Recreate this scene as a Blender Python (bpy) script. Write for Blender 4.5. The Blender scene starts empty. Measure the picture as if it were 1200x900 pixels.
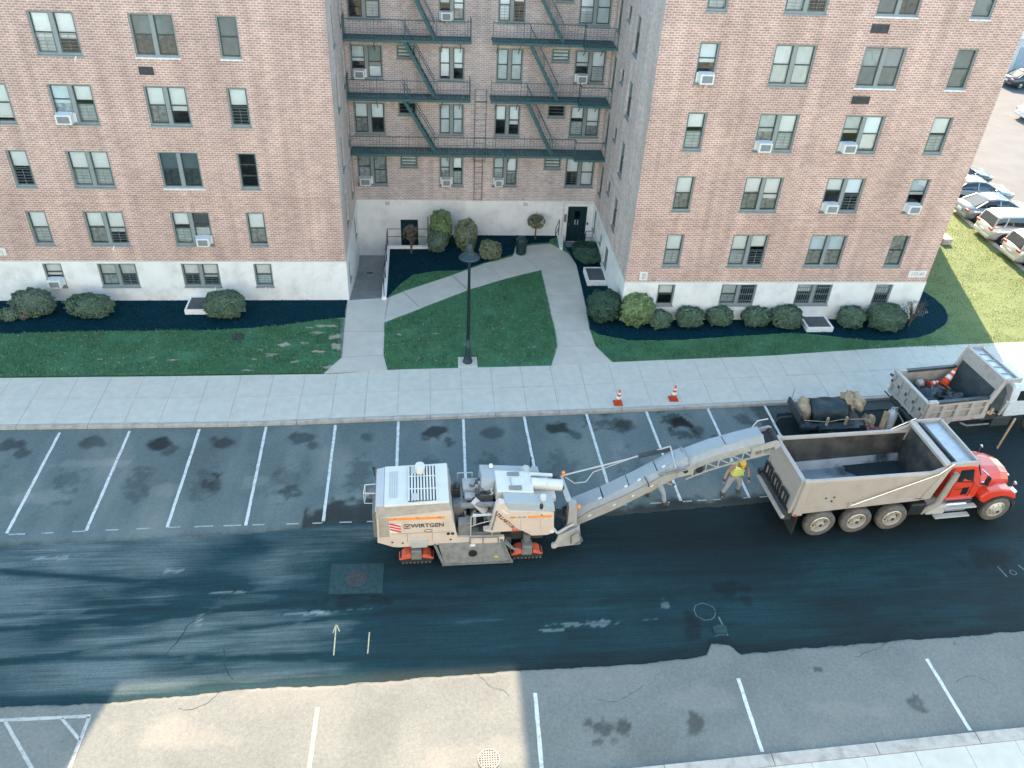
import bpy, bmesh, math, random
import numpy as np
from mathutils import Vector, Matrix
R = math.radians
random.seed(7)
rng = np.random.default_rng(11)
scn = bpy.context.scene
COL = scn.collection

# ------------------------------------------------------------------ camera
cam_d = bpy.data.cameras.new("camera")
cam = bpy.data.objects.new("camera", cam_d)
COL.objects.link(cam)
scn.camera = cam
cam_d.sensor_width = 36.0
cam_d.lens = 29.4
cam_d.clip_start = 0.2
cam_d.clip_end = 2000
_t, _y, _r = R(36.599), R(6.6816), R(3.311)
_f = Vector((math.sin(_y)*math.cos(_t), math.cos(_y)*math.cos(_t), -math.sin(_t)))
_ri = _f.cross(Vector((0, 0, 1))).normalized()
_up = _ri.cross(_f)
_r1 = math.cos(_r)*_ri + math.sin(_r)*_up
_u1 = -math.sin(_r)*_ri + math.cos(_r)*_up
cam.matrix_world = Matrix(((_r1.x, _u1.x, -_f.x, 4.0237), (_r1.y, _u1.y, -_f.y, -35.2164),
                           (_r1.z, _u1.z, -_f.z, 21.1725), (0, 0, 0, 1)))

# ------------------------------------------------------------------ light
SUN_DIR = Vector((-0.238, -1.0, 0)).normalized()      # horizontal travel of the light
SUN_EL = 35.7
w = bpy.data.worlds.new("World")
scn.world = w
w.use_nodes = True
nt = w.node_tree
sky = nt.nodes.new("ShaderNodeTexSky")
sky.sky_type = 'NISHITA'
sky.sun_disc = False
sky.sun_elevation = R(SUN_EL)
sky.sun_rotation = math.atan2(0.238, 1.0)
sky.air_density = 1.0
sky.dust_density = 0.6
sky.ozone_density = 1.6
tn = nt.nodes.new("ShaderNodeVectorMath"); tn.operation = 'MULTIPLY'
tn.inputs[1].default_value = (0.98, 1.08, 0.96)      # tints the sky light slightly green, a colour grade for the shade
nt.links.new(sky.outputs[0], tn.inputs[0])
nt.links.new(tn.outputs[0], nt.nodes["Background"].inputs[0])
nt.nodes["Background"].inputs[1].default_value = 0.15
sd = bpy.data.lights.new("sun", 'SUN')
sd.energy = 3.8
sd.angle = R(0.5)
sd.color = (1.0, 0.72, 0.50)
sun = bpy.data.objects.new("sun", sd)
COL.objects.link(sun)
trav = Vector((SUN_DIR.x*math.cos(R(SUN_EL)), SUN_DIR.y*math.cos(R(SUN_EL)), -math.sin(R(SUN_EL))))
sun.rotation_euler = trav.to_track_quat('-Z', 'Y').to_euler()
scn.view_settings.view_transform = 'Standard'
scn.view_settings.look = 'None'
scn.view_settings.gamma = 1
scn.view_settings.exposure = 2.15

# ------------------------------------------------------------------ materials
def _n(nt, t, **kw):
    n = nt.nodes.new(t)
    for k, v in kw.items():
        setattr(n, k, v)
    return n

def mat(name, col, rough=0.6, metal=0.0, var=0.12, scale=6.0, bump=0.0, bscale=None, dirt=None, dscale=1.5, damt=0.5, world=False, coat=0.0, spec=0.5):
    m = bpy.data.materials.new(name)
    m.use_nodes = True
    t = m.node_tree
    b = t.nodes["Principled BSDF"]
    b.inputs["Roughness"].default_value = rough
    b.inputs["Metallic"].default_value = metal
    b.inputs["Coat Weight"].default_value = coat
    b.inputs["Specular IOR Level"].default_value = spec
    if world:
        src = _n(t, "ShaderNodeNewGeometry").outputs["Position"]
    else:
        src = _n(t, "ShaderNodeTexCoord").outputs["Object"]
    nz = _n(t, "ShaderNodeTexNoise")
    nz.inputs["Scale"].default_value = scale
    nz.inputs["Detail"].default_value = 6
    t.links.new(src, nz.inputs["Vector"])
    mr = _n(t, "ShaderNodeMapRange")
    mr.inputs[1].default_value = 0.3
    mr.inputs[2].default_value = 0.7
    mr.inputs[3].default_value = 1 - var
    mr.inputs[4].default_value = 1 + var
    t.links.new(nz.outputs[0], mr.inputs[0])
    mx = _n(t, "ShaderNodeVectorMath", operation='SCALE')
    mx.inputs[0].default_value = col[:3]
    t.links.new(mr.outputs[0], mx.inputs["Scale"])
    out = mx.outputs[0]
    if dirt:
        n2 = _n(t, "ShaderNodeTexNoise")
        n2.inputs["Scale"].default_value = dscale
        n2.inputs["Detail"].default_value = 8
        n2.inputs["Roughness"].default_value = 0.65
        t.links.new(src, n2.inputs["Vector"])
        r2 = _n(t, "ShaderNodeMapRange")
        r2.inputs[1].default_value = 0.48
        r2.inputs[2].default_value = 0.68
        r2.inputs[4].default_value = damt
        t.links.new(n2.outputs[0], r2.inputs[0])
        mm = _n(t, "ShaderNodeMix", data_type='RGBA')
        t.links.new(r2.outputs[0], mm.inputs[0])
        t.links.new(out, mm.inputs[6])
        mm.inputs[7].default_value = (*dirt, 1)
        out = mm.outputs[2]
    t.links.new(out, b.inputs["Base Color"])
    if bump:
        n3 = _n(t, "ShaderNodeTexNoise")
        n3.inputs["Scale"].default_value = bscale or scale*4
        n3.inputs["Detail"].default_value = 5
        t.links.new(src, n3.inputs["Vector"])
        bp = _n(t, "ShaderNodeBump")
        bp.inputs["Strength"].default_value = bump
        bp.inputs["Distance"].default_value = 0.02
        t.links.new(n3.outputs[0], bp.inputs["Height"])
        t.links.new(bp.outputs[0], b.inputs["Normal"])
    return m

def brick_mat(name, c1, c2, mortar):
    m = bpy.data.materials.new(name)
    m.use_nodes = True
    t = m.node_tree
    b = t.nodes["Principled BSDF"]
    b.inputs["Roughness"].default_value = 0.9
    b.inputs["Specular IOR Level"].default_value = 0.2
    g = _n(t, "ShaderNodeNewGeometry")
    sp = _n(t, "ShaderNodeSeparateXYZ")
    t.links.new(g.outputs["Position"], sp.inputs[0])
    ad = _n(t, "ShaderNodeMath", operation='ADD')
    t.links.new(sp.outputs[0], ad.inputs[0]); t.links.new(sp.outputs[1], ad.inputs[1])
    cb = _n(t, "ShaderNodeCombineXYZ")
    t.links.new(ad.outputs[0], cb.inputs[0]); t.links.new(sp.outputs[2], cb.inputs[1])
    br = _n(t, "ShaderNodeTexBrick")
    br.inputs["Scale"].default_value = 1.0
    br.inputs["Brick Width"].default_value = 0.235
    br.inputs["Row Height"].default_value = 0.0925
    br.inputs["Mortar Size"].default_value = 0.019
    br.inputs["Mortar Smooth"].default_value = 0.2
    br.inputs["Bias"].default_value = -0.15
    br.inputs["Color1"].default_value = (*c1, 1)
    br.inputs["Color2"].default_value = (*c2, 1)
    br.inputs["Mortar"].default_value = (*mortar, 1)
    t.links.new(cb.outputs[0], br.inputs["Vector"])
    # a second offset brick pattern picks odd pale and dark bricks
    nz = _n(t, "ShaderNodeTexWhiteNoise", noise_dimensions='2D')
    sn = _n(t, "ShaderNodeVectorMath", operation='SNAP')
    sn.inputs[1].default_value = (0.235, 0.0925, 1)
    t.links.new(cb.outputs[0], sn.inputs[0])
    t.links.new(sn.outputs[0], nz.inputs["Vector"])
    mr = _n(t, "ShaderNodeMapRange")
    mr.inputs[3].default_value = 0.88
    mr.inputs[4].default_value = 1.10
    t.links.new(nz.outputs[0], mr.inputs[0])
    ns = _n(t, "ShaderNodeTexNoise")
    ns.inputs["Scale"].default_value = 0.55
    ns.inputs["Detail"].default_value = 7
    t.links.new(g.outputs["Position"], ns.inputs["Vector"])
    m2 = _n(t, "ShaderNodeMapRange")
    m2.inputs[1].default_value = 0.3; m2.inputs[2].default_value = 0.7
    m2.inputs[3].default_value = 0.9; m2.inputs[4].default_value = 1.1
    t.links.new(ns.outputs[0], m2.inputs[0])
    mu = _n(t, "ShaderNodeMath", operation='MULTIPLY')
    t.links.new(mr.outputs[0], mu.inputs[0]); t.links.new(m2.outputs[0], mu.inputs[1])
    # rain streaks under sills and along courses
    mp = _n(t, "ShaderNodeMapping")
    mp.inputs["Scale"].default_value = (2.2, 2.2, 0.12)
    t.links.new(g.outputs["Position"], mp.inputs[0])
    st = _n(t, "ShaderNodeTexNoise")
    st.inputs["Scale"].default_value = 1.0
    st.inputs["Detail"].default_value = 5
    t.links.new(mp.outputs[0], st.inputs["Vector"])
    m3 = _n(t, "ShaderNodeMapRange")
    m3.inputs[1].default_value = 0.35; m3.inputs[2].default_value = 0.7
    m3.inputs[3].default_value = 0.88; m3.inputs[4].default_value = 1.12
    t.links.new(st.outputs[0], m3.inputs[0])
    mu2 = _n(t, "ShaderNodeMath", operation='MULTIPLY')
    t.links.new(mu.outputs[0], mu2.inputs[0]); t.links.new(m3.outputs[0], mu2.inputs[1])
    sc = _n(t, "ShaderNodeVectorMath", operation='SCALE')
    t.links.new(br.outputs["Color"], sc.inputs[0]); t.links.new(mu2.outputs[0], sc.inputs["Scale"])
    t.links.new(sc.outputs[0], b.inputs["Base Color"])
    bp = _n(t, "ShaderNodeBump", invert=True)
    bp.inputs["Strength"].default_value = 0.6
    bp.inputs["Distance"].default_value = 0.01
    t.links.new(br.outputs["Fac"], bp.inputs["Height"])
    t.links.new(bp.outputs[0], b.inputs["Normal"])
    return m

def glass_mat(name, tint=(0.93, 0.96, 0.96), refl=1.0):
    m = bpy.data.materials.new(name)
    m.use_nodes = True
    t = m.node_tree
    t.nodes.remove(t.nodes["Principled BSDF"])
    fr = _n(t, "ShaderNodeFresnel"); fr.inputs[0].default_value = 1.6
    tr = _n(t, "ShaderNodeBsdfTransparent"); tr.inputs[0].default_value = (*tint, 1)
    gl = _n(t, "ShaderNodeBsdfGlossy"); gl.inputs["Roughness"].default_value = 0.02
    gl.inputs[0].default_value = (0.95, 0.98, 1, 1)
    tc = _n(t, "ShaderNodeNewGeometry")
    nz = _n(t, "ShaderNodeTexNoise"); nz.inputs["Scale"].default_value = 1.6
    t.links.new(tc.outputs["Position"], nz.inputs["Vector"])
    bp = _n(t, "ShaderNodeBump"); bp.inputs["Strength"].default_value = 0.12; bp.inputs["Distance"].default_value = 0.05
    t.links.new(nz.outputs[0], bp.inputs["Height"])
    t.links.new(bp.outputs[0], gl.inputs["Normal"])
    mx = _n(t, "ShaderNodeMixShader")
    t.links.new(fr.outputs[0], mx.inputs[0]); t.links.new(tr.outputs[0], mx.inputs[1]); t.links.new(gl.outputs[0], mx.inputs[2])
    t.links.new(mx.outputs[0], t.nodes["Material Output"].inputs[0])
    return m

def leaf_mat(name, c1, c2, rough=0.6):
    m = bpy.data.materials.new(name)
    m.use_nodes = True
    t = m.node_tree
    b = t.nodes["Principled BSDF"]
    b.inputs["Roughness"].default_value = rough
    b.inputs["Specular IOR Level"].default_value = 0.3
    g = _n(t, "ShaderNodeNewGeometry")
    n1 = _n(t, "ShaderNodeTexNoise"); n1.inputs["Scale"].default_value = 3.2; n1.inputs["Detail"].default_value = 4
    t.links.new(g.outputs["Position"], n1.inputs["Vector"])
    ad = _n(t, "ShaderNodeMath", operation='MULTIPLY_ADD')
    t.links.new(g.outputs["Random Per Island"], ad.inputs[0]); ad.inputs[1].default_value = 0.55
    m1 = _n(t, "ShaderNodeMapRange"); m1.inputs[1].default_value = 0.35; m1.inputs[2].default_value = 0.65; m1.inputs[4].default_value = 0.45
    t.links.new(n1.outputs[0], m1.inputs[0]); t.links.new(m1.outputs[0], ad.inputs[2])
    mx = _n(t, "ShaderNodeMix", data_type='RGBA')
    mx.inputs[6].default_value = (*c1, 1); mx.inputs[7].default_value = (*c2, 1)
    t.links.new(ad.outputs[0], mx.inputs[0])
    t.links.new(mx.outputs[2], b.inputs["Base Color"])
    return m

M = {}
M['brick'] = brick_mat('brick_red', (0.51, 0.30, 0.235), (0.42, 0.23, 0.18), (0.665, 0.545, 0.48))
M['brick2'] = brick_mat('brick_court', (0.50, 0.40, 0.365), (0.40, 0.315, 0.29), (0.66, 0.59, 0.56))  # greyish mixed brick; glare over the courtyard is also put into its colour
M['brick3'] = brick_mat('brick_court_side', (0.60, 0.49, 0.44), (0.50, 0.40, 0.36), (0.66, 0.57, 0.52))  # courtyard brick lightened and warmed to offset the shade on the side walls
M['base'] = mat('painted_base', (0.82, 0.81, 0.78), 0.8, var=0.05, scale=1.2, bump=0.25, bscale=40, dirt=(0.50, 0.47, 0.42), dscale=1.1, damt=0.45, world=True)
M['ledge'] = mat('ledge', (0.58, 0.54, 0.49), 0.8, world=True)
M['frame'] = mat('window_frame_paint', (0.25, 0.285, 0.28), 0.45, var=0.08)
M['frame2'] = mat('window_sill_metal', (0.27, 0.30, 0.295), 0.4, var=0.08)
M['sash'] = mat('sash_paint', (0.05, 0.075, 0.075), 0.4, var=0.05)
M['white_sill'] = mat('white_sill', (0.75, 0.75, 0.72), 0.6)
M['glass'] = glass_mat('window_glass')
M['glassd'] = glass_mat('tinted_glass', (0.42, 0.50, 0.53))
M['shade'] = mat('roller_shade', (0.80, 0.88, 0.93), 0.8, var=0.05, scale=2)
M['shade2'] = mat('grey_shade', (0.60, 0.70, 0.74), 0.8, var=0.12, scale=3)
M['curtain'] = mat('curtain', (0.33, 0.38, 0.39), 0.85, var=0.5, scale=5)
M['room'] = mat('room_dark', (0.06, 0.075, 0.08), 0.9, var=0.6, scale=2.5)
M['roof'] = mat('roof_gravel', (0.3, 0.29, 0.27), 0.95)
M['iron'] = mat('fire_escape_iron', (0.035, 0.115, 0.125), 0.55, var=0.2, scale=8)
M['ac'] = mat('ac_casing', (0.72, 0.73, 0.70), 0.5, var=0.06)
M['acg'] = mat('ac_grille', (0.22, 0.24, 0.25), 0.6)
M['concrete'] = mat('concrete_walk', (0.55, 0.545, 0.48), 0.85, var=0.07, scale=3, bump=0.2, bscale=60, dirt=(0.48, 0.48, 0.43), dscale=0.9, damt=0.5, world=True)
M['path'] = mat('concrete_path', (0.54, 0.52, 0.455), 0.85, var=0.1, scale=2, bump=0.25, bscale=50, dirt=(0.42, 0.41, 0.37), dscale=1.0, damt=0.6, world=True)
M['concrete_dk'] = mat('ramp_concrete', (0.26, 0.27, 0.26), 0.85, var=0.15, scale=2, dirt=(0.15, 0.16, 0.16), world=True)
M['curb'] = mat('curb_concrete', (0.44, 0.42, 0.38), 0.85, var=0.12, scale=4, dirt=(0.20, 0.19, 0.17), dscale=2.2, damt=0.6, bump=0.3, world=True)
M['joint'] = mat('joint_soil', (0.32, 0.33, 0.30), 0.95, world=True)
M['soil'] = mat('soil', (0.10, 0.085, 0.06), 0.95, world=True)
M['mulch'] = mat('dyed_mulch', (0.001, 0.026, 0.040), 0.95, var=0.4, spec=0.08, scale=14, bump=1.0, bscale=22, world=True, dirt=(0.003, 0.038, 0.052), dscale=3)
M['grass_base'] = mat('lawn_soil', (0.045, 0.165, 0.085), 0.9, var=0.3, scale=1.3, bump=0.6, bscale=30, dirt=(0.13, 0.21, 0.10), dscale=0.9, damt=0.35, world=True)
M['grass'] = leaf_mat('grass_blades', (0.03, 0.15, 0.075), (0.14, 0.29, 0.13))
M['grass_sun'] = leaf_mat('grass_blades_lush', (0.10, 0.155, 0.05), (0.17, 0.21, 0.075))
M['white'] = mat('white_paint', (0.75, 0.75, 0.72), 0.5, var=0.05)
M['black'] = mat('black_paint', (0.02, 0.025, 0.028), 0.45)
M['rubber'] = mat('rubber', (0.028, 0.03, 0.032), 0.8, var=0.3, scale=20)
M['tyre'] = mat('dusty_tyre', (0.13, 0.125, 0.115), 0.85, var=0.25, scale=8, dirt=(0.05, 0.05, 0.05), dscale=5)
M['rim'] = mat('alloy_rim', (0.60, 0.57, 0.50), 0.4, 0.4, dirt=(0.25, 0.22, 0.18), dscale=6)
M['steel'] = mat('grey_steel', (0.22, 0.235, 0.235), 0.5, 0.2, var=0.15, dirt=(0.10, 0.10, 0.095), dscale=4)
M['dsteel'] = mat('dark_steel', (0.05, 0.06, 0.065), 0.55, 0.2, var=0.3, scale=9)
M['chrome'] = mat('chrome', (0.7, 0.7, 0.7), 0.18, 1.0, var=0.02)
M['ladder_rust'] = mat('ladder_rust', (0.20, 0.15, 0.13), 0.7)
M['doorg'] = mat('door_green_black', (0.008, 0.03, 0.038), 0.35)

# ------------------------------------------------------------------ mesh helpers
class MB:
    def __init__(s):
        s.v = []; s.f = []; s.mi = []
    def add(s, vs, fs, mi=0):
        o = len(s.v)
        s.v += [tuple(p) for p in vs]
        s.f += [tuple(i+o for i in f) for f in fs]
        s.mi += [mi]*len(fs)
        return s
    def box(s, x0, y0, z0, x1, y1, z1, mi=0):
        x0, x1 = min(x0, x1), max(x0, x1); y0, y1 = min(y0, y1), max(y0, y1); z0, z1 = min(z0, z1), max(z0, z1)
        return s.add([(x0,y0,z0),(x1,y0,z0),(x1,y1,z0),(x0,y1,z0),(x0,y0,z1),(x1,y0,z1),(x1,y1,z1),(x0,y1,z1)],
              [(0,3,2,1),(4,5,6,7),(0,1,5,4),(1,2,6,5),(2,3,7,6),(3,0,4,7)], mi)
    def hexa(s, p, mi=0):       # 8 corners, bottom ring then top ring
        return s.add(p, [(0,3,2,1),(4,5,6,7),(0,1,5,4),(1,2,6,5),(2,3,7,6),(3,0,4,7)], mi)
    def prism(s, poly, z0, z1, mi=0):       # footprint polygon
        n = len(poly)
        return s.add([(x, y, z0) for x, y in poly] + [(x, y, z1) for x, y in poly],
              [tuple(range(n-1, -1, -1)), tuple(range(n, 2*n))] + [(i, (i+1) % n, n+(i+1) % n, n+i) for i in range(n)], mi)
    def side(s, poly, y0, y1, mi=0):        # profile in x-z extruded along y
        n = len(poly)
        return s.add([(x, y0, z) for x, z in poly] + [(x, y1, z) for x, z in poly],
              [tuple(range(n)), tuple(range(2*n-1, n-1, -1))] + [(i, n+i, n+(i+1) % n, (i+1) % n) for i in range(n)], mi)
    def cyl(s, p0, p1, r0, r1=None, n=10, mi=0, caps=True):
        r1 = r0 if r1 is None else r1
        p0 = Vector(p0); p1 = Vector(p1); d = (p1-p0).normalized()
        a = d.orthogonal().normalized(); b = d.cross(a)
        vs = []
        for p, r in ((p0, r0), (p1, r1)):
            for i in range(n):
                t = 2*math.pi*i/n
                vs.append(p + r*(math.cos(t)*a + math.sin(t)*b))
        fs = [(i, (i+1) % n, n+(i+1) % n, n+i) for i in range(n)]
        if caps: fs += [tuple(range(n-1, -1, -1)), tuple(range(n, 2*n))]
        return s.add(vs, fs, mi)
    def path(s, pts, r, n=6, mi=0):
        for a, b in zip(pts[:-1], pts[1:]):
            s.cyl(a, b, r, r, n, mi)
        return s
    def bar(s, a, b, w, h, mi=0, up=(0, 0, 1)):
        a = Vector(a); b = Vector(b); d = (b-a).normalized(); u = Vector(up)
        sd_ = d.cross(u)
        if sd_.length < 1e-4: sd_ = d.cross(Vector((0, 1, 0)))
        sd_.normalize(); u = sd_.cross(d)
        P = []
        for p in (a, b):
            P += [p-sd_*w/2-u*h/2, p+sd_*w/2-u*h/2, p+sd_*w/2+u*h/2, p-sd_*w/2+u*h/2]
        return s.add(P, [(0,1,2,3),(7,6,5,4),(0,4,5,1),(1,5,6,2),(2,6,7,3),(3,7,4,0)], mi)
    def lathe(s, c, prof, n=16, axis='z', mi=0, caps=True):
        vs = []
        for r, h in prof:
            for i in range(n):
                t = 2*math.pi*i/n
                a, b = r*math.cos(t), r*math.sin(t)
                vs.append((c[0]+a, c[1]+b, c[2]+h) if axis == 'z' else (c[0]+a, c[1]+h, c[2]+b) if axis == 'y' else (c[0]+h, c[1]+a, c[2]+b))
        fs = []
        for k in range(len(prof)-1):
            for i in range(n):
                j = (i+1) % n
                fs.append((k*n+i, k*n+j, (k+1)*n+j, (k+1)*n+i))
        if caps is True: fs.append(tuple(range(n-1, -1, -1)))
        if caps: fs.append(tuple(range((len(prof)-1)*n, len(prof)*n)))
        return s.add(vs, fs, mi)
    def ball(s, c, r, n=10, k=6, mi=0):
        rx, ry, rz = r if isinstance(r, tuple) else (r, r, r)
        prof = [(math.sin(math.pi*i/k), -math.cos(math.pi*i/k)) for i in range(k+1)]
        vs = []
        for a, h in prof:
            a = max(a, 0.01)
            for i in range(n):
                t = 2*math.pi*i/n
                vs.append((c[0]+rx*a*math.cos(t), c[1]+ry*a*math.sin(t), c[2]+rz*h))
        fs = []
        for q in range(k):
            for i in range(n):
                j = (i+1) % n
                fs.append((q*n+i, q*n+j, (q+1)*n+j, (q+1)*n+i))
        fs += [tuple(range(n-1, -1, -1)), tuple(range(k*n, k*n+n))]
        return s.add(vs, fs, mi)
    def loft(s, rings, mi=0, cap=True):
        n = len(rings[0]); vs = [p for r_ in rings for p in r_]
        fs = []
        for k in range(len(rings)-1):
            for i in range(n):
                j = (i+1) % n
                fs.append((k*n+i, k*n+j, (k+1)*n+j, (k+1)*n+i))
        if cap: fs += [tuple(range(n-1, -1, -1)), tuple(range((len(rings)-1)*n, len(rings)*n))]
        return s.add(vs, fs, mi)
    def mesh(s, name, mats, smooth=False):
        me = bpy.data.meshes.new(name)
        me.from_pydata([tuple(p) for p in s.v], [], s.f)
        mats = mats if isinstance(mats, (list, tuple)) else [mats]
        for m in mats: me.materials.append(m)
        if len(mats) > 1: me.polygons.foreach_set("material_index", s.mi)
        bm = bmesh.new(); bm.from_mesh(me)
        bmesh.ops.recalc_face_normals(bm, faces=bm.faces[:])
        bm.to_mesh(me); bm.free()
        if smooth: me.polygons.foreach_set("use_smooth", [True]*len(me.polygons))
        me.update()
        return me
    def build(s, name, mats, parent=None, label=None, bevel=0, smooth=False, loc=None, rz=0):
        o = bpy.data.objects.new(name, s.mesh(name, mats, smooth))
        COL.objects.link(o)
        if parent: o.parent = parent
        if label: o['label'] = label
        if loc: o.location = loc
        if rz: o.rotation_euler.z = rz
        if bevel:
            b = o.modifiers.new("bevel", 'BEVEL'); b.width = bevel; b.segments = 2; b.limit_method = 'ANGLE'; b.angle_limit = R(40)
        return o

def link(name, me, parent=None, loc=(0, 0, 0), rz=0):
    o = bpy.data.objects.new(name, me); COL.objects.link(o)
    o.parent = parent; o.location = loc; o.rotation_euler.z = rz
    return o
def thing(name, label, cat, loc=(0, 0, 0), rz=0, group=None):
    o = bpy.data.objects.new(name, None); COL.objects.link(o)
    o.location = loc; o.rotation_euler.z = rz
    o['label'] = label; o['category'] = cat
    if group: o['group'] = group
    return o
def tag(o, label, cat, group=None):
    o['label'] = label; o['category'] = cat
    if group: o['group'] = group
    return o
def struct(o, kind='structure', label=None):
    o['kind'] = kind
    if label: o['label'] = label
    return o
def text(name, s, size, m, parent, loc, rot, align='CENTER', ext=0.003, bold=0.0):
    c = bpy.data.curves.new(name, 'FONT')
    c.body = s; c.size = size; c.align_x = align; c.align_y = 'CENTER'; c.extrude = ext; c.offset = bold
    c.resolution_u = 2
    tmp = bpy.data.objects.new(name, c)
    COL.objects.link(tmp)
    bpy.context.view_layer.update()
    me = bpy.data.meshes.new_from_object(tmp.evaluated_get(bpy.context.evaluated_depsgraph_get()))
    bpy.data.objects.remove(tmp)
    me.name = name; me.materials.clear(); me.materials.append(m)
    o = bpy.data.objects.new(name, me); COL.objects.link(o)
    o.parent = parent; o.location = loc; o.rotation_euler = rot
    return o
def numpy_quads(name, P, mats, parent=None, tri=False):
    """P: (n,4,3) or (n,3,3) corner array -> one mesh of separate faces"""
    n, k, _ = P.shape
    me = bpy.data.meshes.new(name)
    me.vertices.add(n*k); me.vertices.foreach_set("co", P.reshape(-1).astype(np.float32))
    me.loops.add(n*k); me.loops.foreach_set("vertex_index", np.arange(n*k, dtype=np.int32))
    me.polygons.add(n); me.polygons.foreach_set("loop_start", np.arange(0, n*k, k, dtype=np.int32))
    me.polygons.foreach_set("loop_total", np.full(n, k, dtype=np.int32))
    me.materials.append(mats)
    me.update(); me.validate()
    o = bpy.data.objects.new(name, me); COL.objects.link(o)
    if parent: o.parent = parent
    return o
def in_poly(pts, poly):
    x, y = pts[:, 0], pts[:, 1]
    c = np.zeros(len(pts), bool)
    n = len(poly)
    for i in range(n):
        x0, y0 = poly[i]; x1, y1 = poly[(i+1) % n]
        if y0 == y1: continue
        hit = ((y0 > y) != (y1 > y)) & (x < (x1-x0)*(y-y0)/(y1-y0)+x0)
        c ^= hit
    return c
def smooth_poly(poly, k=4):
    """Catmull-Rom closed"""
    out = []
    n = len(poly)
    for i in range(n):
        p0, p1, p2, p3 = (Vector(poly[(i+j-1) % n]) for j in range(4))
        for q in range(k):
            t = q/k
            out.append(tuple(0.5*((2*p1)+(p2-p0)*t+(2*p0-5*p1+4*p2-p3)*t*t+(3*p1-p0-3*p2+p3)*t**3)))
    return out

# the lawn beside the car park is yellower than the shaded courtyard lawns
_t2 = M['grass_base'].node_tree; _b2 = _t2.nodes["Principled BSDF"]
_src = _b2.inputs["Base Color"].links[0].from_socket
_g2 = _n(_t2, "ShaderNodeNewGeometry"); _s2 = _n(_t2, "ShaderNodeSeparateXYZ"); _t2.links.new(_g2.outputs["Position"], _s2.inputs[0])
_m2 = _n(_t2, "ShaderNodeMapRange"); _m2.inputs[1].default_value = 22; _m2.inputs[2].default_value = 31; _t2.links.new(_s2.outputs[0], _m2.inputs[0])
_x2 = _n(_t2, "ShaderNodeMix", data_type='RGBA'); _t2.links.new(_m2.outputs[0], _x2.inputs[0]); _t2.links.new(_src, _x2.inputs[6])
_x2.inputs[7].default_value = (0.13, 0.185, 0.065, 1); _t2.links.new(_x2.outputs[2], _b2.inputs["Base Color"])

# ------------------------------------------------------------------ ground
def interp(pts, x):
    return float(np.interp(x, [p[0] for p in pts], [p[1] for p in pts]))
_tab = rng.random((256, 256))
def vnoise(x, y):
    xi = np.floor(x).astype(int); yi = np.floor(y).astype(int)
    fx = x-xi; fy = y-yi
    fx = fx*fx*(3-2*fx); fy = fy*fy*(3-2*fy)
    g = lambda a, b: _tab[a % 256, b % 256]
    return (g(xi, yi)*(1-fx)+g(xi+1, yi)*fx)*(1-fy)+(g(xi, yi+1)*(1-fx)+g(xi+1, yi+1)*fx)*fy
def fbm(x, y, o=4):
    s = 0; a = .5; t = 0
    for k in range(o):
        s = s+a*vnoise(x*2**k+k*17.3, y*2**k+k*9.1); t += a; a *= .5
    return s/t
ZR = -0.13      # paved road level
ZM = -0.17      # milled surface, 4 cm lower
CURB = [(-40, -9.3), (-12.400, -9.270), (-2.890, -9.310), (2.050, -9.120), (10.690, -8.840), (17.860, -8.490), (30, -7.9), (60, -7.0)]
WALK = [(-40, -6.1), (-13.630, -6.070), (-6.870, -6.080), (0.130, -6.030), (1.910, -5.780), (9.260, -5.590), (11.920, -5.370), (19.230, -4.990), (25.430, -4.380), (31.820, -4.040), (60, -3.2)]
LCURB = [(-40, -25.6), (-0.510, -24.340), (9.230, -23.920), (20.510, -23.360), (60, -21.9)]
EDGE1 = [(-40, -16.1), (-10.130, -15.230), (-5.060, -15.060), (-2.290, -14.970), (-0.050, -14.780), (0.360, -14.560), (1.970, -14.620), (5.510, -14.670), (8.370, -14.650), (11.000, -14.540), (16.180, -14.120), (17.4,-13.9), (17.9,-9.9), (18.3, -9.0), (60, -7.6)]
EDGE2 = [(-40, -22.2), (-7.870, -21.120), (-5.170, -21.150), (-1.070, -20.910), (1.300, -20.900), (6.210, -20.700), (10.300, -20.640), (12.160, -20.440), (12.370, -20.050), (12.970, -20.110), (13.140, -20.450), (15.710, -20.340), (22.570, -20.060), (60, -19.2)]

def mesh_grid(name, x0, x1, dx, lo, hi, ny, z, m, tonef, drop=None):
    xs = np.arange(x0, x1+dx/2, dx); vs = np.linspace(0, 1, ny)
    l = np.array([lo(x) for x in xs]); h = np.array([hi(x) for x in xs])
    X = np.repeat(xs[:, None], ny, 1); Y = l[:, None]+(h-l)[:, None]*vs[None]
    Z = np.full_like(X, z)
    if drop is not None:
        for j, d in drop: Z[:, j] = d
    co = np.stack([X, Y, Z], -1).reshape(-1, 3)
    nx = len(xs)
    i = np.arange(nx-1)[:, None]*ny+np.arange(ny-1)[None]
    q = np.stack([i, i+ny, i+ny+1, i+1], -1).reshape(-1, 4)
    me = bpy.data.meshes.new(name)
    me.vertices.add(len(co)); me.vertices.foreach_set("co", co.reshape(-1).astype(np.float32))
    me.loops.add(q.size); me.loops.foreach_set("vertex_index", q.reshape(-1).astype(np.int32))
    me.polygons.add(len(q)); me.polygons.foreach_set("loop_start", np.arange(0, q.size, 4, dtype=np.int32))
    me.polygons.foreach_set("loop_total", np.full(len(q), 4, dtype=np.int32))
    me.materials.append(m); me.update()
    at = me.attributes.new("tone", 'FLOAT', 'POINT')
    at.data.foreach_set("value", tonef(X, Y).reshape(-1).astype(np.float32))
    o = bpy.data.objects.new(name, me); COL.objects.link(o)
    return o

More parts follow.
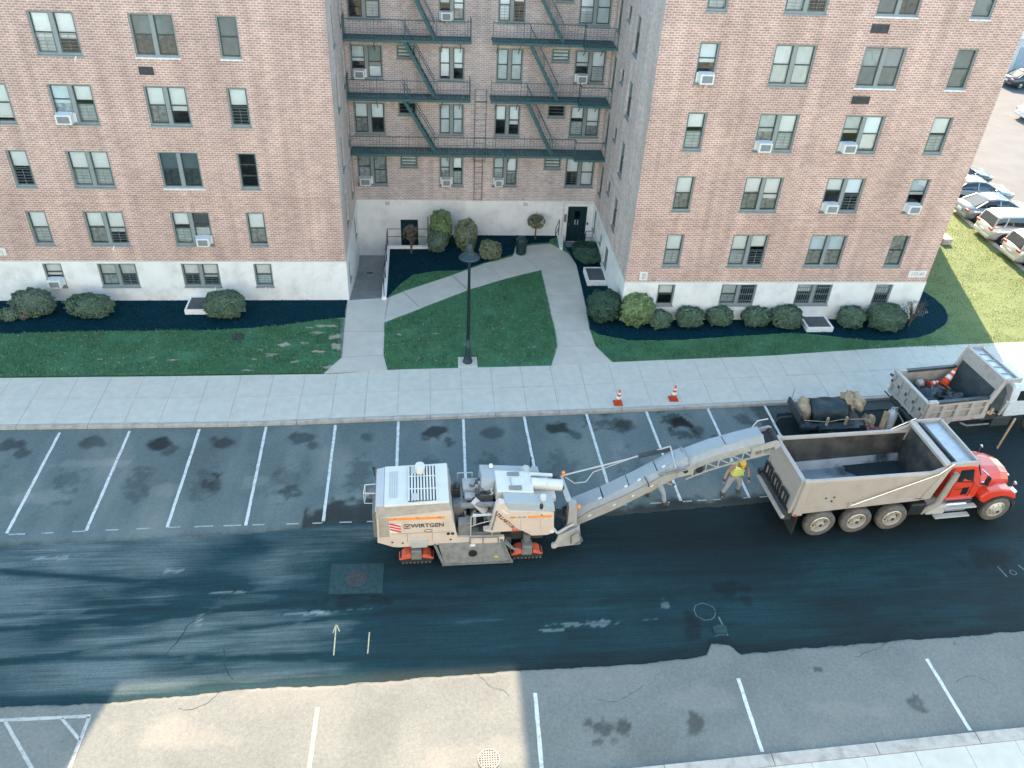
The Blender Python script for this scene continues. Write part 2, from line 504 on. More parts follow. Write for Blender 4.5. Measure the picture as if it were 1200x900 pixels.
def asphalt(name, col, light, rough, bump, bs, speck=0.10):
    m = mat(name, col, rough, var=0.10, scale=9, bump=bump, bscale=bs, world=True, spec=0.35)
    t = m.node_tree; b = t.nodes["Principled BSDF"]
    src = b.inputs["Base Color"].links[0].from_socket
    a = _n(t, "ShaderNodeAttribute", attribute_name="tone")
    mx = _n(t, "ShaderNodeMix", data_type='RGBA')
    mr = _n(t, "ShaderNodeMapRange"); mr.inputs[1].default_value = 1.0; mr.inputs[2].default_value = 2.0
    t.links.new(a.outputs["Fac"], mr.inputs[0]); t.links.new(mr.outputs[0], mx.inputs[0])
    mn = _n(t, "ShaderNodeMath", operation='MINIMUM'); mn.inputs[1].default_value = 1.0
    t.links.new(a.outputs["Fac"], mn.inputs[0])
    sc = _n(t, "ShaderNodeVectorMath", operation='SCALE')
    t.links.new(src, sc.inputs[0]); t.links.new(mn.outputs[0], sc.inputs["Scale"])
    t.links.new(sc.outputs[0], mx.inputs[6]); mx.inputs[7].default_value = (*light, 1)
    # stone speckle
    g = _n(t, "ShaderNodeNewGeometry")
    vo = _n(t, "ShaderNodeTexVoronoi"); vo.inputs["Scale"].default_value = 34
    t.links.new(g.outputs["Position"], vo.inputs["Vector"])
    sp = _n(t, "ShaderNodeSeparateColor"); t.links.new(vo.outputs["Color"], sp.inputs[0])
    m2 = _n(t, "ShaderNodeMapRange"); m2.inputs[3].default_value = 1-speck; m2.inputs[4].default_value = 1+speck
    t.links.new(sp.outputs[0], m2.inputs[0])
    s2 = _n(t, "ShaderNodeVectorMath", operation='SCALE')
    t.links.new(mx.outputs[2], s2.inputs[0]); t.links.new(m2.outputs[0], s2.inputs["Scale"])
    t.links.new(s2.outputs[0], b.inputs["Base Color"])
    return m
M['asph1'] = asphalt('worn_asphalt', (0.115, 0.155, 0.155), (0.26, 0.27, 0.245), 0.85, 0.15, 45)
M['asph2'] = asphalt('lower_asphalt', (0.165, 0.185, 0.175), (0.27, 0.265, 0.24), 0.85, 0.12, 45)
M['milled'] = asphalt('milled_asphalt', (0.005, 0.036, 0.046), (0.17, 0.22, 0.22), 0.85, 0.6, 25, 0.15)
_mt = M['milled'].node_tree; _mb = _mt.nodes["Principled BSDF"]
_ms = _mb.inputs["Base Color"].links[0].from_socket
_g = _n(_mt, "ShaderNodeNewGeometry"); _mp = _n(_mt, "ShaderNodeMapping"); _mp.inputs["Rotation"].default_value = (0, 0, R(-1.7)); _mp.inputs["Scale"].default_value = (0.55, 21, 1)
_mt.links.new(_g.outputs["Position"], _mp.inputs[0])
_nz = _n(_mt, "ShaderNodeTexNoise"); _nz.inputs["Scale"].default_value = 1.0; _nz.inputs["Detail"].default_value = 7; _nz.inputs["Roughness"].default_value = 0.62
_mt.links.new(_mp.outputs[0], _nz.inputs["Vector"])
_mr = _n(_mt, "ShaderNodeMapRange"); _mr.inputs[1].default_value = 0.3; _mr.inputs[2].default_value = 0.72; _mr.inputs[3].default_value = 0.68; _mr.inputs[4].default_value = 1.45
_mt.links.new(_nz.outputs[0], _mr.inputs[0])
_sc = _n(_mt, "ShaderNodeVectorMath", operation='SCALE'); _mt.links.new(_ms, _sc.inputs[0]); _mt.links.new(_mr.outputs[0], _sc.inputs["Scale"])
_mt.links.new(_sc.outputs[0], _mb.inputs["Base Color"])
M['lot'] = mat('lot_asphalt', (0.115, 0.128, 0.130), 0.85, var=0.12, scale=0.6, dirt=(0.10, 0.108, 0.108), dscale=0.5, bump=0.2, bscale=40, world=True)

def blob(X, Y, x, y, rx, ry, k=2.2, amp=0.75):
    """soft ragged spot, 1 in the middle and 0 outside"""
    d = np.sqrt(((X-x)/rx)**2+((Y-y)/ry)**2)+amp*(fbm(X*k+x, Y*k+y, 4)-0.5)*2
    return np.clip((1.0-d)*3.0, 0, 1)
STALL = [(-13.960, -9.780),(-12.570, -9.620),(-10.220, -9.480), (-7.630, -9.450), (-5.030, -9.410), (-2.520, -9.320), (0.150, -9.290), (2.610, -9.140), (5.200, -9.040), (7.670, -8.940), (10.250, -8.830), (12.780, -8.670), (15.430, -8.560), (17.940, -8.450)]
SX = [STALL[2*0][0]] if False else [s[0] for s in STALL]
def tone_up(X, Y):
    T = 0.93+0.5*(fbm(X*0.5+3, Y*0.28+5, 5)-0.5)
    T += 0.55*np.clip(fbm(X*1.5+40, Y*0.35+2, 4)-0.52, 0, 1)*2.2
    T += 0.35*np.clip(fbm(X*0.7+9, Y*0.6+77, 5)-0.5, 0, 1)*3
    for i in range(len(SX)-1):
        cx = (SX[i]+SX[i+1])/2+[.1,-.2,.15,0,-.25,.1,0,.2,-.1,.1,.15,0,.1][i]
        yy = interp(CURB, cx)-0.85
        k = [.5,.6,.55,.8,.6,.6,.45,.8,.5,.8,.55,.9,.5][i]
        T *= 1-k*blob(X, Y, cx, yy, .50, .42)
        if i % 2: T *= 1-.5*blob(X, Y, cx+.5, yy-.5, .3, .35, 3)
        T *= 1-.30*blob(X, Y, cx-.2, yy-2.3, .5, 1.0, 3.5, 1.1)
    for x, y, rx, ry, k in ((-3.830, -12.020,.25,.15,.6),(-3.930, -12.550,.35,.35,.5),(-1.120, -12.960,.4,.35,.5),(-1.920, -13.190,.2,.12,.5),(11.120, -9.460,1.0,.45,.45),(15.440, -10.590,.5,.3,.5),(13.940, -10.180,.6,.35,.6),(13.830, -9.190,.6,.4,.6)):
        T *= 1-k*blob(X, Y, x, y, rx, ry, 4, 1.2)
    for x, y, rx, ry in ((-5.600, -12.720,.6,.35),(-2.390, -12.470,.5,.4),(1.310, -13.390,.8,.6),(-9.260, -13.020,1.2,.5),(-8.360, -11.280,1.2,.3)):
        T += .35*blob(X, Y, x, y, rx, ry, 2, .9)
    # dark crumbs thrown out along the cut edge
    e = np.vectorize(lambda x: interp(EDGE1, x))(X[:, :1])
    d = Y-e
    n = fbm(X*3, Y*3, 4)
    wd = np.where((X > -0.5) & (X < 2.6), 1.35, np.where(X > 8, 0.65, 0.22))
    T *= 1-0.75*np.clip((wd*(0.35+1.1*n)-d)/0.35, 0, 1)
    r = np.clip((X-17.2-0.5*(n-.5))/0.25, 0, 1)
    T = T*(1-r)+0.42*r*(0.8+0.5*n)
    return T
o = struct(mesh_grid('upper_parking_asphalt', -30, 34, 0.09, lambda x: interp(EDGE1, x)+0.06*(vnoise(np.array(x*3.1), np.array(2.0))-.5)+0.05*(vnoise(np.array(x*11.), np.array(7.0))-.5),
    lambda x: interp(CURB, x)+0.02, 72, ZR, M['asph1'], tone_up, drop=((0, ZM-.01),)))
def tone_low(X, Y):
    T = 0.95+0.45*(fbm(X*0.4+33, Y*0.5+5, 5)-0.5)
    T += 0.30*np.clip(fbm(X*0.9+50, Y*0.9+2, 4)-0.5, 0, 1)*2.5
    for x, y, rx, ry in ((8.520, -22.710,.45,.35),(8.190, -22.520,.2,.2),(9.240, -22.700,.3,.2),(11.230, -22.760,.35,.35),(17.830, -22.370,.3,.25),(15.360, -21.130,.15,.08),(20.040, -20.420,.2,.08)):
        T *= 1-.55*blob(X, Y, x, y, rx, ry, 4, 1.1)
    for x, y, rx, ry in ((5.080, -23.210,1.4,.5),(-3.060, -22.280,1.5,.5),(11.510, -21.900,1.2,.5),(15.830, -22.530,1.0,.4)):
        T += .25*blob(X, Y, x, y, rx, ry, 1.5, .9)
    e = np.vectorize(lambda x: interp(EDGE2, x))(X[:, :1])
    T *= 1-0.5*np.clip((0.10*fbm(X*5, Y*5, 3)+.02-(e-Y))/0.05, 0, 1)
    return T
struct(mesh_grid('lower_parking_asphalt', -30, 34, 0.09, lambda x: interp(LCURB, x)-0.02,
    lambda x: interp(EDGE2, x)+0.05*(vnoise(np.array(x*2.3), np.array(2.0))-.5)+0.04*(vnoise(np.array(x*9.), np.array(7.0))-.5), 40, ZR, M['asph2'], tone_low, drop=((39, ZM-.01),)))
def tone_mill(X, Y):
    yy = Y-0.03*X+0.15*(fbm(X*.12, Y*.1, 2)-.5)
    st = fbm(X*0.22, yy*6.0, 4); st2 = fbm(X*0.8+9, yy*16.0, 3)
    T = 0.88+0.6*(fbm(X*0.35+3, Y*0.8+5, 4)-0.5)*1.6+.62*np.clip(1-(X+4)/9, 0, 1)*np.clip(fbm(X*.3, Y*.5+3, 3)*2.2-.4, 0, 1)
    mask = np.clip((fbm(X*.28+60, Y*.5+20, 3)-.40)*4, 0, 1)
    T += mask*(0.6*np.clip(st-.48, 0, 1)+0.6*np.clip(st2-.55, 0, 1))*1.6
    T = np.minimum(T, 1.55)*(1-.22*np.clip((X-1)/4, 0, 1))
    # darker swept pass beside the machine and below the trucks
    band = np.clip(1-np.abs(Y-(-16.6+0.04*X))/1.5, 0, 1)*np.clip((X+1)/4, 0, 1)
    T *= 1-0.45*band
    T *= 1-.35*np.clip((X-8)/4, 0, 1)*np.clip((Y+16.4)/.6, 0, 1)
    # long pale scar of the old surface
    for x, y, rx, ry in ((1.100, -18.290,.8,.08),(8.720, -19.160,.9,.14),(7.630, -19.360,.5,.08),(0.080, -18.370,1.2,.05),(-2.390, -17.440,.6,.06),(-3.150, -18.510,.1,.25),(10.620, -19.080,.3,.05),(11.290, -18.550,.15,.3),(12.730, -19.760,.3,.12),(-8.310, -15.790,.5,.1),(-4.420, -16.490,.3,.1)):
        T += .75*blob(X, Y, x, y, rx, ry*.8, 6, 1.3)
    for x, y, rx, ry in ((13.580, -18.000,.6,.35),(13.770, -18.490,.35,.25),(23.080, -17.070,1.0,.5),(1.600, -17.950,1.2,.25),(12.040, -19.410,.3,.6)):
        T *= 1-.5*blob(X, Y, x, y, rx, ry, 3, 1.0)
    for k, (y0, sl) in enumerate(((-17.9, .015), (-19.1, .05), (-18.6, -.03), (-20.0, .02), (-17.2, -.06))):
        c = y0+sl*X+.5*np.sin(X*.16+k)
        T *= 1-.32*np.clip(1-np.abs(Y-c)/.18, 0, 1)*np.clip((fbm(X, Y*3, 3)-.3)*6, 0, 1)
    e = np.vectorize(lambda x: interp(EDGE2, x))(X[:, :1])
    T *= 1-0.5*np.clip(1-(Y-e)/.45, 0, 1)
    r = blob(X, Y, 27.3, -17.0, 3.0, 1.5, .8, .5)
    T = T*(1-r)+1.5*r
    return T
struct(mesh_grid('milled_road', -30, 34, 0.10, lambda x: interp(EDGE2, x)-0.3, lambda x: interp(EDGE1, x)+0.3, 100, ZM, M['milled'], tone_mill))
# the sheet that carries everything out to the horizon
struct(MB().box(-500, -500, -1.7, 500, 500, -1.5).build('ground', M['soil']))
struct(MB().prism([(-30, -27), (-30, -8), (-500, -8), (-500, -27)], -1.4, ZR-.01).prism([(34, -27), (34, -8), (500, -8), (500, -27)], -1.4, ZR-.01).build('road', M['asph1']))

# lawns
LAWN = [[(-60, -6.0), (0.120, -5.910), (-0.440, 0.150), (0.0, 0.02), (-60, 0.02)],
        [(1.880, -5.810), (1.640, -0.020), (1.62, 0.0), (1.62, 5.42), (3.86, 5.42), (3.86, 6.9), (11.32, 6.9), (11.32, 5.55), (12.92, 5.55), (12.92, -1.93), (27.59, -1.93), (27.59, 6.9), (33.3, 6.9), (33.3, 40), (36.45, 40), (36.45, -4.1)] + [(x, interp(WALK, x)+.01) for x in (32, 25.3, 19, 11.9, 9.26)]]
lb = MB()
lb.prism(LAWN[0], -1.45, 0.0); lb.prism(LAWN[1], -1.45, 0.0)
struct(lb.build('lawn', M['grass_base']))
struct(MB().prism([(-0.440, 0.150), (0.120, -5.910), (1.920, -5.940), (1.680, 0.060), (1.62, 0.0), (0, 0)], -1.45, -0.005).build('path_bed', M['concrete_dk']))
# sidewalk bed
bed = MB(); xs = [p[0] for p in WALK if -41 < p[0] < 61]
xs = sorted(set(xs+[p[0] for p in CURB]))
for a, b in zip(xs[:-1], xs[1:]):
    bed.prism([(a, interp(CURB, a)-.0+.16), (b, interp(CURB, b)+.16), (b, interp(WALK, b)), (a, interp(WALK, a))], -1.45, -0.012)
sidewalk = struct(bed.build('sidewalk', M['joint']))
def slab(parent, poly, z1, m, name='slab', inset=0.006, z0=None):
    c = Vector((sum(p[0] for p in poly)/len(poly), sum(p[1] for p in poly)/len(poly)))
    P = []
    for p in poly:
        d = c-Vector(p)
        q = Vector(p)+d.normalized()*inset*1.4
        P.append(tuple(q-c))
    mb = MB().prism(P, z1-.05 if z0 is None else z0, z1)
    return mb.build(name, m, parent, loc=(c.x, c.y, 0))
pitch = 1.31
k0 = -1.360
xk = [k0+pitch*i for i in range(-14, 30)]
for i, (a, b) in enumerate(zip(xk[:-1], xk[1:])):
    f = lambda x, t: (x, interp(CURB, x)+.17+(interp(WALK, x)-interp(CURB, x)-.17)*t)
    for t0, t1 in ((0, .52), (.52, 1)):
        slab(sidewalk, [f(a, t0), f(b, t0), f(b, t1), f(a, t1)], 0.008+rng.uniform(-.003, .004), M['concrete'])
# curb stones
curb = struct(MB().box(-41, -9.4, -1.2, -40.9, -9.3, -1.0).build('curb', M['curb']))
xc = np.arange(-20, 36, 2.62)+.3
for a, b in zip(xc[:-1], xc[1:]):
    a += .008; b -= .008
    MB().prism([(a, interp(CURB, a)), (b, interp(CURB, b)), (b, interp(CURB, b)+.155), (a, interp(CURB, a)+.155)], -.3, .012).build('curb_stone', M['curb'], curb, bevel=.015)
# near side curb and pavement
b2 = MB()
for a, b in zip([-40, -5, 9.5, 20.5], [-5, 9.5, 20.5, 60]):
    b2.prism([(a, interp(LCURB, a)-.35), (b, interp(LCURB, b)-.35), (b, interp(LCURB, b)-3.2), (a, interp(LCURB, a)-3.2)][::-1], -1.4, -.012)
near_walk = struct(b2.build('near_sidewalk', M['joint']))
for i in range(18):
    a = 2+1.5*i; b = a+1.5
    f = lambda x, d: (x+(-d*.0), interp(LCURB, x)-.36-d)
    for d0, d1 in ((0, 1.4), (1.4, 2.8)):
        slab(near_walk, [f(a, d1), f(b, d1), f(b, d0), f(a, d0)], 0.01+rng.uniform(-.003, .003), M['concrete'])
near_curb = struct(MB().box(-41, -26, -1.2, -40.9, -25.9, -1.0).build('near_curb', M['curb']))
for a in np.arange(-8, 30, 3.0):
    b = a+2.985
    MB().prism([(a, interp(LCURB, a)-.35), (b, interp(LCURB, b)-.35), (b, interp(LCURB, b)), (a, interp(LCURB, a))], -.3, .02).build('curb_stone', M['curb'], near_curb, bevel=.015)
struct(MB().prism([(-60, -28.5), (60, -25.0), (60, -60), (-60, -60)][::-1], -1.4, -.004).build('near_lawn', M['grass_base']))

# paths
path = None; under = MB()
P_ = lambda *a: [tuple(a[i:i+2]) for i in range(0, len(a), 2)]
for pl in (
    # left path running back to the ramp
    P_(-0.560, -5.960, 2.020, -5.810, 1.830, -4.720, 0.110, -4.830), P_(0.100, -4.790, 1.830, -4.690, 1.780, -2.810, 0.020, -2.790),
    P_(0.020, -2.750, 1.780, -2.770, 1.760, -2.010, 1.880, 0.180, -0.020, -0.050),
    # diagonal
    P_(1.780, -1.970, 3.410, -0.780, 2.570, 0.750, 1.920, 0.220), P_(3.450, -0.740, 5.730, 0.940, 5.040, 2.400, 2.590, 0.790), P_(5.770, 0.990, 7.640, 2.050, 6.680, 3.580, 5.090, 2.450),
    P_(7.690, 2.100, 9.680, 3.040, 8.900, 4.290, 8.370, 4.480, 6.700, 3.630),
    # landing in front of the entrance
    P_(8.930, 4.340, 9.700, 3.040, 10.920, 4.250, 10.470, 5.920, 9.460, 5.710, 8.490, 5.410, 8.420, 4.530), P_(9.730, 3.040, 11.610, 3.590, 11.320, 4.830, 10.520, 5.920, 10.940, 4.250),
    # right path
    P_(9.710, 2.950, 9.690, 0.430, 11.490, 0.430, 11.600, 3.500), P_(9.710, 0.390, 9.710, -1.170, 11.420, -1.180, 11.480, 0.340), P_(9.700, -1.250, 9.730, -2.710, 11.300, -2.730, 11.410, -1.260),
    P_(9.720, -2.790, 9.680, -4.030, 11.370, -4.050, 11.310, -2.800), P_(9.670, -4.100, 9.220, -5.590, 11.920, -5.370, 11.360, -4.120)):
    c_ = Vector((sum(q[0] for q in pl)/len(pl), sum(q[1] for q in pl)/len(pl)))
    under.prism([tuple(c_+(Vector(q)-c_)*(1+.05/max(.3, (Vector(q)-c_).length))) for q in pl], -.2, 0.006)
    PL = globals().setdefault('PL', []); PL.append(pl)
path = struct(under.build('walkway', M['path']))
for pl in PL:
    slab(path, pl, 0.022, M['path'], inset=-.006)
# small concrete lip beside the bin
slab(path, P_(8.430, 5.700, 8.940, 5.710, 8.830, 4.530, 8.330, 4.530), 0.03, M['path'])

# mulch beds (a few cm proud, ragged edge)
def bedshape(poly, z1=.045):
    out = []
    for (x0, y0), (x1, y1) in zip(poly, poly[1:]+poly[:1]):
        L = math.hypot(x1-x0, y1-y0); n = max(1, min(200, int(L/.22))); wallside = y0 > -.6 and y1 > -.6 or x0 < -20
        for i in range(n):
            t = i/n; j = 0 if wallside else .035
            out.append((x0+(x1-x0)*t+random.uniform(-j, j), y0+(y1-y0)*t+random.uniform(-j, j)))
    return out
mulch_polys = [
    [(-60, 0.0), (-60, -3.0), (-14.910, -2.760), (-10.270, -2.600), (-5.840, -2.550), (-3.990, -2.390), (-2.500, -2.120), (-1.380, -1.800), (-0.070, -1.550), (-0.070, -0.010), (0, 0)],
    [(1.880, 0.380), (2.470, 1.630), (3.050, 2.490), (4.180, 2.890), (5.540, 2.940), (6.690, 3.770), (8.390, 4.720), (8.560, 5.600), (9.490, 6.010), (10.450, 6.120), (10.590, 6.530), (11.2, 6.88), (3.9, 6.88), (3.9, 5.4), (1.78, 5.4), (1.78, 0.1)],
    [(11.470, 4.930), (11.630, 3.410), (11.550, 0.510), (11.460, -1.180), (11.390, -2.690), (11.720, -3.130), (13.000, -3.610), (14.480, -3.670), (16.000, -3.580), (20.610, -3.130), (21.730, -3.180), (23.210, -3.490), (24.640, -3.800), (25.820, -3.810), (27.090, -3.570), (28.030, -3.170), (29.030, -2.500), (29.540, -1.880), (29.860, -0.910), (29.790, -0.070), (29.560, 0.660), (27.62, 1.2), (27.59, -1.93), (12.92, -1.93), (12.92, 5.5), (11.3, 5.5)]]
mm = MB()
for pl in mulch_polys:
    mm.prism(bedshape(pl), -.3, 0.035)
struct(mm.build('mulch_bed', M['mulch']))
# loose bark chips: too many to count
Q = []
for pl in mulch_polys:
    a = np.array(pl); x0, y0 = max(a[:, 0].min(), -18), a[:, 1].min(); x1, y1 = a[:, 0].max(), a[:, 1].max()
    n = int((x1-x0)*(y1-y0)*95)
    p = np.stack([rng.uniform(x0, x1, n), rng.uniform(y0, y1, n)], 1)
    p = p[in_poly(p, pl)]
    n = len(p); t = rng.uniform(0, 6.28, n); L = rng.uniform(.03, .09, n); W = rng.uniform(.012, .03, n)
    z = .04+rng.uniform(0, .03, n); tl = rng.uniform(-.03, .03, n)
    ux, uy = np.cos(t), np.sin(t)
    c = np.stack([p[:, 0], p[:, 1], z], 1)
    U = np.stack([ux*L, uy*L, tl], 1)/2; V = np.stack([-uy*W, ux*W, rng.uniform(-.02, .02, n)], 1)/2
    Q.append(np.stack([c-U-V, c+U-V, c+U+V, c-U+V], 1))
chip_m = leaf_mat('bark_chip', (0.001, 0.022, 0.034), (0.008, 0.05, 0.066), 0.95)
struct(numpy_quads('bark_chips', np.concatenate(Q), chip_m), 'stuff')
# grass blades
def blades(name, polys, excl, dens, m, h=(.035, .08), side=-1):
    Q = []
    for pl in polys:
        a = np.array(pl); x0, y0 = max(a[:, 0].min(), -18), a[:, 1].min(); x1, y1 = min(a[:, 0].max(), 38), min(a[:, 1].max(), 14)
        n = int((x1-x0)*(y1-y0)*dens)
        p = np.stack([rng.uniform(x0, x1, n), rng.uniform(y0, y1, n)], 1)
        k = in_poly(p, pl)
        for e in excl: k &= ~in_poly(p, e)
        # thin spots
        k &= (fbm(p[:, 0]*.9+5, p[:, 1]*1.3+8, 4)+rng.uniform(-.2, .2, n)) < .64
        k &= (side*(p[:, 0]-26.5+rng.normal(0, 2, n)) > 0)
        p = p[k]; n = len(p)
        t = rng.uniform(0, 6.28, n); W = rng.uniform(.008, .016, n)
        H = rng.uniform(h[0], h[1], n)*(.6+.8*fbm(p[:, 0]*1.2, p[:, 1]*1.2, 3))
        ux, uy = np.cos(t), np.sin(t)
        b = np.stack([p[:, 0], p[:, 1], np.zeros(n)], 1)
        V = np.stack([-uy*W, ux*W, np.zeros(n)], 1)
        top = b+np.stack([ux*H*.6, uy*H*.6, H], 1)
        Q.append(np.stack([b-V, b+V, top], 1))
    return struct(numpy_quads(name, np.concatenate(Q), m), 'stuff')
LEFTL = [(-18, -6.0), (-0.630, -5.950), (0.030, -4.760), (-0.100, -1.620), (-1.380, -1.800), (-2.500, -2.120), (-3.990, -2.390), (-5.840, -2.550), (-10.270, -2.600), (-14.910, -2.760), (-18, -3.0)]
MIDL = P_(1.790, -2.080, 3.410, -0.890, 5.720, 0.780, 7.630, 1.920, 9.660, 2.850, 9.690, 0.430, 9.710, -1.170, 9.680, -4.030, 9.270, -5.490, 2.060, -5.720, 1.850, -4.720)
TRI = P_(1.920, 0.300, 2.470, 1.540, 3.050, 2.400, 4.180, 2.800, 5.540, 2.850, 5.040, 2.490, 2.570, 0.790)
RIGHTL = [(11.890, -5.340), (11.370, -4.050), (11.360, -2.840), (11.710, -3.210), (12.990, -3.690), (14.460, -3.740), (15.980, -3.650), (20.580, -3.200), (21.700, -3.250), (23.180, -3.560), (24.610, -3.870), (25.790, -3.880), (27.060, -3.640), (27.990, -3.250), (29.040, -2.580), (29.580, -1.880), (29.910, -0.910), (29.840, -0.070), (29.620, 0.700), (27.7, 1.3), (27.7, 6.9), (33.3, 6.9), (33.3, 14), (36.4, 14), (36.4, -4.2), (32, -4.3), (25.4, -4.45), (19.2, -5.0)]
# worn bare spots in the left lawn and by the paths
M['bare'] = mat('bare_earth', (0.34, 0.31, 0.25), .95, var=.2, scale=8, bump=.6, world=True)
bm_ = MB(); BARE = []
for px, py, rx, ry in ((-0.830, -2.280,.55,.12),(-1.190, -2.840,.35,.1),(-0.400, -3.200,.3,.2),(-2.550, -3.790,.25,.16),(-3.050, -4.650,.18,.08),(-3.660, -4.900,.15,.06),(-3.810, -5.710,.25,.06),(-1.000, -4.350,.3,.09),(-0.260, -3.960,.22,.3),(-0.420, -5.520,.3,.1),(-1.940, -5.120,.2,.07),(-7.080, -4.900,.22,.06),(-10.090, -4.790,.12,.06),(-7.980, -4.700,.12,.04),(-3.000, -4.520,.3,.05),(-1.620, -2.410,.2,.07),(-1.670, -3.670,.2,.06),(-3.520, -4.180,.12,.05),(-0.340, -1.580,.35,.08),(2.500, -3.030,.1,.08),(4.170, -2.980,.2,.05),(7.250, -4.200,.05,.03)):
    n = 16; ph = random.uniform(0, 6)
    q = [(px+rx*(1+.45*math.sin(3*a+ph)*math.sin(5*a+1))*math.cos(a), py+ry*(1+.5*math.sin(4*a+ph))*math.sin(a)) for a in [2*math.pi*i/n for i in range(n)]]
    BARE.append(q); c0 = len(bm_.v); bm_.add([(x, y, .004) for x, y in q], [tuple(range(n))])
struct(bm_.build('bare_patches', M['bare']), 'stuff')
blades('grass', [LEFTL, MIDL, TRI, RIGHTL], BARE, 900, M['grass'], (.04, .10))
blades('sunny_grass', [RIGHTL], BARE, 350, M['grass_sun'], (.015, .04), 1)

# painted marks --------------------------------------------------------
M['line'] = mat('line_paint', (0.62, 0.66, 0.64), 0.7, var=0.1, scale=8, dirt=(0.30, 0.33, 0.33), dscale=7, damt=0.75, world=True)
M['linef'] = mat('faded_line_paint', (0.42, 0.45, 0.43), 0.7, var=0.1, scale=8, dirt=(0.22, 0.25, 0.25), dscale=6, damt=0.9, world=True)
M['dash'] = mat('worn_dash_paint', (0.36, 0.42, 0.42), 0.75, dirt=(0.13, 0.17, 0.17), dscale=6, damt=.9, world=True)
M['line_y'] = mat('yellow_mark', (0.60, 0.55, 0.30), 0.7, dirt=(0.3, 0.3, 0.2), dscale=9, damt=.8, world=True)
M['line_f'] = mat('faded_spray', (0.12, 0.17, 0.18), 0.8, dirt=(0.02, 0.04, 0.045), dscale=5, damt=1.0, world=True)
def stripe(a, b, wd, z=ZR+.004, m='line', label=None):
    a = Vector(a); b = Vector(b); d = (b-a).normalized(); s = Vector((-d.y, d.x))*wd/2
    n = max(2, int((b-a).length/.25)); mb = MB()
    L = []; Rr = []
    for i in range(n+1):
        p = a+(b-a)*i/n
        L.append((*(p+s*(1+.14*random.uniform(-1, 1))), z)); Rr.append((*(p-s*(1+.14*random.uniform(-1, 1))), z))
    mb.add(L+Rr, [(i, i+1, n+2+i, n+1+i) for i in range(n)])
    return struct(mb.build('parking_line', M[m]))
for A, B in (((-10.190, -9.480), (-10.140, -14.670)), ((-7.630, -9.450), (-7.620, -14.650)), ((-5.030, -9.410), (-5.010, -14.590)), ((-2.520, -9.320), (-2.410, -14.610)),
             ((0.150, -9.290), (0.180, -14.510)), ((2.610, -9.140), (2.630, -14.150)), ((5.200, -9.040), (5.140, -14.160)), ((7.670, -8.940), (7.850, -14.170)),
             ((10.250, -8.830), (10.460, -14.090)), ((12.780, -8.670), (12.950, -13.960)), ((15.430, -8.560), (15.550, -13.880)), ((17.940, -8.450), (17.950, -10.660))):
    stripe(A, B, .105)
# dashes across the stall mouths
for A, B in (((-10.060, -14.730), (-9.530, -14.720)), ((-9.020, -14.710), (-8.640, -14.700)), ((-8.050, -14.680), (-7.640, -14.670)), ((-6.990, -14.650), (-6.580, -14.640)), ((-6.000, -14.630), (-5.560, -14.620)), ((-5.000, -14.600), (-4.580, -14.600)), ((-4.110, -14.600), (-3.490, -14.590)), ((-3.150, -14.590), (-2.560, -14.590)), ((-2.190, -14.590), (-1.790, -14.590)), ((-1.050, -14.590), (-0.640, -14.590)), ((-0.180, -14.590), (0.160, -14.580)), ((0.740, -14.580), (1.150, -14.580)), ((1.670, -14.580), (2.020, -14.580)), ((10.460, -14.120), (10.930, -14.090)), ((11.790, -14.050), (12.520, -14.020)), ((13.010, -14.000), (13.360, -13.980)), ((13.560, -13.970), (13.910, -13.960)), ((14.170, -13.950), (14.460, -13.930)), ((15.310, -13.890), (15.610, -13.880)), ((15.940, -13.870), (16.440, -13.840))):
    stripe(A, B, .06, m='dash')
for A, B, wd, m in (((0.710, -21.620), (0.670, -23.430), .11, 'line_y'), ((6.810, -21.490), (6.750, -23.780), .11, 'line'), ((12.840, -21.320), (12.820, -23.600), .11, 'line'), ((18.870, -20.950), (18.980, -23.310), .11, 'line'),
        ((-5.380, -21.580), (-5.440, -23.200), .10, 'linef'), ((-7.700, -21.560), (-5.360, -21.560), .10, 'linef'), ((-7.540, -21.610), (-6.280, -23.080), .09, 'linef'), ((-6.100, -21.590), (-5.430, -22.240), .08, 'linef')):
    stripe(A, B, wd, m=m)
for A, B in (((0.980, -18.790), (1.000, -19.920)), ((0.980, -18.790), (0.910, -19.130)), ((0.980, -18.790), (1.100, -19.080)), ((2.000, -19.150), (1.990, -19.910))):
    stripe(A, B, .035, ZM+.006, 'line_y')
for A, B in (((23.200, -17.460), (23.280, -17.910)), ((23.980, -17.420), (24.060, -17.650)), ((12.900, -19.090), (12.990, -19.800))):
    stripe(A, B, .05, ZM+.006, 'line_f')
# sprayed rings on the milled surface
def ring(x, y, r, z, wd=.03, n=26):
    mb = MB(); vs = []
    for i in range(n):
        t = 2*math.pi*i/n; k = 1+random.uniform(-.06, .06)
        vs += [(x+(r-wd)*k*math.cos(t), y+(r-wd)*k*math.sin(t), z), (x+r*k*math.cos(t), y+r*k*math.sin(t), z)]
    mb.add(vs, [(2*i, 2*i+1, (2*i+3) % (2*n), (2*i+2) % (2*n)) for i in range(n)])
    return struct(mb.build('sprayed_ring', M['line_f']))
ring(12.510, -18.870, .34, ZM+.006, .022)
ring(23.600, -17.740, .12, ZM+.006)

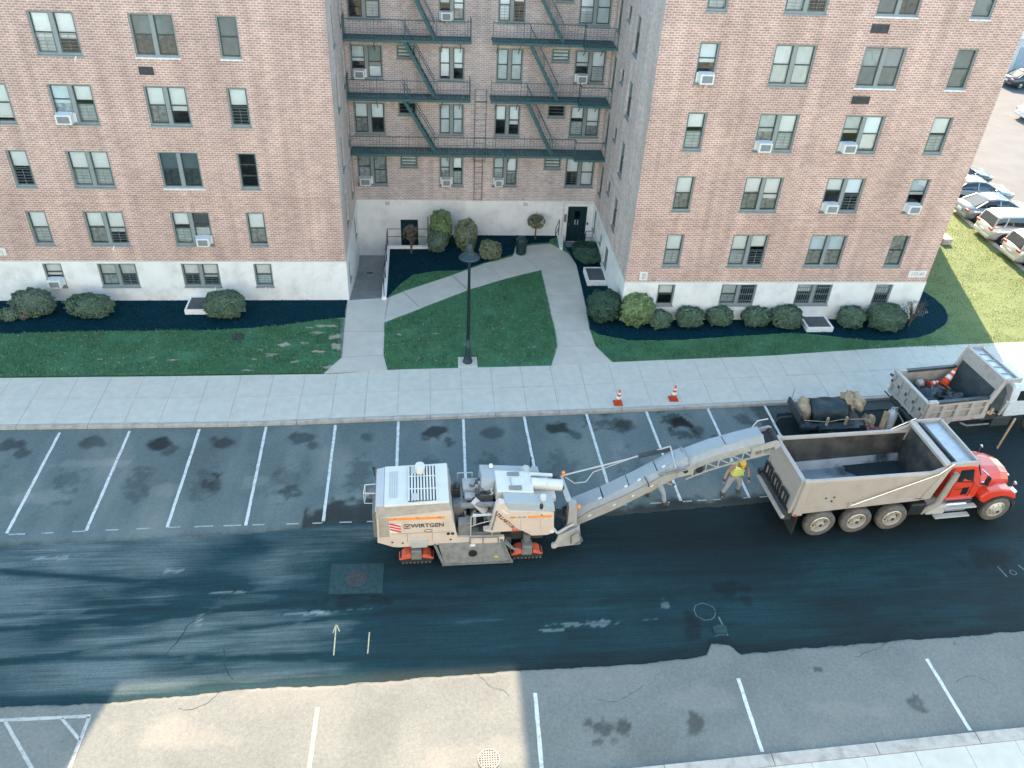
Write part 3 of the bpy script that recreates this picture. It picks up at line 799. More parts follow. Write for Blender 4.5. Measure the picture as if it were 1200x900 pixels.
# cracks and patched seams
M['crack'] = mat('crack', (0.03, 0.045, 0.05), .9, world=True)
def crack(x, y, ang, ln, z, wd=.018, name='crack'):
    mb = MB(); p = Vector((x, y)); L = []; Rr = []; n = int(ln/.12)
    for i in range(n+1):
        ang += random.uniform(-.45, .45); ang *= .97 if abs(ang) > 2 else 1
        d = Vector((math.cos(ang), math.sin(ang))); s = Vector((-d.y, d.x))*wd*random.uniform(.3, 1)
        L.append((*(p+s), z)); Rr.append((*(p-s), z)); p = p+d*.12
    n = len(L); mb.add(L+Rr, [(i, i+1, n+i+1, n+i) for i in range(n-1)])
    return struct(mb.build(name, M['crack']))
for x, y, a, ln in ((5.210, -20.790, -1.3, 1.2), (16.610, -20.780, -.4, 2.0), (8.560, -21.800, .2, 1.6), (19.360, -21.800, 1.0, 1.5), (-3.050, -21.450, -.5, 1.4)):
    crack(x, y, a, ln, ZR+.004, .010)
for x, y, a, ln in ((-2.690, -17.620, -1.3, 2.6), (-6.370, -17.120, -.6, 2.2), (-2.230, -19.520, -1.7, 1.2)):
    crack(x, y, a, ln, ZM+.004, .03)
# a scatter of dry leaves and litter on the lawns: too many to count
n = 420; Q = []
for pl in (LEFTL, MIDL, RIGHTL):
    a = np.array(pl); p = np.stack([rng.uniform(max(a[:, 0].min(), -16), min(a[:, 0].max(), 36), n), rng.uniform(a[:, 1].min(), min(a[:, 1].max(), 10), n)], 1)
    p = p[in_poly(p, pl)]; k = len(p); t = rng.uniform(0, 6.28, k); L = rng.uniform(.02, .05, k)
    c = np.stack([p[:, 0], p[:, 1], rng.uniform(.05, .08, k)], 1); U = np.stack([np.cos(t)*L, np.sin(t)*L, rng.uniform(-.01, .01, k)], 1); V = np.stack([-np.sin(t)*L*.6, np.cos(t)*L*.6, rng.uniform(-.01, .01, k)], 1)
    Q.append(np.stack([c-U, c-V, c+U, c+V], 1))
struct(numpy_quads('fallen_leaves', np.concatenate(Q), leaf_mat('dry_leaf', (.22, .20, .14), (.45, .42, .33), .8)), 'stuff')

# ------------------------------------------------------------------ apartment building
bld = thing('apartment_building', 'U-shaped red brick apartment building with white painted base and fire escapes in its courtyard', 'building')
H = 20.0
FZ = lambda n: 2.908+2.75*(n-1)
WH = 1.637
BZ = 2.105
CY = 6.9            # courtyard back wall
RY = -1.93          # front of the right wing
RX = 12.925
wins = []           # (wall id, u0, u1, z0, z1, kind, per-half spec)
def wall(name, m, org, ud, inn, u0, u1, z0, z1, holes, depth=.16, off=0.0):
    org = Vector(org); ud = Vector(ud); inn = Vector(inn)
    us = sorted({u0, u1, *[h[0] for h in holes], *[h[1] for h in holes]}); us = [u for u in us if u0 <= u <= u1]
    zs = sorted({z0, z1, *[h[2] for h in holes], *[h[3] for h in holes]}); zs = [z for z in zs if z0 <= z <= z1]
    P = lambda u, z, d: org+ud*u+inn*(d+off)+Vector((0, 0, z))
    mb = MB()
    for a, b in zip(us[:-1], us[1:]):
        for c, d in zip(zs[:-1], zs[1:]):
            um, zm = (a+b)/2, (c+d)/2
            if any(h[0] < um < h[1] and h[2] < zm < h[3] for h in holes): continue
            mb.add([P(a, c, 0), P(b, c, 0), P(b, d, 0), P(a, d, 0)], [(0, 1, 2, 3)])
    for a, b, c, d in holes:
        if d <= z0 or c >= z1: continue
        mb.add([P(a, c, 0), P(b, c, 0), P(b, d, 0), P(a, d, 0), P(a, c, depth), P(b, c, depth), P(b, d, depth), P(a, d, depth)],
               [(0, 1, 5, 4), (1, 2, 6, 5), (2, 3, 7, 6), (3, 0, 4, 7)])
    me = bpy.data.meshes.new(name); me.from_pydata([tuple(v) for v in mb.v], [], mb.f); me.materials.append(m)
    # make every normal look outwards
    o = bpy.data.objects.new(name, me); COL.objects.link(o); o.parent = bld
    return o
_cache = {}
def cached(key, fn):
    if key not in _cache: _cache[key] = fn()
    return _cache[key]
def sub(win, name, key, fn, loc=(0, 0, 0)):
    me = cached(key, fn)
    o = bpy.data.objects.new(name, me); COL.objects.link(o); o.parent = win; o.location = loc
    return o
def window(org, rz, w_, h_, halves, style='old'):
    """halves: a string per sash column; s shade, c curtain, g guard bars, f full shade, d dark, a air conditioner above"""
    n = len(halves)
    fb = .065; mul = .17 if n == 2 else 0
    key = (round(w_, 2), round(h_, 2), n, style)
    fy = .05
    def frame():
        mb = MB()
        m = 0
        mb.box(0, fy, 0, fb, .15, h_, m).box(w_-fb, fy, 0, w_, .15, h_, m).box(fb, fy, h_-fb, w_-fb, .15, h_, m).box(fb, fy, 0, w_-fb, .15, fb+.02, m)
        if n == 2: mb.box(w_/2-mul/2, fy-.01, fb+.02, w_/2+mul/2, .15, h_-fb, m)
        if n == 2 and w_ < 1.45: pass
        mb.box(-.03, -.045, -.055, w_+.03, .06, .001, 1)
        return mb.mesh('window', [M['frame'], M['white_sill'] if style == 'new' else M['frame2']])
    win = bpy.data.objects.new('window', cached(('fr',)+key, frame)); COL.objects.link(win); win.parent = bld
    win.location = org; win.rotation_euler.z = rz
    cw = (w_-2*fb-mul)/n; ih = h_-2*fb-.02
    for i, hf in enumerate(halves):
        x0 = fb+i*(cw+mul); z0 = fb+.02
        split = .5
        if 'a' in hf: split = .62
        k2 = (round(cw, 2), round(ih, 2), split, 'x' in hf)
        def sashes():
            b = .04; mb = MB()
            zm = ih*split
            for (za, zb, y) in ((0, zm+.02, .085), (zm-.02, ih, .11)):
                if 'x' in hf: break
                mb.box(0, y, za, b, y+.03, zb).box(cw-b, y, za, cw, y+.03, zb).box(b, y, za, cw-b, y+.03, za+b).box(b, y, zb-b, cw-b, y+.03, zb)
            if 'x' in hf:
                mb.box(0, .09, 0, b, .12, ih).box(cw-b, .09, 0, cw, .12, ih).box(b, .09, 0, cw-b, .12, b).box(b, .09, ih-b, cw-b, .12, ih)
                for q in (1, 2): mb.box(b, .085, ih*q/3-.02, cw-b, .125, ih*q/3+.02)
            return mb.mesh('sash', M['sash'])
        sub(win, 'sash', ('sa',)+k2, sashes, (x0, 0, z0))
        gm = M['glassd'] if style == 'new' else M['glass']
        zm = ih*split
        sub(win, 'pane', ('pu', round(cw, 2), round(ih, 2), split, style), lambda: MB().add([(.03, .125, zm), (cw-.03, .125, zm), (cw-.03, .125, ih-.03), (.03, .125, ih-.03)], [(0, 1, 2, 3)]).mesh('pane', gm), (x0, 0, z0))
        sub(win, 'pane', ('pl', round(cw, 2), round(ih, 2), split, style), lambda: MB().add([(.03, .10, .03), (cw-.03, .10, .03), (cw-.03, .10, zm), (.03, .10, zm)], [(0, 1, 2, 3)]).mesh('pane', gm), (x0, 0, z0))
        def cur(key_, frac, mm, y=.16, lo=None):
            zb = ih if lo is None else lo
            return sub(win, 'shade' if mm is not M['curtain'] else 'curtain', (key_, round(cw, 2), round(ih, 2), round(frac, 2)), lambda: MB().box(.01, y, zb*(1-frac) if lo is None else 0, cw-.01, y+.012, zb).mesh('shade', mm), (x0, 0, z0))
        if 's' in hf: cur('s', random.choice([.40, .46, .5, .52, .56, .66]), M['shade'])
        if 'S' in hf: cur('S', 0.5, M['shade2'])
        if 'f' in hf: cur('f', random.choice([.93, 1.0]), M['shade'])
        if 'F' in hf: cur('F', 1.0, M['shade2'])
        if 'c' in hf: cur('c', 1.0, M['curtain'], .19)
        if 'g' in hf:
            def guard():
                mb = MB(); hh = ih*.44
                for q in range(6): mb.box(.03, .06, .03+hh*q/5-.007, cw-.03, .074, .03+hh*q/5+.007)
                for q in (.03, cw*.5, cw-.05): mb.box(q, .064, .03, q+.014, .074, .03+hh)
                return mb.mesh('guard_bars', M['guard'])
            sub(win, 'guard_bars', ('g', round(cw, 2), round(ih, 2)), guard, (x0, 0, z0))
            if random.random() < .85:
                sub(win, 'curtain', ('gc', round(cw, 2), round(ih, 2)), lambda: MB().box(.01, .20, 0, cw-.01, .21, ih*.5).mesh('curtain', M['shade2']), (x0, 0, z0))
        if 'i' in hf:        # wrought iron window bars
            def bars():
                mb = MB()
                for q in range(7): mb.box(.03+(cw-.08)*q/6, .03, .02, .045+(cw-.08)*q/6, .045, ih-.02)
                for q in (.15, .5, .85): mb.box(.02, .027, ih*q, cw-.02, .047, ih*q+.02)
                return mb.mesh('window_bars', M['guard'])
            sub(win, 'window_bars', ('i', round(cw, 2), round(ih, 2)), bars, (x0, 0, z0))
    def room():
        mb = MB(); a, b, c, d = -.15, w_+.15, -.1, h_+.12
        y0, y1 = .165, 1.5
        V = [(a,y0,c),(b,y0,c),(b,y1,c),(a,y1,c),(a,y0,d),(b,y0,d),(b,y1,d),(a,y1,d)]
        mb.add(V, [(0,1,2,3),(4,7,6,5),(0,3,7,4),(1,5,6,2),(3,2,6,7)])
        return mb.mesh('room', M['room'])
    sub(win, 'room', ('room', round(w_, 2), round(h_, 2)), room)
    return win
M['guard'] = mat('guard_metal', (0.20, 0.25, 0.26), 0.5)

WALLS = {
    'L': ((0, 0, 0), (1, 0, 0), (0, 1, 0), 0.0, 'brick', lambda u: (u, 0)),
    'R': ((0, RY, 0), (1, 0, 0), (0, 1, 0), 0.0, 'brick', None),
    'C': ((0, CY, 0), (1, 0, 0), (0, 1, 0), 0.0, 'brick2', None),
    'LS': ((0, 0, 0), (0, 1, 0), (-1, 0, 0), 90, 'brick3', None),
    'RS': ((RX, 0, 0), (0, 1, 0), (1, 0, 0), -90, 'brick3', None)}
EXT = {'L': (-24, 0), 'R': (RX, 27.59), 'C': (0, RX), 'LS': (0, CY), 'RS': (RY, CY)}
H_ = {k: [] for k in WALLS}
def addw(wl, u0, u1, z0, z1, halves, style='old'):
    H_[wl].append((u0, u1, z0, z1))
    org, ud, inn, rz, _, _ = WALLS[wl]
    uu = u1 if wl == 'RS' else u0
    base = Vector(org)+Vector(ud)*uu+Vector((0, 0, z0))
    if z0 < BZ-.3: base -= Vector(inn)*.03
    return window(base, R(rz), u1-u0, z1-z0, halves, style)
LB = (0.775, 1.991)
cols = {'A0': (-18.9, -17.2), 'A': (-13.58, -12.75), 'B': (-11.196, -9.494), 'C': (-7.496, -5.819), 'D': (-4.238, -3.412)}
specL = {
 'A0': {n: ('sg', 'sg') for n in range(0, 7)},
 'A': {0: ('sa',), 1: ('sg',), 2: ('sg',), 3: ('f',), 4: ('sg',), 5: ('s',), 6: ('sg',)},
 'B': {0: ('Sc', 'Sg'), 1: ('sc', 'sg'), 2: ('sg', 'sg'), 3: ('Sac', 'sg'), 4: ('sg', 'sg'), 5: ('sg', 's'), 6: ('s', 'sg')},
 'C': {0: ('sg', 'sg'), 1: ('sg', 'SaF'), 2: ('Sc', 'Sc'), 3: ('sc', 's'), 4: ('Sc', 'Sc'), 5: ('sg', 'sg'), 6: ('s', 's')},
 'D': {0: ('sg',), 1: ('sc',), 2: ('x',), 3: ('sg',), 4: ('Fc',), 5: ('sg',), 6: ('s',)}}
newL = {('C', 4), ('D', 4), ('C', 2)}
for c, (a, b) in cols.items():
    for n in range(7):
        z0, z1 = LB if n == 0 else (FZ(n), FZ(n)+WH)
        addw('L', a, b, z0, z1, specL[c][n], 'new' if (c, n) in newL else 'old')
colsR = {'P': (14.511, 15.342), 'Q': (17.57, 19.282), 'R': (21.264, 23.0), 'S': (25.155, 26.019)}
specR = {
 'P': {0: ('s',), 1: ('sg',), 2: ('sc',), 3: ('sg',), 4: ('Sa',), 5: ('sg',), 6: ('s',)},
 'Q': {0: ('Sg', 'i'), 1: ('sg', 'sg'), 2: ('sc', 'sc'), 3: ('Sac', 'sg'), 4: ('sF', 'F'), 5: ('sg', 'sg'), 6: ('s', 's')},
 'R': {0: ('si', 'i'), 1: ('Sc', 'Sc'), 2: ('sa', 'sg'), 3: ('Sa', 'fc'), 4: ('Fc', 'Fc'), 5: ('Fc', 'c'), 6: ('s', 's')},
 'S': {0: ('Si',), 1: ('c',), 2: ('Sa',), 3: ('sg',), 4: ('F',), 5: ('f',), 6: ('s',)}}
newR = {('R', 4), ('R', 5), ('S', 4), ('S', 5)}
for c, (a, b) in colsR.items():
    for n in range(7):
        z0, z1 = (.85, 1.985) if n == 0 else (FZ(n), FZ(n)+WH)
        addw('R', a, b, z0, z1, specR[c][n], 'new' if (c, n) in newR else 'old')
# courtyard back wall
specC = [('K1', .2, 1.76, {1: ('ac', 'c'), 2: ('sc', 's'), 3: ('Sa', 'sf'), 4: ('sa', 'sg'), 5: ('s', 's'), 6: ('s', 's')}),
         ('K3', 4.46, 5.72, {1: ('Sac', 'sg'), 2: ('Fc', 'Fc'), 3: ('f', 's'), 4: ('Sa', 'sc'), 5: ('s', 's'), 6: ('s', 's')}),
         ('K4', 7.27, 8.6, {1: ('Sag', 'sc'), 2: ('s', 's'), 3: ('F', 'F'), 4: ('fg', 'sg'), 5: ('s', 's'), 6: ('s', 's')}),
         ('K6', 11.15, 12.72, {1: ('sg', 'f'), 2: ('sg', 'sc'), 3: ('Sa', 'sg'), 4: ('sg', 'F'), 5: ('s', 's'), 6: ('s', 's')})]
for nme, a, b, sp_ in specC:
    for n in range(1, 7):
        addw('C', a, b, FZ(n), FZ(n)+WH-.02, sp_[n])
for a, b in ((2.42, 3.34), (9.97, 10.9)):
    for n in range(1, 7):
        addw('C', a, b, FZ(n)+1.0, FZ(n)+1.66, ('xF',) if n % 2 else ('x',))
for n in range(1, 7):
    addw('RS', 1.55, 2.4, FZ(n), FZ(n)+WH, ('s',)); addw('RS', 3.6, 4.25, FZ(n)+.95, FZ(n)+WH, ('x',)); addw('RS', 5.55, 6.3, FZ(n), FZ(n)+WH, ('s',))
    addw('LS', 1.9, 2.7, FZ(n), FZ(n)+WH, ('s',)); addw('LS', 5.2, 6.0, FZ(n), FZ(n)+WH, ('s',))
addw('RS', 2.1, 2.9, .55, 1.6, ('i',)); addw('RS', 4.0, 4.5, .9, 1.5, ('x',)); addw('RS', 5.9, 6.5, .7, 1.9, ('i',))
addw('LS', 1.0, 1.7, .4, 1.5, ('i',)); addw('LS', 5.1, 5.9, .6, 1.8, ('i',))
DOOR_R = (11.55, 12.5, -.34, 1.735); DOOR_L = (2.34, 3.28, -1.25, .95)
H_['C'] += [DOOR_R, DOOR_L]
for wl, (org, ud, inn, rz, mt, _) in WALLS.items():
    u0, u1 = EXT[wl]
    wall('brick_wall', M[mt], org, ud, inn, u0, u1, BZ, H, [h for h in H_[wl] if h[3] > BZ])
    e0 = u0-(.03 if wl in ('R', 'RS') else 0); e1 = u1+(.03 if wl in ('L', 'R') else 0)
    if wl == 'C': e0, e1 = 0, RX
    wall('base_wall', M['base'], org, ud, inn, e0, e1, -1.4, BZ, [h for h in H_[wl] if h[2] < BZ-.3], depth=.19, off=-.03)
    # ledge cap where brick meets the painted base
    mb = MB(); O = Vector(org); U = Vector(ud); I = Vector(inn)
    a = O+U*e0-I*.035+Vector((0, 0, BZ-.012)); b = O+U*e1-I*.035+Vector((0, 0, BZ-.012))
    mb.add([a, b, b+I*.035, a+I*.035, a+Vector((0, 0, .022)), b+Vector((0, 0, .022)), b+I*.036+Vector((0, 0, .03)), a+I*.036+Vector((0, 0, .03))], [(0,3,2,1),(4,5,6,7),(0,1,5,4),(1,2,6,5),(2,3,7,6),(3,0,4,7)])
    mb.build('ledge', M['ledge'], bld)
    # two projecting brick courses below the second floor windows
    mb = MB()
    for z in (4.83, 5.28):
        a = O+U*u0-I*.028+Vector((0, 0, z)); b = O+U*u1-I*.028+Vector((0, 0, z)); t = Vector((0, 0, .098))
        if wl in ('L',): b = b+U*.028
        if wl in ('R',): a = a-U*.028; b = b+U*.028
        if wl == 'C': break
        mb.add([a, b, b+I*.03, a+I*.03, a+t, b+t, b+I*.03+t, a+I*.03+t], [(0,3,2,1),(4,5,6,7),(0,1,5,4),(1,2,6,5),(2,3,7,6),(3,0,4,7)])
    if mb.v: mb.build('brick_course', M[mt], bld)
# blank outer walls, roofs, parapets
bw = MB()
bw.add([(27.59, RY, BZ), (27.59, CY, BZ), (27.59, CY, H), (27.59, RY, H)], [(0, 1, 2, 3)])
bw.add([(27.59, CY, BZ), (33.3, CY, BZ), (33.3, CY, H), (27.59, CY, H)], [(0, 1, 2, 3)])
bw.add([(33.3, CY, BZ), (33.3, 20, BZ), (33.3, 20, H), (33.3, CY, H)], [(0, 1, 2, 3)])
bw.add([(33.3, 20, BZ), (-24, 20, BZ), (-24, 20, H), (33.3, 20, H)], [(0, 1, 2, 3)])
bw.add([(-24, 20, BZ), (-24, 0, BZ), (-24, 0, H), (-24, 20, H)], [(0, 1, 2, 3)])
bw.build('brick_wall', M['brick'], bld)
MB().prism([(27.6, RY-.03), (27.62, RY-.03), (27.62, CY-.03), (33.33, CY-.03), (33.33, 20.03), (-24.03, 20.03), (-24.03, 0), (-24, 0), (-24, 20), (33.3, 20), (33.3, CY), (27.6, CY)], -1.4, BZ).build('base_wall', M['base'], bld)
MB().prism([(-24, 0), (0, 0), (0, CY), (RX, CY), (RX, RY), (27.59, RY), (27.59, CY), (33.3, CY), (33.3, 20), (-24, 20)], H-.5, H-.3).build('roof', M['roof'], bld)
MB().prism([(-24.05, -.05), (0.05, -.05), (.05, CY-.05), (RX-.05, CY-.05), (RX-.05, RY-.05), (27.64, RY-.05), (27.64, CY-.05), (33.35, CY-.05), (33.35, 20.05), (-24.05, 20.05)], H, H+.12).build('coping', M['ledge'], bld)
# vents under two windows
def vent(x0, x1, z0, z1, y):
    mb = MB().box(x0, y-.035, z0, x1, y+.1, z1)
    for i in range(5):
        mb.box(x0+.03, y-.05, z0+.04+i*(z1-z0-.08)/5, x1-.03, y-.03, z0+.06+i*(z1-z0-.08)/5)
    mb.build('vent_grille', M['dsteel'], bld)
vent(-7.5, -6.94, 10.48, 10.8, 0); vent(21.3, 22.05, 10.52, 10.83, RY); vent(21.25, 21.97, 13.3, 13.63, RY)
for x, z in ((1.55, 1.98), (9.0, 1.98)):
    MB().box(x, CY-.07, z-.17, x+.25, CY-.02, z+.03).build('wall_vent', M['ledge'], bld)
# address plaques
M['plaque'] = mat('plaque_white', (0.72, 0.72, 0.68), .5)
M['plaque_t'] = mat('plaque_text', (0.22, 0.24, 0.24), .6)
def plaque(x0, x1, z0, z1, y, s, size):
    p_ = MB().box(x0, y-.03, z0, x1, y-.002, z1).build('address_plaque', M['plaque'], bld, bevel=.005)
    text('lettering', s, size, M['plaque_t'], p_, ((x0+x1)/2, y-.032, (z0+z1)/2), (R(90), 0, 0))
plaque(26.56, 27.45, 2.36, 2.72, RY, '132-45', .24)
plaque(13.55, 13.93, 2.2, 2.64, RY, '40\n45', .17)
plaque(-15.75, -14.93, 2.38, 2.74, 0, '132-71', .22)

# courtyard doors
dr = bpy.data.objects.new('entrance_door', MB().box(11.55, CY+.05, -.34, 12.5, CY+.10, 1.735).mesh('d', M['doorg'])); COL.objects.link(dr); dr.parent = bld
mb = MB().box(11.50, CY-.06, -.34, 11.56, CY+.05, 1.80).box(12.49, CY-.06, -.34, 12.55, CY+.05, 1.80).box(11.56, CY-.06, 1.735, 12.49, CY+.05, 1.80)
mb.build('door_frame', M['doorg'], dr)
MB().box(11.9, CY+.035, 1.05, 12.2, CY+.055, 1.5).build('door_glass', M['glassd'], dr)
mb = MB()
for i in range(2):
    for j in range(3): mb.box(11.93+.15*i, CY+.03, .70+.1*j, 11.98+.15*i, CY+.052, .75+.1*j)
mb.build('door_sign', M['white'], dr)
MB().cyl((11.62, CY+.0, .62), (11.62, CY+.0, .80), .02).build('handle', M['chrome'], dr)
MB().box(11.22, CY-.055, -.34, 11.27, CY-.028, 2.04).box(11.27, CY-.055, 2.0, 12.9, CY-.028, 2.04).build('entrance_surround', M['ledge'], bld)
MB().box(11.3, CY-.10, .9, 11.44, CY-.03, 1.35).build('intercom', M['steel'], bld, bevel=.01)
MB().box(12.6, CY-.09, .72, 12.68, CY-.03, .86).build('call_box', M['dsteel'], bld)
d2 = bpy.data.objects.new('cellar_door', MB().box(2.34, CY+.05, -1.25, 3.28, CY+.10, .95).mesh('d', M['doorg'])); COL.objects.link(d2); d2.parent = bld
MB().cyl((2.45, CY+.01, -.3), (2.45, CY+.01, -.12), .02).build('handle', M['chrome'], d2)

# fire escape ----------------------------------------------------------
PY0, PY1 = 5.85, 6.82
for grp, (xa, xb), lv0 in (('l', (0.02, 6.0), 2), ('r', (6.98, 12.9), 2), ('all', (0.02, 12.9), 1)):
    for lv in ([1] if lv0 == 1 else [2, 3, 4, 5]):
        z = 5.03+2.75*(lv-1)
        fe = bpy.data.objects.new('fire_escape', None); COL.objects.link(fe); fe.parent = bld; fe.location = (0, 0, z)
        mb = MB()
        x = xa
        while x < xb-.03:
            wide = x > 11.35
            if not (grp != 'all' and False):
                mb.box(x, PY0-(.45 if wide else 0), -.02, x+.075, PY1, .0)
            x += .088
        mb.box(xa, PY0-.03, -.09, min(xb, 11.35), PY0+.03, .03).box(xa, PY1-.03, -.08, xb, PY1+.03, -.02)
        if xb > 12: mb.box(11.3, PY0-.48, -.09, xb, PY0-.42, .03).box(11.3, PY0-.45, -.09, 11.36, PY0, .02)
        mb.build('platform', M['iron'], fe)
        mb = MB()
        fr = [(xa+.02, PY1), (xa+.02, PY0), (xb-.03, PY0), (xb-.03, PY1)] if xb < 12 else [(xa+.02, PY0), (11.33, PY0), (11.33, PY0-.45), (xb-.03, PY0-.45)]
        for (ax, ay), (bx, by) in zip(fr[:-1], fr[1:]):
            for zz, r in ((.9, .02), (.12, .012), (.5, .008)):
                mb.cyl((ax, ay, zz), (bx, by, zz), r, n=5)
            L = math.hypot(bx-ax, by-ay); n = max(1, int(L/.16))
            for i in range(n+1):
                t = i/n; big = i % 9 == 0
                mb.cyl((ax+(bx-ax)*t, ay+(by-ay)*t, 0), (ax+(bx-ax)*t, ay+(by-ay)*t, 1.02 if big else .9), .018 if big else .0075, n=4)
        if xb > 12:
            pass
        mb.build('railing', M['iron'], fe)
        mb = MB()
        for bx in (xa+.3, (xa+xb)/2-1.6, (xa+xb)/2+1.6, xb-.5):
            mb.bar((bx, PY1+.07, -.75), (bx, PY0+.1, -.06), .035, .035).bar((bx, PY1+.07, -.06), (bx, PY0, -.06), .04, .05)
        mb.build('bracket', M['iron'], fe)
# stairs between the platforms: from the upper platform's left end down to the right
def stair(xt, xb, zt, zb):
    st = bpy.data.objects.new('fire_stair', None); COL.objects.link(st); st.parent = bld
    y0, y1 = 5.98, 6.55
    mb = MB()
    for y in (y0, y1): mb.bar((xt, y, zt), (xb, y, zb), .03, .15)
    mb.build('stringer', M['iron'], st)
    n = 11; mb = MB()
    for i in range(1, n):
        t = i/n; mb.box(xt+(xb-xt)*t-.10, y0, zt+(zb-zt)*t-.01, xt+(xb-xt)*t+.10, y1, zt+(zb-zt)*t+.01)
    mb.build('treads', M['iron'], st)
    mb = MB()
    for y in (y0, y1):
        mb.cyl((xt, y, zt+.75), (xb, y, zb+.75), .018, n=5)
        for t in (0.05, .5, .95): mb.cyl((xt+(xb-xt)*t, y, zt+(zb-zt)*t), (xt+(xb-xt)*t, y, zt+(zb-zt)*t+.75), .012, n=4)
    mb.build('handrail', M['iron'], st)
for lv in (1, 2, 3, 4):
    zb = 5.03+2.75*(lv-1)
    stair(2.6+.1*lv, 4.28, zb+2.75, zb+.02)
    stair(8.75, 10.1+.1*lv, zb+2.75, zb+.02)
def ladder(x0, x1, y, z0, z1, m='iron'):
    mb = MB()
    for x in (x0, x1): mb.cyl((x, y, z0), (x, y, z1), .018, n=5)
    z = z0+.1
    while z < z1: mb.cyl((x0, y, z), (x1, y, z), .011, n=4); z += .3
    mb.build('ladder', M[m], bld)
ladder(6.22, 6.78, 6.0, 4.6, 8.3)
ladder(6.3, 6.72, 6.80, 2.1, 5.0, 'ladder_rust')
MB().box(6.2, PY0-.02, 7.72, 6.8, PY0+.02, 7.77).build('gate_bar', M['iron'], bld)

# left sunken access and its walls -------------------------------------
aw = thing('sunken_ramp', 'concrete ramp sinking to the cellar door between left wing and white kerb wall', 'ramp')
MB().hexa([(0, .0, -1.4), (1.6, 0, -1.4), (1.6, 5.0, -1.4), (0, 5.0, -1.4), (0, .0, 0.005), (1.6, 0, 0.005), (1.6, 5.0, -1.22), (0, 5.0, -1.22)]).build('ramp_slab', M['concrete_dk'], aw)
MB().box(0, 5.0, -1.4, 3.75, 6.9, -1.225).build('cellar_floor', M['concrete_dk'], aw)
MB().box(.55, 4.6, -1.24, .85, 4.75, -1.1).build('drain', M['dsteel'], aw)
MB().box(1.58, 0, -1.4, 1.80, 5.42, .16).box(1.8, 5.22, -1.4, 3.88, 5.42, .16).box(3.72, 5.42, -1.4, 3.92, 6.87, .16).build('kerb_wall', M['base'], aw, bevel=.012)
mb = MB()
def rail(mb, pts, hs=(1.0, .55), post=.022, rl=.017, every=None):
    for a, b in zip(pts[:-1], pts[1:]):
        for h_ in hs: mb.cyl((a[0], a[1], a[2]+h_), (b[0], b[1], b[2]+h_), rl, n=6)
    for a in pts: mb.cyl(a, (a[0], a[1], a[2]+hs[0]), post, n=6)
rail(mb, [(1.69, .2, .16), (1.69, 1.9, .16), (1.69, 3.6, .16), (1.69, 5.32, .16), (3.82, 5.32, .16), (3.82, 6.8, .16)])
mb.build('handrail', M['black'], aw)
# entrance landing
en = thing('entrance_stoop', 'sunken grey landing with pale sloped cheeks and black rails before the dark green door', 'stoop')
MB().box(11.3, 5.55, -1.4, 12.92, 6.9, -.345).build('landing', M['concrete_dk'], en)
MB().prism([(10.95, 5.35), (11.1, 5.2), (11.35, 6.7), (11.3, 6.87), (11.0, 6.87)], -.6, .12).build('cheek_wall', M['base'], en, bevel=.01)
MB().bar((11.9, 5.05, .05), (12.45, 5.6, .10), .12, .25).build('cheek_wall', M['base'], en, bevel=.01)
MB().box(11.3, 5.3, -.36, 12.3, 5.56, -.16).build('step', M['path'], en)
mb = MB()
rail(mb, [(11.05, 6.75, .12), (10.75, 5.9, .03)], (.95, .5)); mb.build('handrail', M['black'], en)
mb = MB(); rail(mb, [(12.5, 6.3, -.3), (12.9, 6.3, -.3)], (.9, .5)); rail(mb, [(11.9, 5.1, .03), (12.3, 5.5, .03)], (.8, .4))
mb.cyl((11.9, 5.1, .83), (12.3, 5.5, .1), .017, n=6)
mb.build('handrail', M['black'], en)
# low brick stub at the back corner
st_ = MB().box(33.32, 6.0, 0, 33.85, 6.75, .35).build('brick_bulkhead', M['brick2']); tag(st_, 'low weathered brick bulkhead at the far right corner of the building', 'bulkhead')

# air conditioners -----------------------------------------------------
def ac_unit(label, wl, u, z, rz=0, w_=.56, tilt=0.0, leg=True):
    org, ud, inn, rzz, _, _ = WALLS[wl]
    base = Vector(org)+Vector(ud)*u+Vector((0, 0, z+.09))-Vector(inn)*(.03 if z < 2 else 0)
    t = thing('air_conditioner', label, 'air conditioner', base, R(rzz), 'window air conditioners')
    d = .34
    def casing(): return MB().box(-w_/2, -d, 0, w_/2, .12, .40).mesh('casing', M['ac'])
    c = link('casing', cached(('acc', w_), casing), t)
    c.modifiers.new('bevel', 'BEVEL').width = .015
    def grille():
        mb = MB().box(-w_/2+.07, -d-.008, .07, w_/2-.07, -d+.01, .34)
        return mb.mesh('grille', M['acg'])
    link('grille', cached(('acg', w_), grille), t)
    for sx_ in (-1, 1): link('side_panel', cached(('acs', w_, sx_), lambda: MB().box(sx_*w_/2, .02, 0, sx_*(w_/2+.09), .06, .38).mesh('side_panel', M['white'])), t)
    if leg: link('bracket', cached('acb', lambda: MB().bar((.02, -d+.03, 0), (.02, .0, -.28), .05, .04).mesh('bracket', M['white'])), t)
    return t
hx = lambda col, i: (col[0]+col[1])/2+(i-.5)*2*((col[1]-col[0])/4)*(1.0) if True else 0
def half(col, i): return (col[0]+.06+(col[1]-col[0]-.29)/4) if i == 0 else (col[1]-.06-(col[1]-col[0]-.29)/4)
ac_unit('white air conditioner in the painted base above the leftmost shrub', 'L', sum(cols['A'])/2, LB[0])
ac_unit('large white air conditioner jutting from the third floor double window on the left wing', 'L', half(cols['B'], 0), FZ(3), w_=.62)
ac_unit('white air conditioner in the first floor double window on the left wing', 'L', half(cols['C'], 1), FZ(1), leg=False)
ac_unit('white air conditioner in a narrow fourth floor window of the right wing', 'R', sum(colsR['P'])/2+.03, FZ(4))
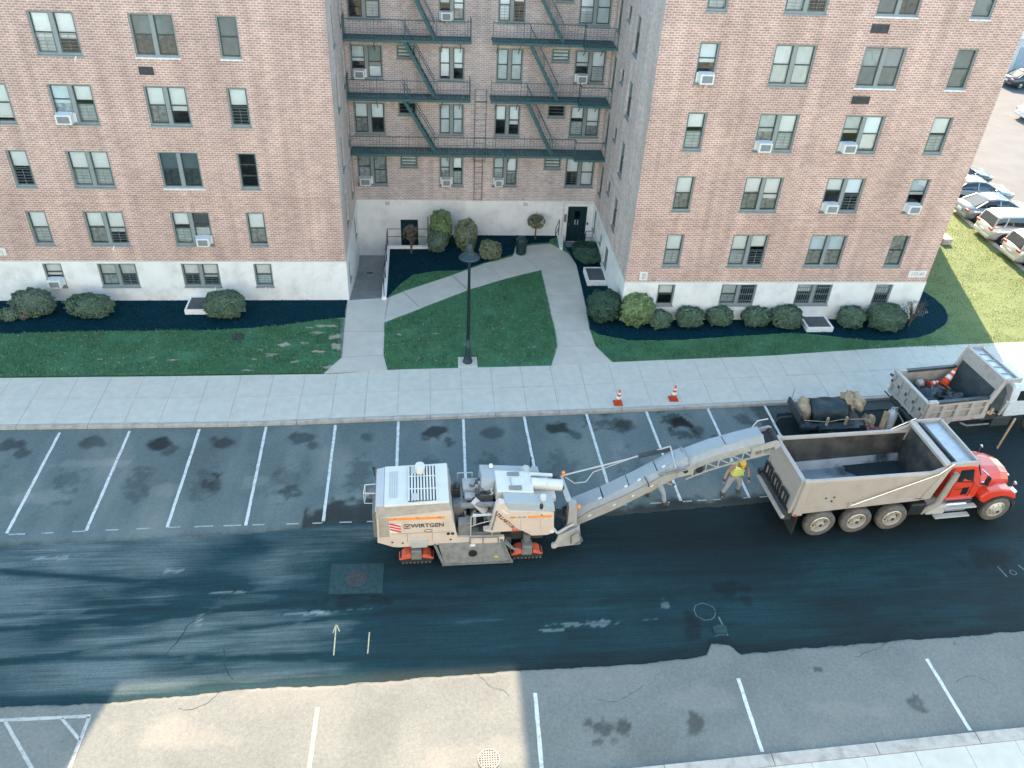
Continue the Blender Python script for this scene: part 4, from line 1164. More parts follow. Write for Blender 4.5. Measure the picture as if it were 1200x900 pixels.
ac_unit('white air conditioner in the third floor, second window column of the right wing', 'R', half(colsR['Q'], 0), FZ(3), leg=False)
ac_unit('white air conditioner in the third floor, third window column of the right wing', 'R', half(colsR['R'], 0), FZ(3), leg=False)
ac_unit('white air conditioner in the second floor double window on the right wing', 'R', half(colsR['R'], 0), FZ(2))
ac_unit('white air conditioner in the narrow second floor window at the right building edge', 'R', sum(colsR['S'])/2-.05, FZ(2))
ac_unit('white air conditioner in the courtyard window below the lowest fire escape, left end', 'C', .6, FZ(1))
ac_unit('white air conditioner in the courtyard window left of the drop ladder on the first floor', 'C', 4.83, FZ(1), w_=.5)
ac_unit('small white air conditioner in the courtyard window right of the drop ladder', 'C', 7.6, FZ(1), w_=.42, leg=False)
ac_unit('white air conditioner in the right hand courtyard window, third floor', 'C', 11.55, FZ(3), w_=.5)
ac_unit('white air conditioner in the top left courtyard window behind the second fire escape level', 'C', .62, FZ(3), w_=.5, leg=False)
ac_unit('white air conditioner in the topmost visible courtyard window left of centre', 'C', 4.83, FZ(4), w_=.5)
# little white bird-proof brackets below some windows
for x, z, y in ((-10.2, FZ(1), 0), (-6.1, .775, 0), (-3.8, .775, 0), (-9.75, FZ(4), 0)):
    MB().bar((x, -.05, z-.02), (x-.03, -.2, z-.16), .05, .05).build('bracket', M['white'], bld)

# the sunlit apartment block on the near side of the street, behind the viewer
ob = thing('opposite_building', 'pale brick apartment block across the street behind the viewpoint', 'building')
M['brick_tan'] = brick_mat('brick_tan', (0.46, 0.46, 0.45), (0.40, 0.40, 0.39), (0.5, 0.5, 0.48))
MB().box(-40, -50, -1.4, 50, -38.2, 25).build('brick_wall', M['brick_tan'], ob)
for k in range(8):
    for i in range(20):
        x = -36+4.2*i; z = 1.8+2.8*k
        f_ = link('window', cached('ow', lambda: MB().box(0, -.02, 0, 1.7, .05, 1.6).mesh('window', M['frame'])), ob, (x, -38.2, z))
        link('pane', cached('op', lambda: MB().box(.08, .05, .08, .8, .06, 1.5).box(.9, .05, .08, 1.62, .06, 1.5).mesh('pane', M['shade2'])), f_)

# ------------------------------------------------------------------ parking lot on the right
struct(MB().prism([(36.75, -8), (140, -8), (140, 140), (36.75, 140)], -1.4, -.10).build('parking_lot', M['lot']))
lk = struct(MB().box(36.5, -3, -1.2, 36.6, -2.9, -1).build('lot_curb', M['curb']))
for i in range(10):
    y0 = -3.1+3*i
    MB().box(36.45, y0, -.4, 36.76, y0+2.985, .02).build('curb_stone', M['curb'], lk, bevel=.015)
for i in range(8):
    y = 2.5+2.75*i
    struct(MB().box(36.9, y-.05, -.1, 41.8, y+.05, -.094).build('parking_line', M['line']))
struct(MB().prism([(36.46, -30), (60, -30), (60, -8), (36.46, -8)], -1.4, -.12).build('side_road', M['lot']))
M['far_wall'] = mat('far_garage_wall', (0.62, 0.64, 0.64), .7, world=True)
M['far_roof'] = mat('far_garage_roof', (0.36, 0.42, 0.47), .7, world=True)
g = thing('garage_building', 'pale blue grey low garage building beyond the car park at the top right corner', 'building')
MB().box(56.5, 40.5, -.1, 80, 56, 3.2).build('wall', M['far_wall'], g)
MB().hexa([(56.2, 40.1, 3.2), (80.3, 40.1, 3.2), (80.3, 56.3, 3.2), (56.2, 56.3, 3.2), (57.6, 42, 4.2), (79, 42, 4.2), (79, 55, 4.2), (57.6, 55, 4.2)]).build('roof', M['far_roof'], g)
for i in range(4):
    MB().box(58+4*i, 40.44, -.1, 60.8+4*i, 40.5, 2.4).build('door', M['far_roof'], g)

# ------------------------------------------------------------------ shrubs
def shrub(label, cx, cy, rx, ry, h, m, n=6200, kind='round_shrub', cat='shrub', ls=.055, z0=.03, group=None, flat=0.0, twigs=False, core=None):
    t = thing(kind, label, cat, (cx, cy, z0), group=group)
    rz_ = h/2
    k = int(n*(rx*ry*2+rx*h+ry*h)*.7)
    d = rng.normal(size=(k, 3)); d /= np.linalg.norm(d, axis=1)[:, None]
    # lumpy superellipsoid with a flattened top
    e = 2.5
    s = (np.abs(d)**e).sum(1)**(-1/e)
    p = d*s[:, None]
    lump = 1+.20*(fbm((d[:, 0]*3+cx)*1.4+9, (d[:, 1]*3+d[:, 2]*4+cy)*1.4+9, 3)-.5)*2
    r = lump*(1-np.abs(rng.normal(0, .07, k)))+np.where(rng.random(k) < .07, rng.uniform(0, .09, k), 0)
    P = p*r[:, None]*np.array([rx, ry, rz_])+np.array([0, 0, rz_])
    P = P[P[:, 2] > .02]; d = d[:len(P)] if False else (P-np.array([0, 0, rz_])); d = d/np.maximum(np.linalg.norm(d, axis=1)[:, None], 1e-6)
    k = len(P)
    nn = d+rng.normal(0, .55, (k, 3)); nn /= np.linalg.norm(nn, axis=1)[:, None]
    a = np.cross(nn, rng.normal(size=(k, 3))); a /= np.linalg.norm(a, axis=1)[:, None]; b = np.cross(nn, a)
    L = rng.uniform(.6, 1.2, k)[:, None]*ls
    Q = np.stack([P-a*L, P-b*L*.45, P+a*L, P+b*L*.45], 1)
    numpy_quads('foliage', Q, m, t)['kind'] = 'stuff'
    MB().ball((0, 0, rz_), (rx*.84, ry*.84, rz_*.84), 14, 8).build('inner_branches', core or M['core'], t, smooth=True)
    MB().cyl((0, 0, -.05), (0, 0, rz_*.6), .06, .04, 7).build('trunk', M['bark'], t)
    return t
M['core'] = mat('shrub_core', (0.030, 0.045, 0.028), .95, var=.4, scale=12)
M['bark'] = mat('bark', (0.12, 0.09, 0.065), .9, var=.3, scale=14)
LG = leaf_mat('clipped_green', (0.05, 0.115, 0.075), (0.18, 0.25, 0.165))
LD = leaf_mat('dark_green', (0.02, 0.07, 0.05), (0.08, 0.15, 0.10))
LY = leaf_mat('light_green', (0.10, 0.18, 0.07), (0.28, 0.36, 0.17))
LO = leaf_mat('olive_green', (0.12, 0.15, 0.09), (0.26, 0.28, 0.18))
LB_ = leaf_mat('grey_green', (0.07, 0.13, 0.095), (0.20, 0.26, 0.19))
LT = leaf_mat('brown_twig_leaf', (0.12, 0.11, 0.09), (0.22, 0.20, 0.16))
G1 = 'clipped shrubs along the painted base'
def cen(px, py): return px, py
shrub('large clipped shrub with sloping light green top, leftmost on the left wing', *(-13.940, -1.140), .92, .62, 1.15, LB_, group=G1)
shrub('wide dark oval shrub, middle of the three in front of the left wing', *(-11.490, -1.240), 1.0, .6, .95, LG, group=G1)
shrub('round clipped shrub next to the concrete areaway on the left wing', *(-5.480, -1.280), .88, .72, 1.15, LG, group=G1)
shrub('dark round shrub at the corner of the right wing beside the concrete path', *(12.120, -1.730), .80, .75, 1.35, LD, group=G1)
shrub('bright yellow green bushy shrub directly in front of the right wing corner', *(13.610, -2.200), .75, .62, 1.5, LY, ls=.08, group=G1)
shrub('smallest round shrub on the right wing, touching the bright yellow green one', *(14.700, -2.510), .52, .48, .80, LG, group=G1)
shrub('round clipped shrub between the first two basement windows of the right wing', *(16.130, -2.450), .62, .52, .95, LG, group=G1)
shrub('round clipped shrub below the second basement window of the right wing', *(17.630, -2.310), .62, .52, .88, LG, group=G1)
shrub('round clipped shrub midway between the second and third basement windows of the right wing', *(19.440, -2.330), .66, .55, .85, LG, group=G1)
shrub('oval shrub touching the left side of the pale concrete areaway on the right wing', *(20.880, -2.490), .72, .62, 1.0, LG, group=G1)
shrub('round clipped shrub just right of the pale concrete areaway on the right wing', *(24.080, -2.530), .62, .55, .98, LG, group=G1)
shrub('large oval shrub hiding part of the rightmost basement window', *(25.740, -2.690), .90, .70, 1.15, LG, group=G1)
shrub('small pale leafy plant at the far left end of the mulch bed', *(-14.870, -1.640), .42, .3, .55, LB_, 2600, 'garden_plant', 'plant', .06)
shrub('pinkish low plant between the far left leafy plant and the leftmost shrub', *(-14.310, -1.580), .25, .2, .35, LT, 2600, 'garden_plant', 'plant', .06)
shrub('low dark green ground hedge beside the entrance door', *(12.380, 4.450), .82, 1.1, .55, LD, kind='hedge', cat='hedge')
shrub('tall yellow green conifer with a rounded top, left of three shrubs in the courtyard', *(4.520, 5.670), .56, .45, 2.05, LY, 4200, 'tall_shrub', group='courtyard shrubs')
shrub('shorter conifer growing against the foot of the tall yellow green conifer', *(4.290, 4.990), .5, .4, 1.1, LB_, 4200, 'tall_shrub', group='courtyard shrubs')
shrub('loose olive shrub just behind the lamp head in the courtyard', *(5.840, 5.190), .58, .5, 1.75, LO, 2200, 'tall_shrub', ls=.07, group='courtyard shrubs')
shrub('small rounded olive shrub right of the lamp head', *(7.080, 4.240), .55, .48, .95, LO, 2600, 'tall_shrub', ls=.07, group='courtyard shrubs')
def small_tree(label, x, y, hh, cr, m, n, lean=0, name='small_tree', bare=False):
    t = thing(name, label, 'tree', (x, y, .03))
    mb = MB(); tips = []
    mb.cyl((0, 0, -.05), (lean*.3, 0, hh*.42), .05, .035, 7)
    for i in range(11 if not bare else 26):
        a = random.uniform(0, 6.28); rr = cr*random.uniform(.35, .95); zz = hh*random.uniform(.6, .98)
        b0 = Vector((lean*.3, 0, hh*random.uniform(.05 if bare else .35, .45))); tip = Vector((rr*math.cos(a)+lean*.3, rr*math.sin(a)*.9, zz))
        mid = b0.lerp(tip, .5)+Vector((0, 0, .08))
        mb.cyl(b0, mid, .022, .014, 5).cyl(mid, tip, .014, .005, 4); tips.append(tip)
        for q in range(3):
            e = tip+Vector((random.uniform(-.2, .2), random.uniform(-.2, .2), random.uniform(-.05, .2)))*(.8 if bare else 1)
            mb.cyl(mid.lerp(tip, .3+.2*q), e, .008, .003, 4)
    mb.build('trunk', M['bark'], t)
    k = n
    d = rng.normal(size=(k, 3)); d /= np.linalg.norm(d, axis=1)[:, None]
    P = d*(rng.uniform(.45, 1, k)**.5)[:, None]*np.array([cr, cr*.9, hh*.27])+np.array([lean*.3, 0, hh*.74])
    keep = fbm(P[:, 0]*4+9, P[:, 1]*3+P[:, 2]*4+9, 3) > .40
    P = P[keep]; k = len(P)
    nn = rng.normal(size=(k, 3)); nn /= np.linalg.norm(nn, axis=1)[:, None]
    a = np.cross(nn, rng.normal(size=(k, 3))); a /= np.linalg.norm(a, axis=1)[:, None]; b = np.cross(nn, a)
    L = rng.uniform(.6, 1.2, k)[:, None]*.05
    numpy_quads('crown', np.stack([P-a*L, P-b*L*.45, P+a*L, P+b*L*.45], 1), m, t)['kind'] = 'stuff'
    return t
small_tree('little lollipop tree with an olive crown against the white base left of the entrance', 9.720, 6.420, 1.45, .5, LO, 2600)
small_tree('bare greyish twiggy bush in front of the cellar door by the ramp railing', 2.930, 4.790, 1.6, .42, LT, 700, bare=True, name='bare_bush')
small_tree('leafless pale twiggy bush at the right end of the shrub row by the building corner', 27.080, -2.630, 1.35, .6, LT, 250, bare=True, name='bare_bush')

# concrete areaways with grates
def areaway(label, x0, y0, x1, y1, h=.28):
    t = thing('window_well', label, 'window well', ((x0+x1)/2, (y0+y1)/2, 0), group='basement window wells')
    a, b = (x1-x0)/2, (y1-y0)/2; wd = .09
    MB().box(-a, -b, 0, a, -b+wd, h).box(-a, b-wd, 0, a, b, h).box(-a, -b+wd, 0, -a+wd, b-wd, h).box(a-wd, -b+wd, 0, a, b-wd, h).build('kerb', M['base'], t, bevel=.01)
    MB().box(-a+wd, -b+wd, .05, a-wd, b-wd, h-.03).build('cover', M['steel'], t)
    mb = MB()
    for i in range(14): mb.box(-a+wd+(2*a-2*wd)*i/14, -b+wd, h-.03, -a+wd+(2*a-2*wd)*i/14+.02, b-wd, h-.01)
    mb.build('grate', M['dsteel'], t)
areaway('white kerbed window well beside the round shrub on the left wing', -7.35, -1.3, -6.2, -.05)
areaway('white kerbed window well between two shrubs in front of the right wing', 21.75, -3.1, 23.05, -1.98)
areaway('square white kerbed window well along the courtyard side of the right wing', 11.85, 1.3, 12.88, 2.75, .32)
t = thing('utility_cover', 'small square grey utility cover set in the lawn near the right path', 'cover', (12.090, -1.650, .01))
MB().box(-.25, -.22, 0, .25, .22, .03).build('lid', M['concrete'], t, bevel=.01)
t = thing('drain_cover', 'small dark round drain grate in the left lawn', 'drain', (-4.650, -3.150, .01)); MB().lathe((0, 0, 0), [(.28, 0), (.28, .03), (.22, .035), (.22, .02)], 20).build('grate', M['dsteel'], t)
t = thing('vent_pipe', 'white standpipe on the painted base of the left wing', 'pipe', (-9.250, 0.030, 0))
MB().cyl((0, 0, 0), (0, 0, .75), .06, n=10).cyl((0, 0, .75), (0, .12, .88), .06, n=10).ball((0, .0, .78), .075).build('pipe', M['base'], t, smooth=True)

# street lamp
t = thing('street_lamp', 'black lamp post with a bell shade standing on the lawn triangle', 'street lamp', (5.52, -5.3, 0))
M['lampg'] = mat('lamp_green_grey', (0.02, 0.045, 0.055), .4, .2)
MB().box(-.42, -.38, -.02, .42, .38, .05).build('base_pad', M['concrete'], t, bevel=.015)
MB().lathe((0, 0, .05), [(.21, 0), (.21, .08), (.17, .12), (.17, .22), (.13, .30), (.115, .75), (.13, .80), (.10, .84), (.075, 1.2)], 18).build('base', M['lampg'], t, smooth=True)
MB().lathe((0, 0, 1.2), [(.075, 0), (.055, 3.9), (.09, 3.92), (.09, 3.98), (.05, 4.0)], 14).build('pole', M['lampg'], t, smooth=True)
MB().lathe((0, 0, 5.15), [(.42, 0), (.43, .02), (.36, .10), (.20, .20), (.16, .30), (.17, .34), (.12, .45), (.10, .62), (.06, .66)], 22).build('shade', M['lampg'], t, smooth=True)
MB().lathe((0, 0, 5.8), [(.05, 0), (.03, .1), (.055, .16), (.03, .22), (.012, .48)], 10).build('finial', M['lampg'], t, smooth=True)
MB().lathe((0, 0, 5.02), [(.16, .13), (.20, .04), (.12, -.03)], 16).build('lens', M['white'], t, smooth=True)

# bin
t = thing('litter_bin', 'dark green litter bin with domed lid at the fork of the courtyard path', 'bin', (8.78, 4.75, .03))
M['bin'] = mat('bin_green', (0.012, 0.04, 0.042), .4)
MB().lathe((0, 0, 0), [(.24, 0), (.26, .05), (.29, .68), (.31, .70), (.31, .76)], 18).build('drum', M['bin'], t)
MB().lathe((0, 0, .76), [(.31, 0), (.29, .08), (.22, .18), (.12, .22)], 18).build('lid', M['bin'], t, smooth=True)
MB().box(-.14, -.305, .80, .14, -.2, .90).build('flap', M['dsteel'], t)
mb = MB()
for i in range(14):
    a = 2*math.pi*i/14; mb.bar((.262*math.cos(a), .262*math.sin(a), .06), (.302*math.cos(a), .302*math.sin(a), .68), .02, .012)
mb.build('rib', M['bin'], t)

# cones
M['orange'] = mat('cone_orange', (0.80, 0.10, 0.03), .5, var=.1, dirt=(.45, .09, .04), dscale=9)
M['refl'] = mat('cone_band', (0.78, 0.76, 0.72), .4)
def cone(label, x, y, z, rot=None, s=1.0, group='traffic cones'):
    t = thing('traffic_cone', label, 'traffic cone', (x, y, z), group=group)
    if rot: t.rotation_euler = rot
    t.scale = (s, s, s)
    MB().box(-.19, -.19, 0, .19, .19, .04).build('base', M['dorange'] , t, bevel=.02)
    MB().lathe((0, 0, .04), [(.145, 0), (.035, .66), (.02, .67)], 18).build('body', M['orange'], t, smooth=True)
    MB().lathe((0, 0, .04), [(.112, .22), (.092, .36), (.088, .36)], 18).build('reflective_band', M['refl'], t, smooth=True)
    MB().lathe((0, 0, .04), [(.074, .45), (.060, .54), (.058, .54)], 18).build('reflective_band', M['refl'], t, smooth=True)
M['dorange'] = mat('cone_base', (0.42, 0.07, 0.03), .6)
cone('orange and white cone on the pavement edge, the left one of two', *(11.640, -8.350), .01)
cone('orange and white cone on the pavement, right one, farther from the curb', *(14.050, -8.110), .01)

M['patchm'] = mat('manhole_patch', (0.013, 0.048, 0.057), .85, var=.3, scale=7, dirt=(.02, .04, .045), dscale=4)
# manhole and grates ----------------------------------------------------
def grate(label, x, y, z, r, mring, mgr, sq=None):
    t = thing('manhole_grate', label, 'manhole', (x, y, z))
    if sq: MB().prism([(-sq, -sq*.7), (sq, -sq*.75), (sq, sq*.7), (-sq, sq*.75)], 0.004, .012).build('patch', M['patchm'], t)
    MB().lathe((0, 0, .008), [(r, 0), (r, .02), (r*.9, .024), (r*.9, .0)], 28, caps=False).build('ring', mring, t)
    MB().lathe((0, 0, .006), [(r*.9, 0), (r*.9, .008)], 24).build('pit', M['black'], t)
    mb = MB(); k = 4
    for i in range(-k, k+1):
        u = r*.88*i/k; h_ = math.sqrt(max(0, (r*.88)**2-u*u))
        if h_ > .03: mb.box(u-.014, -h_, .0145, u+.014, h_, .026).box(-h_, u-.014, .0150, h_, u+.014, .0265)
    mb.build('grate', mgr, t)
grate('dark round grate set in a grey square patch left of the milling machine', 1.480, -17.050, ZM, .33, M['dsteel'], M['dsteel'], .85)
M['patina'] = mat('pale_iron', (0.30, 0.285, 0.26), .7)
grate('pale round manhole grate on the sunlit asphalt at the bottom edge', 5.370, -23.400, ZR, .30, M['patina'], M['patina'])
t = thing('asphalt_patch', 'pale broken slab left standing on the milled road beside the sprayed circle', 'slab', (12.790, -19.570, ZM))
MB().prism([(-.22, -.14), (.2, -.16), (.24, .1), (.02, .16), (-.2, .1)], 0, .05).build('slab', M['asph2'] if False else M['patchm'], t)

# ------------------------------------------------------------------ milling machine
M['cream'] = mat('machine_cream', (0.63, 0.54, 0.47), .4, var=.05, scale=2, dirt=(.45, .38, .32), dscale=2.5, damt=.35)
M['mgrey'] = mat('machine_light_grey', (0.46, 0.48, 0.48), .45, var=.05, dirt=(.36, .38, .38), dscale=3, damt=.4)
M['mwhite'] = mat('machine_white', (0.62, 0.64, 0.60), .4, var=.04, dirt=(.48, .49, .46), dscale=3, damt=.35)
M['mdark'] = mat('machine_dark_grey', (0.17, 0.18, 0.18), .5, .1, var=.15, dirt=(.09, .09, .085), dscale=4)
M['mblue'] = mat('machine_blue_grey', (0.33, 0.38, 0.40), .45, var=.06, dirt=(.27, .31, .33), dscale=3)
M['mtan'] = mat('conveyor_tan', (0.35, 0.355, 0.34), .5, var=.08, dirt=(.28, .25, .22), dscale=2.5, damt=.5)
M['mband'] = mat('hood_band', (0.36, 0.33, 0.30), .5)
M['oran'] = mat('stripe_orange', (0.85, 0.30, 0.06), .45)
M['red'] = mat('hazard_red', (0.62, 0.05, 0.04), .45)
M['trackred'] = mat('track_cover_red', (0.68, 0.12, 0.06), .5, dirt=(.35, .09, .05), dscale=5)
M['ink'] = mat('letter_ink', (0.06, 0.05, 0.05), .6)
mm_ = thing('milling_machine', 'cream and grey cold milling machine with a long conveyor, working in the road', 'milling machine', (2.2, -15.5, ZM), R(1.2))
W_ = .95
# rear half body
MB().side([(-.05, .98), (-.03, 2.12), (2.30, 2.36), (2.52, 1.05), (3.6, 1.0), (3.6, .80), (.6, .72), (.42, .76), (.02, .96)], -W_, W_).build('rear_body', M['cream'], mm_, bevel=.02)
MB().hexa([(-.06, -W_-.005, 2.10), (2.32, -W_-.005, 2.34), (2.32, W_+.005, 2.34), (-.06, W_+.005, 2.10), (-.02, -W_+.07, 2.50), (2.24, -W_+.07, 2.60), (2.24, W_-.05, 2.60), (-.02, W_-.05, 2.50)]).build('hood_band', M['mband'], mm_)
MB().hexa([(.22, -W_+.05, 2.515), (2.26, -W_+.05, 2.60), (2.26, W_-.04, 2.60), (.22, W_-.04, 2.515), (.22, -W_+.07, 2.60), (2.24, -W_+.07, 2.665), (2.24, W_-.05, 2.665), (.22, W_-.05, 2.60)]).build('hood', M['mwhite'], mm_, bevel=.012)
MB().hexa([(-.10, -W_+.08, 2.1), (.215, -W_+.07, 2.1), (.215, W_-.06, 2.1), (-.10, W_-.06, 2.1), (-.04, -W_+.12, 2.56), (.215, -W_+.08, 2.59), (.215, W_-.06, 2.59), (-.04, W_-.1, 2.56)]).build('rear_cooler', M['mgrey'], mm_, bevel=.015)
MB().box(.02, -W_-.012, 1.25, .34, -W_+.02, 2.1).build('corner_panel', M['mband'], mm_)
mb = MB().box(.98, -.80, 2.60, 1.86, .78, 2.672); mb.build('intake_recess', M['black'], mm_)
for i in range(10):
    x = .97+.098*i
    MB().box(x, -.80, 2.66, x+.052, .78, 2.690).build('slat', M['mwhite'], mm_)
for y in (-.28, .30): MB().box(.97, y-.02, 2.668, 1.9, y+.02, 2.686).build('cross_bar', M['mwhite'], mm_)
MB().box(1.06, .42, 2.67, 1.28, .76, 2.70).box(1.07, -.78, 2.67, 1.29, -.50, 2.70).build('frame_box', M['mgrey'], mm_)
for i in range(4):
    MB().box(.38+.075*i, -.6, 2.585, .41+.075*i, .62, 2.625+.003*i).build('vent_slot', M['mgrey'], mm_)
MB().cyl((1.36, .52, 2.66), (1.36, .52, 2.84), .15, .15, 20).cyl((1.36, .52, 2.84), (1.36, .52, 2.98), .17, .15, 20).build('exhaust_stack', M['mwhite'], mm_, bevel=.01)
MB().box(.35, -W_-.012, 1.98, 2.1, -W_+.01, 2.08).build('orange_stripe', M['oran'], mm_)
hz = MB().box(.36, -W_-.010, 1.42, .72, -W_+.01, 1.80).build('hazard_plate', M['white'], mm_)
mb = MB()
for i in range(3):
    z = 1.46+.12*i
    mb.add([(.365, -W_-.014, z+.10), (.715, -W_-.014, z-.06+.02), (.715, -W_-.014, z+.02+.02), (.365, -W_-.014, z+.17)], [(0, 1, 2, 3)])
mb.build('hazard_stripe', M['red'], hz)
text('lettering', 'WIRTGEN', .235, M['ink'], mm_, (1.56, -W_-.012, 1.70), (R(90), 0, 0), bold=.004)
mb = MB()
for a, b in (((.82, 1.60), (1.00, 1.60)), ((.82, 1.78), (1.00, 1.78)), ((.82, 1.60), (.82, 1.78)), ((1.00, 1.60), (1.00, 1.78)), ((.86, 1.74), (.89, 1.65)), ((.89, 1.65), (.91, 1.71)), ((.91, 1.71), (.93, 1.65)), ((.93, 1.65), (.96, 1.74))):
    mb.bar((a[0], -W_-.01, a[1]), (b[0], -W_-.01, b[1]), .012, .016)
mb.build('logo', M['ink'], mm_)
n_ = 22; mb = MB()
for i in range(n_):
    a, b = 2*math.pi*i/n_, 2*math.pi*(i+1)/n_
    mb.bar((1.58+.13*math.cos(a), -W_-.01, 1.46+.06*math.sin(a)), (1.58+.13*math.cos(b), -W_-.01, 1.46+.06*math.sin(b)), .012, .012)
mb.build('badge', M['ink'], mm_)
MB().box(1.02, -W_-.05, .72, 1.55, -W_+.02, 1.05).build('step_plate', M['mgrey'], mm_, bevel=.02)
for x in (2.22, 2.36): MB().lathe((x, -W_-.02, 1.28), [(.055, 0), (.055, .03)], 8, 'y').build('knob', M['black'], mm_)
for x, z in ((.42, .98), (.75, .93), (2.3, 1.0)): MB().lathe((x, -W_-.012, z), [(.035, 0), (.035, .03)], 8, 'y').build('cap', M['black'], mm_)
# rear guard rail
mb = MB(); mb.path([(-.08, .35, 2.35), (-.42, .33, 2.35), (-.45, -.05, 2.35), (-.08, -.08, 2.35)], .018); mb.path([(-.08, .35, 1.9), (-.42, .33, 1.9), (-.45, -.05, 1.9), (-.08, -.08, 1.9)], .014)
mb.path([(-.42, .33, 1.9), (-.42, .33, 2.35)], .014); mb.path([(-.45, -.05, 1.9), (-.45, -.05, 2.35)], .014)
mb.build('guard_rail', M['mwhite'], mm_)
MB().box(-.3, -.02, 2.05, -.1, .3, 2.25).build('rear_lamp', M['mdark'], mm_, bevel=.02)
MB().cyl((-.12, .82, 2.2), (-.14, .82, 2.6), .02).ball((-.14, .82, 2.62), .06).build('mirror', M['black'], mm_)
MB().box(-.16, -.9, 1.2, -.03, .9, 2.3).build('rear_grille', M['mdark'], mm_, bevel=.02)
# platform between the bodies
MB().box(2.45, -W_+.12, .95, 3.95, W_-.05, 1.15).build('platform', M['mdark'], mm_)
MB().box(2.40, -.35, 1.15, 2.75, .75, 1.9).build('seat_box', M['mdark'], mm_, bevel=.03)
MB().box(2.42, .05, 1.9, 2.66, .35, 2.25).ball((2.55, .2, 2.3), (.13, .15, .1)).build('seat', M['black'], mm_, bevel=.03)
MB().box(2.75, .32, 1.85, 3.25, .85, 2.0).box(2.8, .0, 1.78, 3.2, .30, 1.9).build('console', M['mgrey'], mm_, bevel=.02)
MB().box(2.62, -.55, 1.95, 3.75, -.38, 2.10).build('hose_cover', M['steel'], mm_, bevel=.04)
MB().box(3.22, -.80, 1.15, 3.85, .1, 1.25).build('floor_pit', M['black'], mm_)
MB().box(2.55, -.86, 1.1, 2.95, -.55, 1.62).build('valve_box', M['steel'], mm_, bevel=.03)
MB().box(3.62, -.86, 1.15, 3.92, -.35, 1.95).build('control_box', M['mdark'], mm_, bevel=.02)
mb = MB().path([(2.95, -.9, 1.05), (2.95, -.9, 1.95), (3.65, -.9, 2.0), (3.65, -.9, 1.05)], .02).path([(2.95, -.9, 1.5), (3.2, -.9, 1.62), (3.65, -.9, 1.75)], .014)
MB().path([(2.6, .9, 1.1), (2.6, .9, 2.2), (3.1, .9, 2.2), (3.1, .9, 1.1)], .02).build('railing', M['mgrey'], mm_)
mb.build('railing', M['mgrey'], mm_)
# untidy hydraulic hoses
for i in range(24):
    x = 3.05+random.uniform(0, .75); y = random.uniform(-.2, .8); z = 1.95+random.uniform(-.2, .35)
    mb = MB(); p = Vector((x, y, z)); pts = [p]
    for q in range(4):
        p = p+Vector((random.uniform(-.12, .14), random.uniform(-.14, .12), random.uniform(-.12, .1))); pts.append(p)
    mb.path(pts, random.choice([.014, .02, .026])).build('hose', random.choice([M['steel'], M['mdark'], M['mgrey'], M['black']]), mm_)
MB().box(3.15, .0, 1.3, 3.75, .8, 2.0).build('valve_block', M['mdark'], mm_, bevel=.03)
for i in range(9):
    x = 3.2+random.uniform(0, .6); y = random.uniform(0, .75)
    MB().box(x, y, 1.95, x+.1, y+.09, 2.05+random.uniform(0, .25)).build('valve', random.choice([M['mgrey'], M['mwhite'], M['steel']]), mm_, bevel=.01)
MB().bar((3.05, -.35, 2.15), (3.45, -.62, 1.85), .28, .05).build('tilted_panel', M['cream'], mm_)
# more loose gear between the two halves
for i in range(26):
    x = 2.6+random.uniform(0, 1.1); y = random.uniform(-.75, .75); h_ = random.uniform(.05, .22)
    MB().box(x, y, 1.15, x+random.uniform(.06, .18), y+random.uniform(.06, .2), 1.35+h_*2).build('fitting', random.choice([M['mdark'], M['steel'], M['black'], M['mgrey']]), mm_, bevel=.01)
for i in range(8):
    x = 2.7+random.uniform(0, 1.0); y = random.uniform(-.8, .3)
    MB().path([(x, y, 1.2), (x+random.uniform(-.1, .2), y+.1, 1.6), (x+random.uniform(0, .35), y+random.uniform(-.1, .3), 1.75), (x+.35, y+.2, 1.45)], .018).build('hose', random.choice([M['black'], M['steel'], M['mdark']]), mm_)
MB().box(3.0, -.88, 1.95, 3.6, -.84, 2.0).build('hand_rail', M['mwhite'], mm_)
# panel seams, hinges and dust on the covers
for x in (.9, 1.7): MB().box(x, -W_-.004, .95, x+.012, -W_+.01, 1.36).build('panel_seam', M['mdark'], mm_)
MB().box(.4, -W_-.004, 1.36, 2.3, -W_+.01, 1.372).build('panel_seam', M['mdark'], mm_)
for x in (4.55, 5.2): MB().box(x, -W_-.024, 1.30, x+.012, -W_+.01, 1.80).build('panel_seam', M['mband'], mm_)
for x in (.5, 1.2, 1.9): MB().box(x, -W_-.02, 2.05, x+.10, -W_+.01, 2.075).build('hinge', M['mdark'], mm_)
# front body
MB().side([(3.35, 1.34), (3.55, 1.38), (3.72, 2.45), (3.82, 2.6), (3.98, 2.55), (4.15, 2.22), (5.50, 2.08), (5.62, 2.02), (5.68, 1.12), (5.45, 1.02), (4.95, 1.02), (4.62, 1.28), (3.6, 1.26)], -W_-.02, -W_+.2).build('side_cover', M['cream'], mm_, bevel=.015)
MB().side([(3.9, 1.30), (4.15, 2.2), (5.50, 2.05), (5.62, 1.12), (4.62, 1.25)], -W_+.2, W_).build('front_body', M['mdark'], mm_, bevel=.015)
MB().side([(3.6, 1.3), (3.7, 2.3), (5.3, 2.15), (5.45, 1.2)], W_-.1, W_+.02).build('far_side_cover', M['cream'], mm_, bevel=.015)
MB().hexa([(4.06, -W_+.0, 2.20), (5.66, -W_+.0, 2.06), (5.66, -.5, 2.06), (4.06, -.5, 2.20), (3.98, -W_+.08, 2.52), (5.62, -W_+.08, 2.30), (5.60, -.45, 2.38), (3.98, -.45, 2.56)]).build('hood_near', M['mblue'], mm_, bevel=.03)
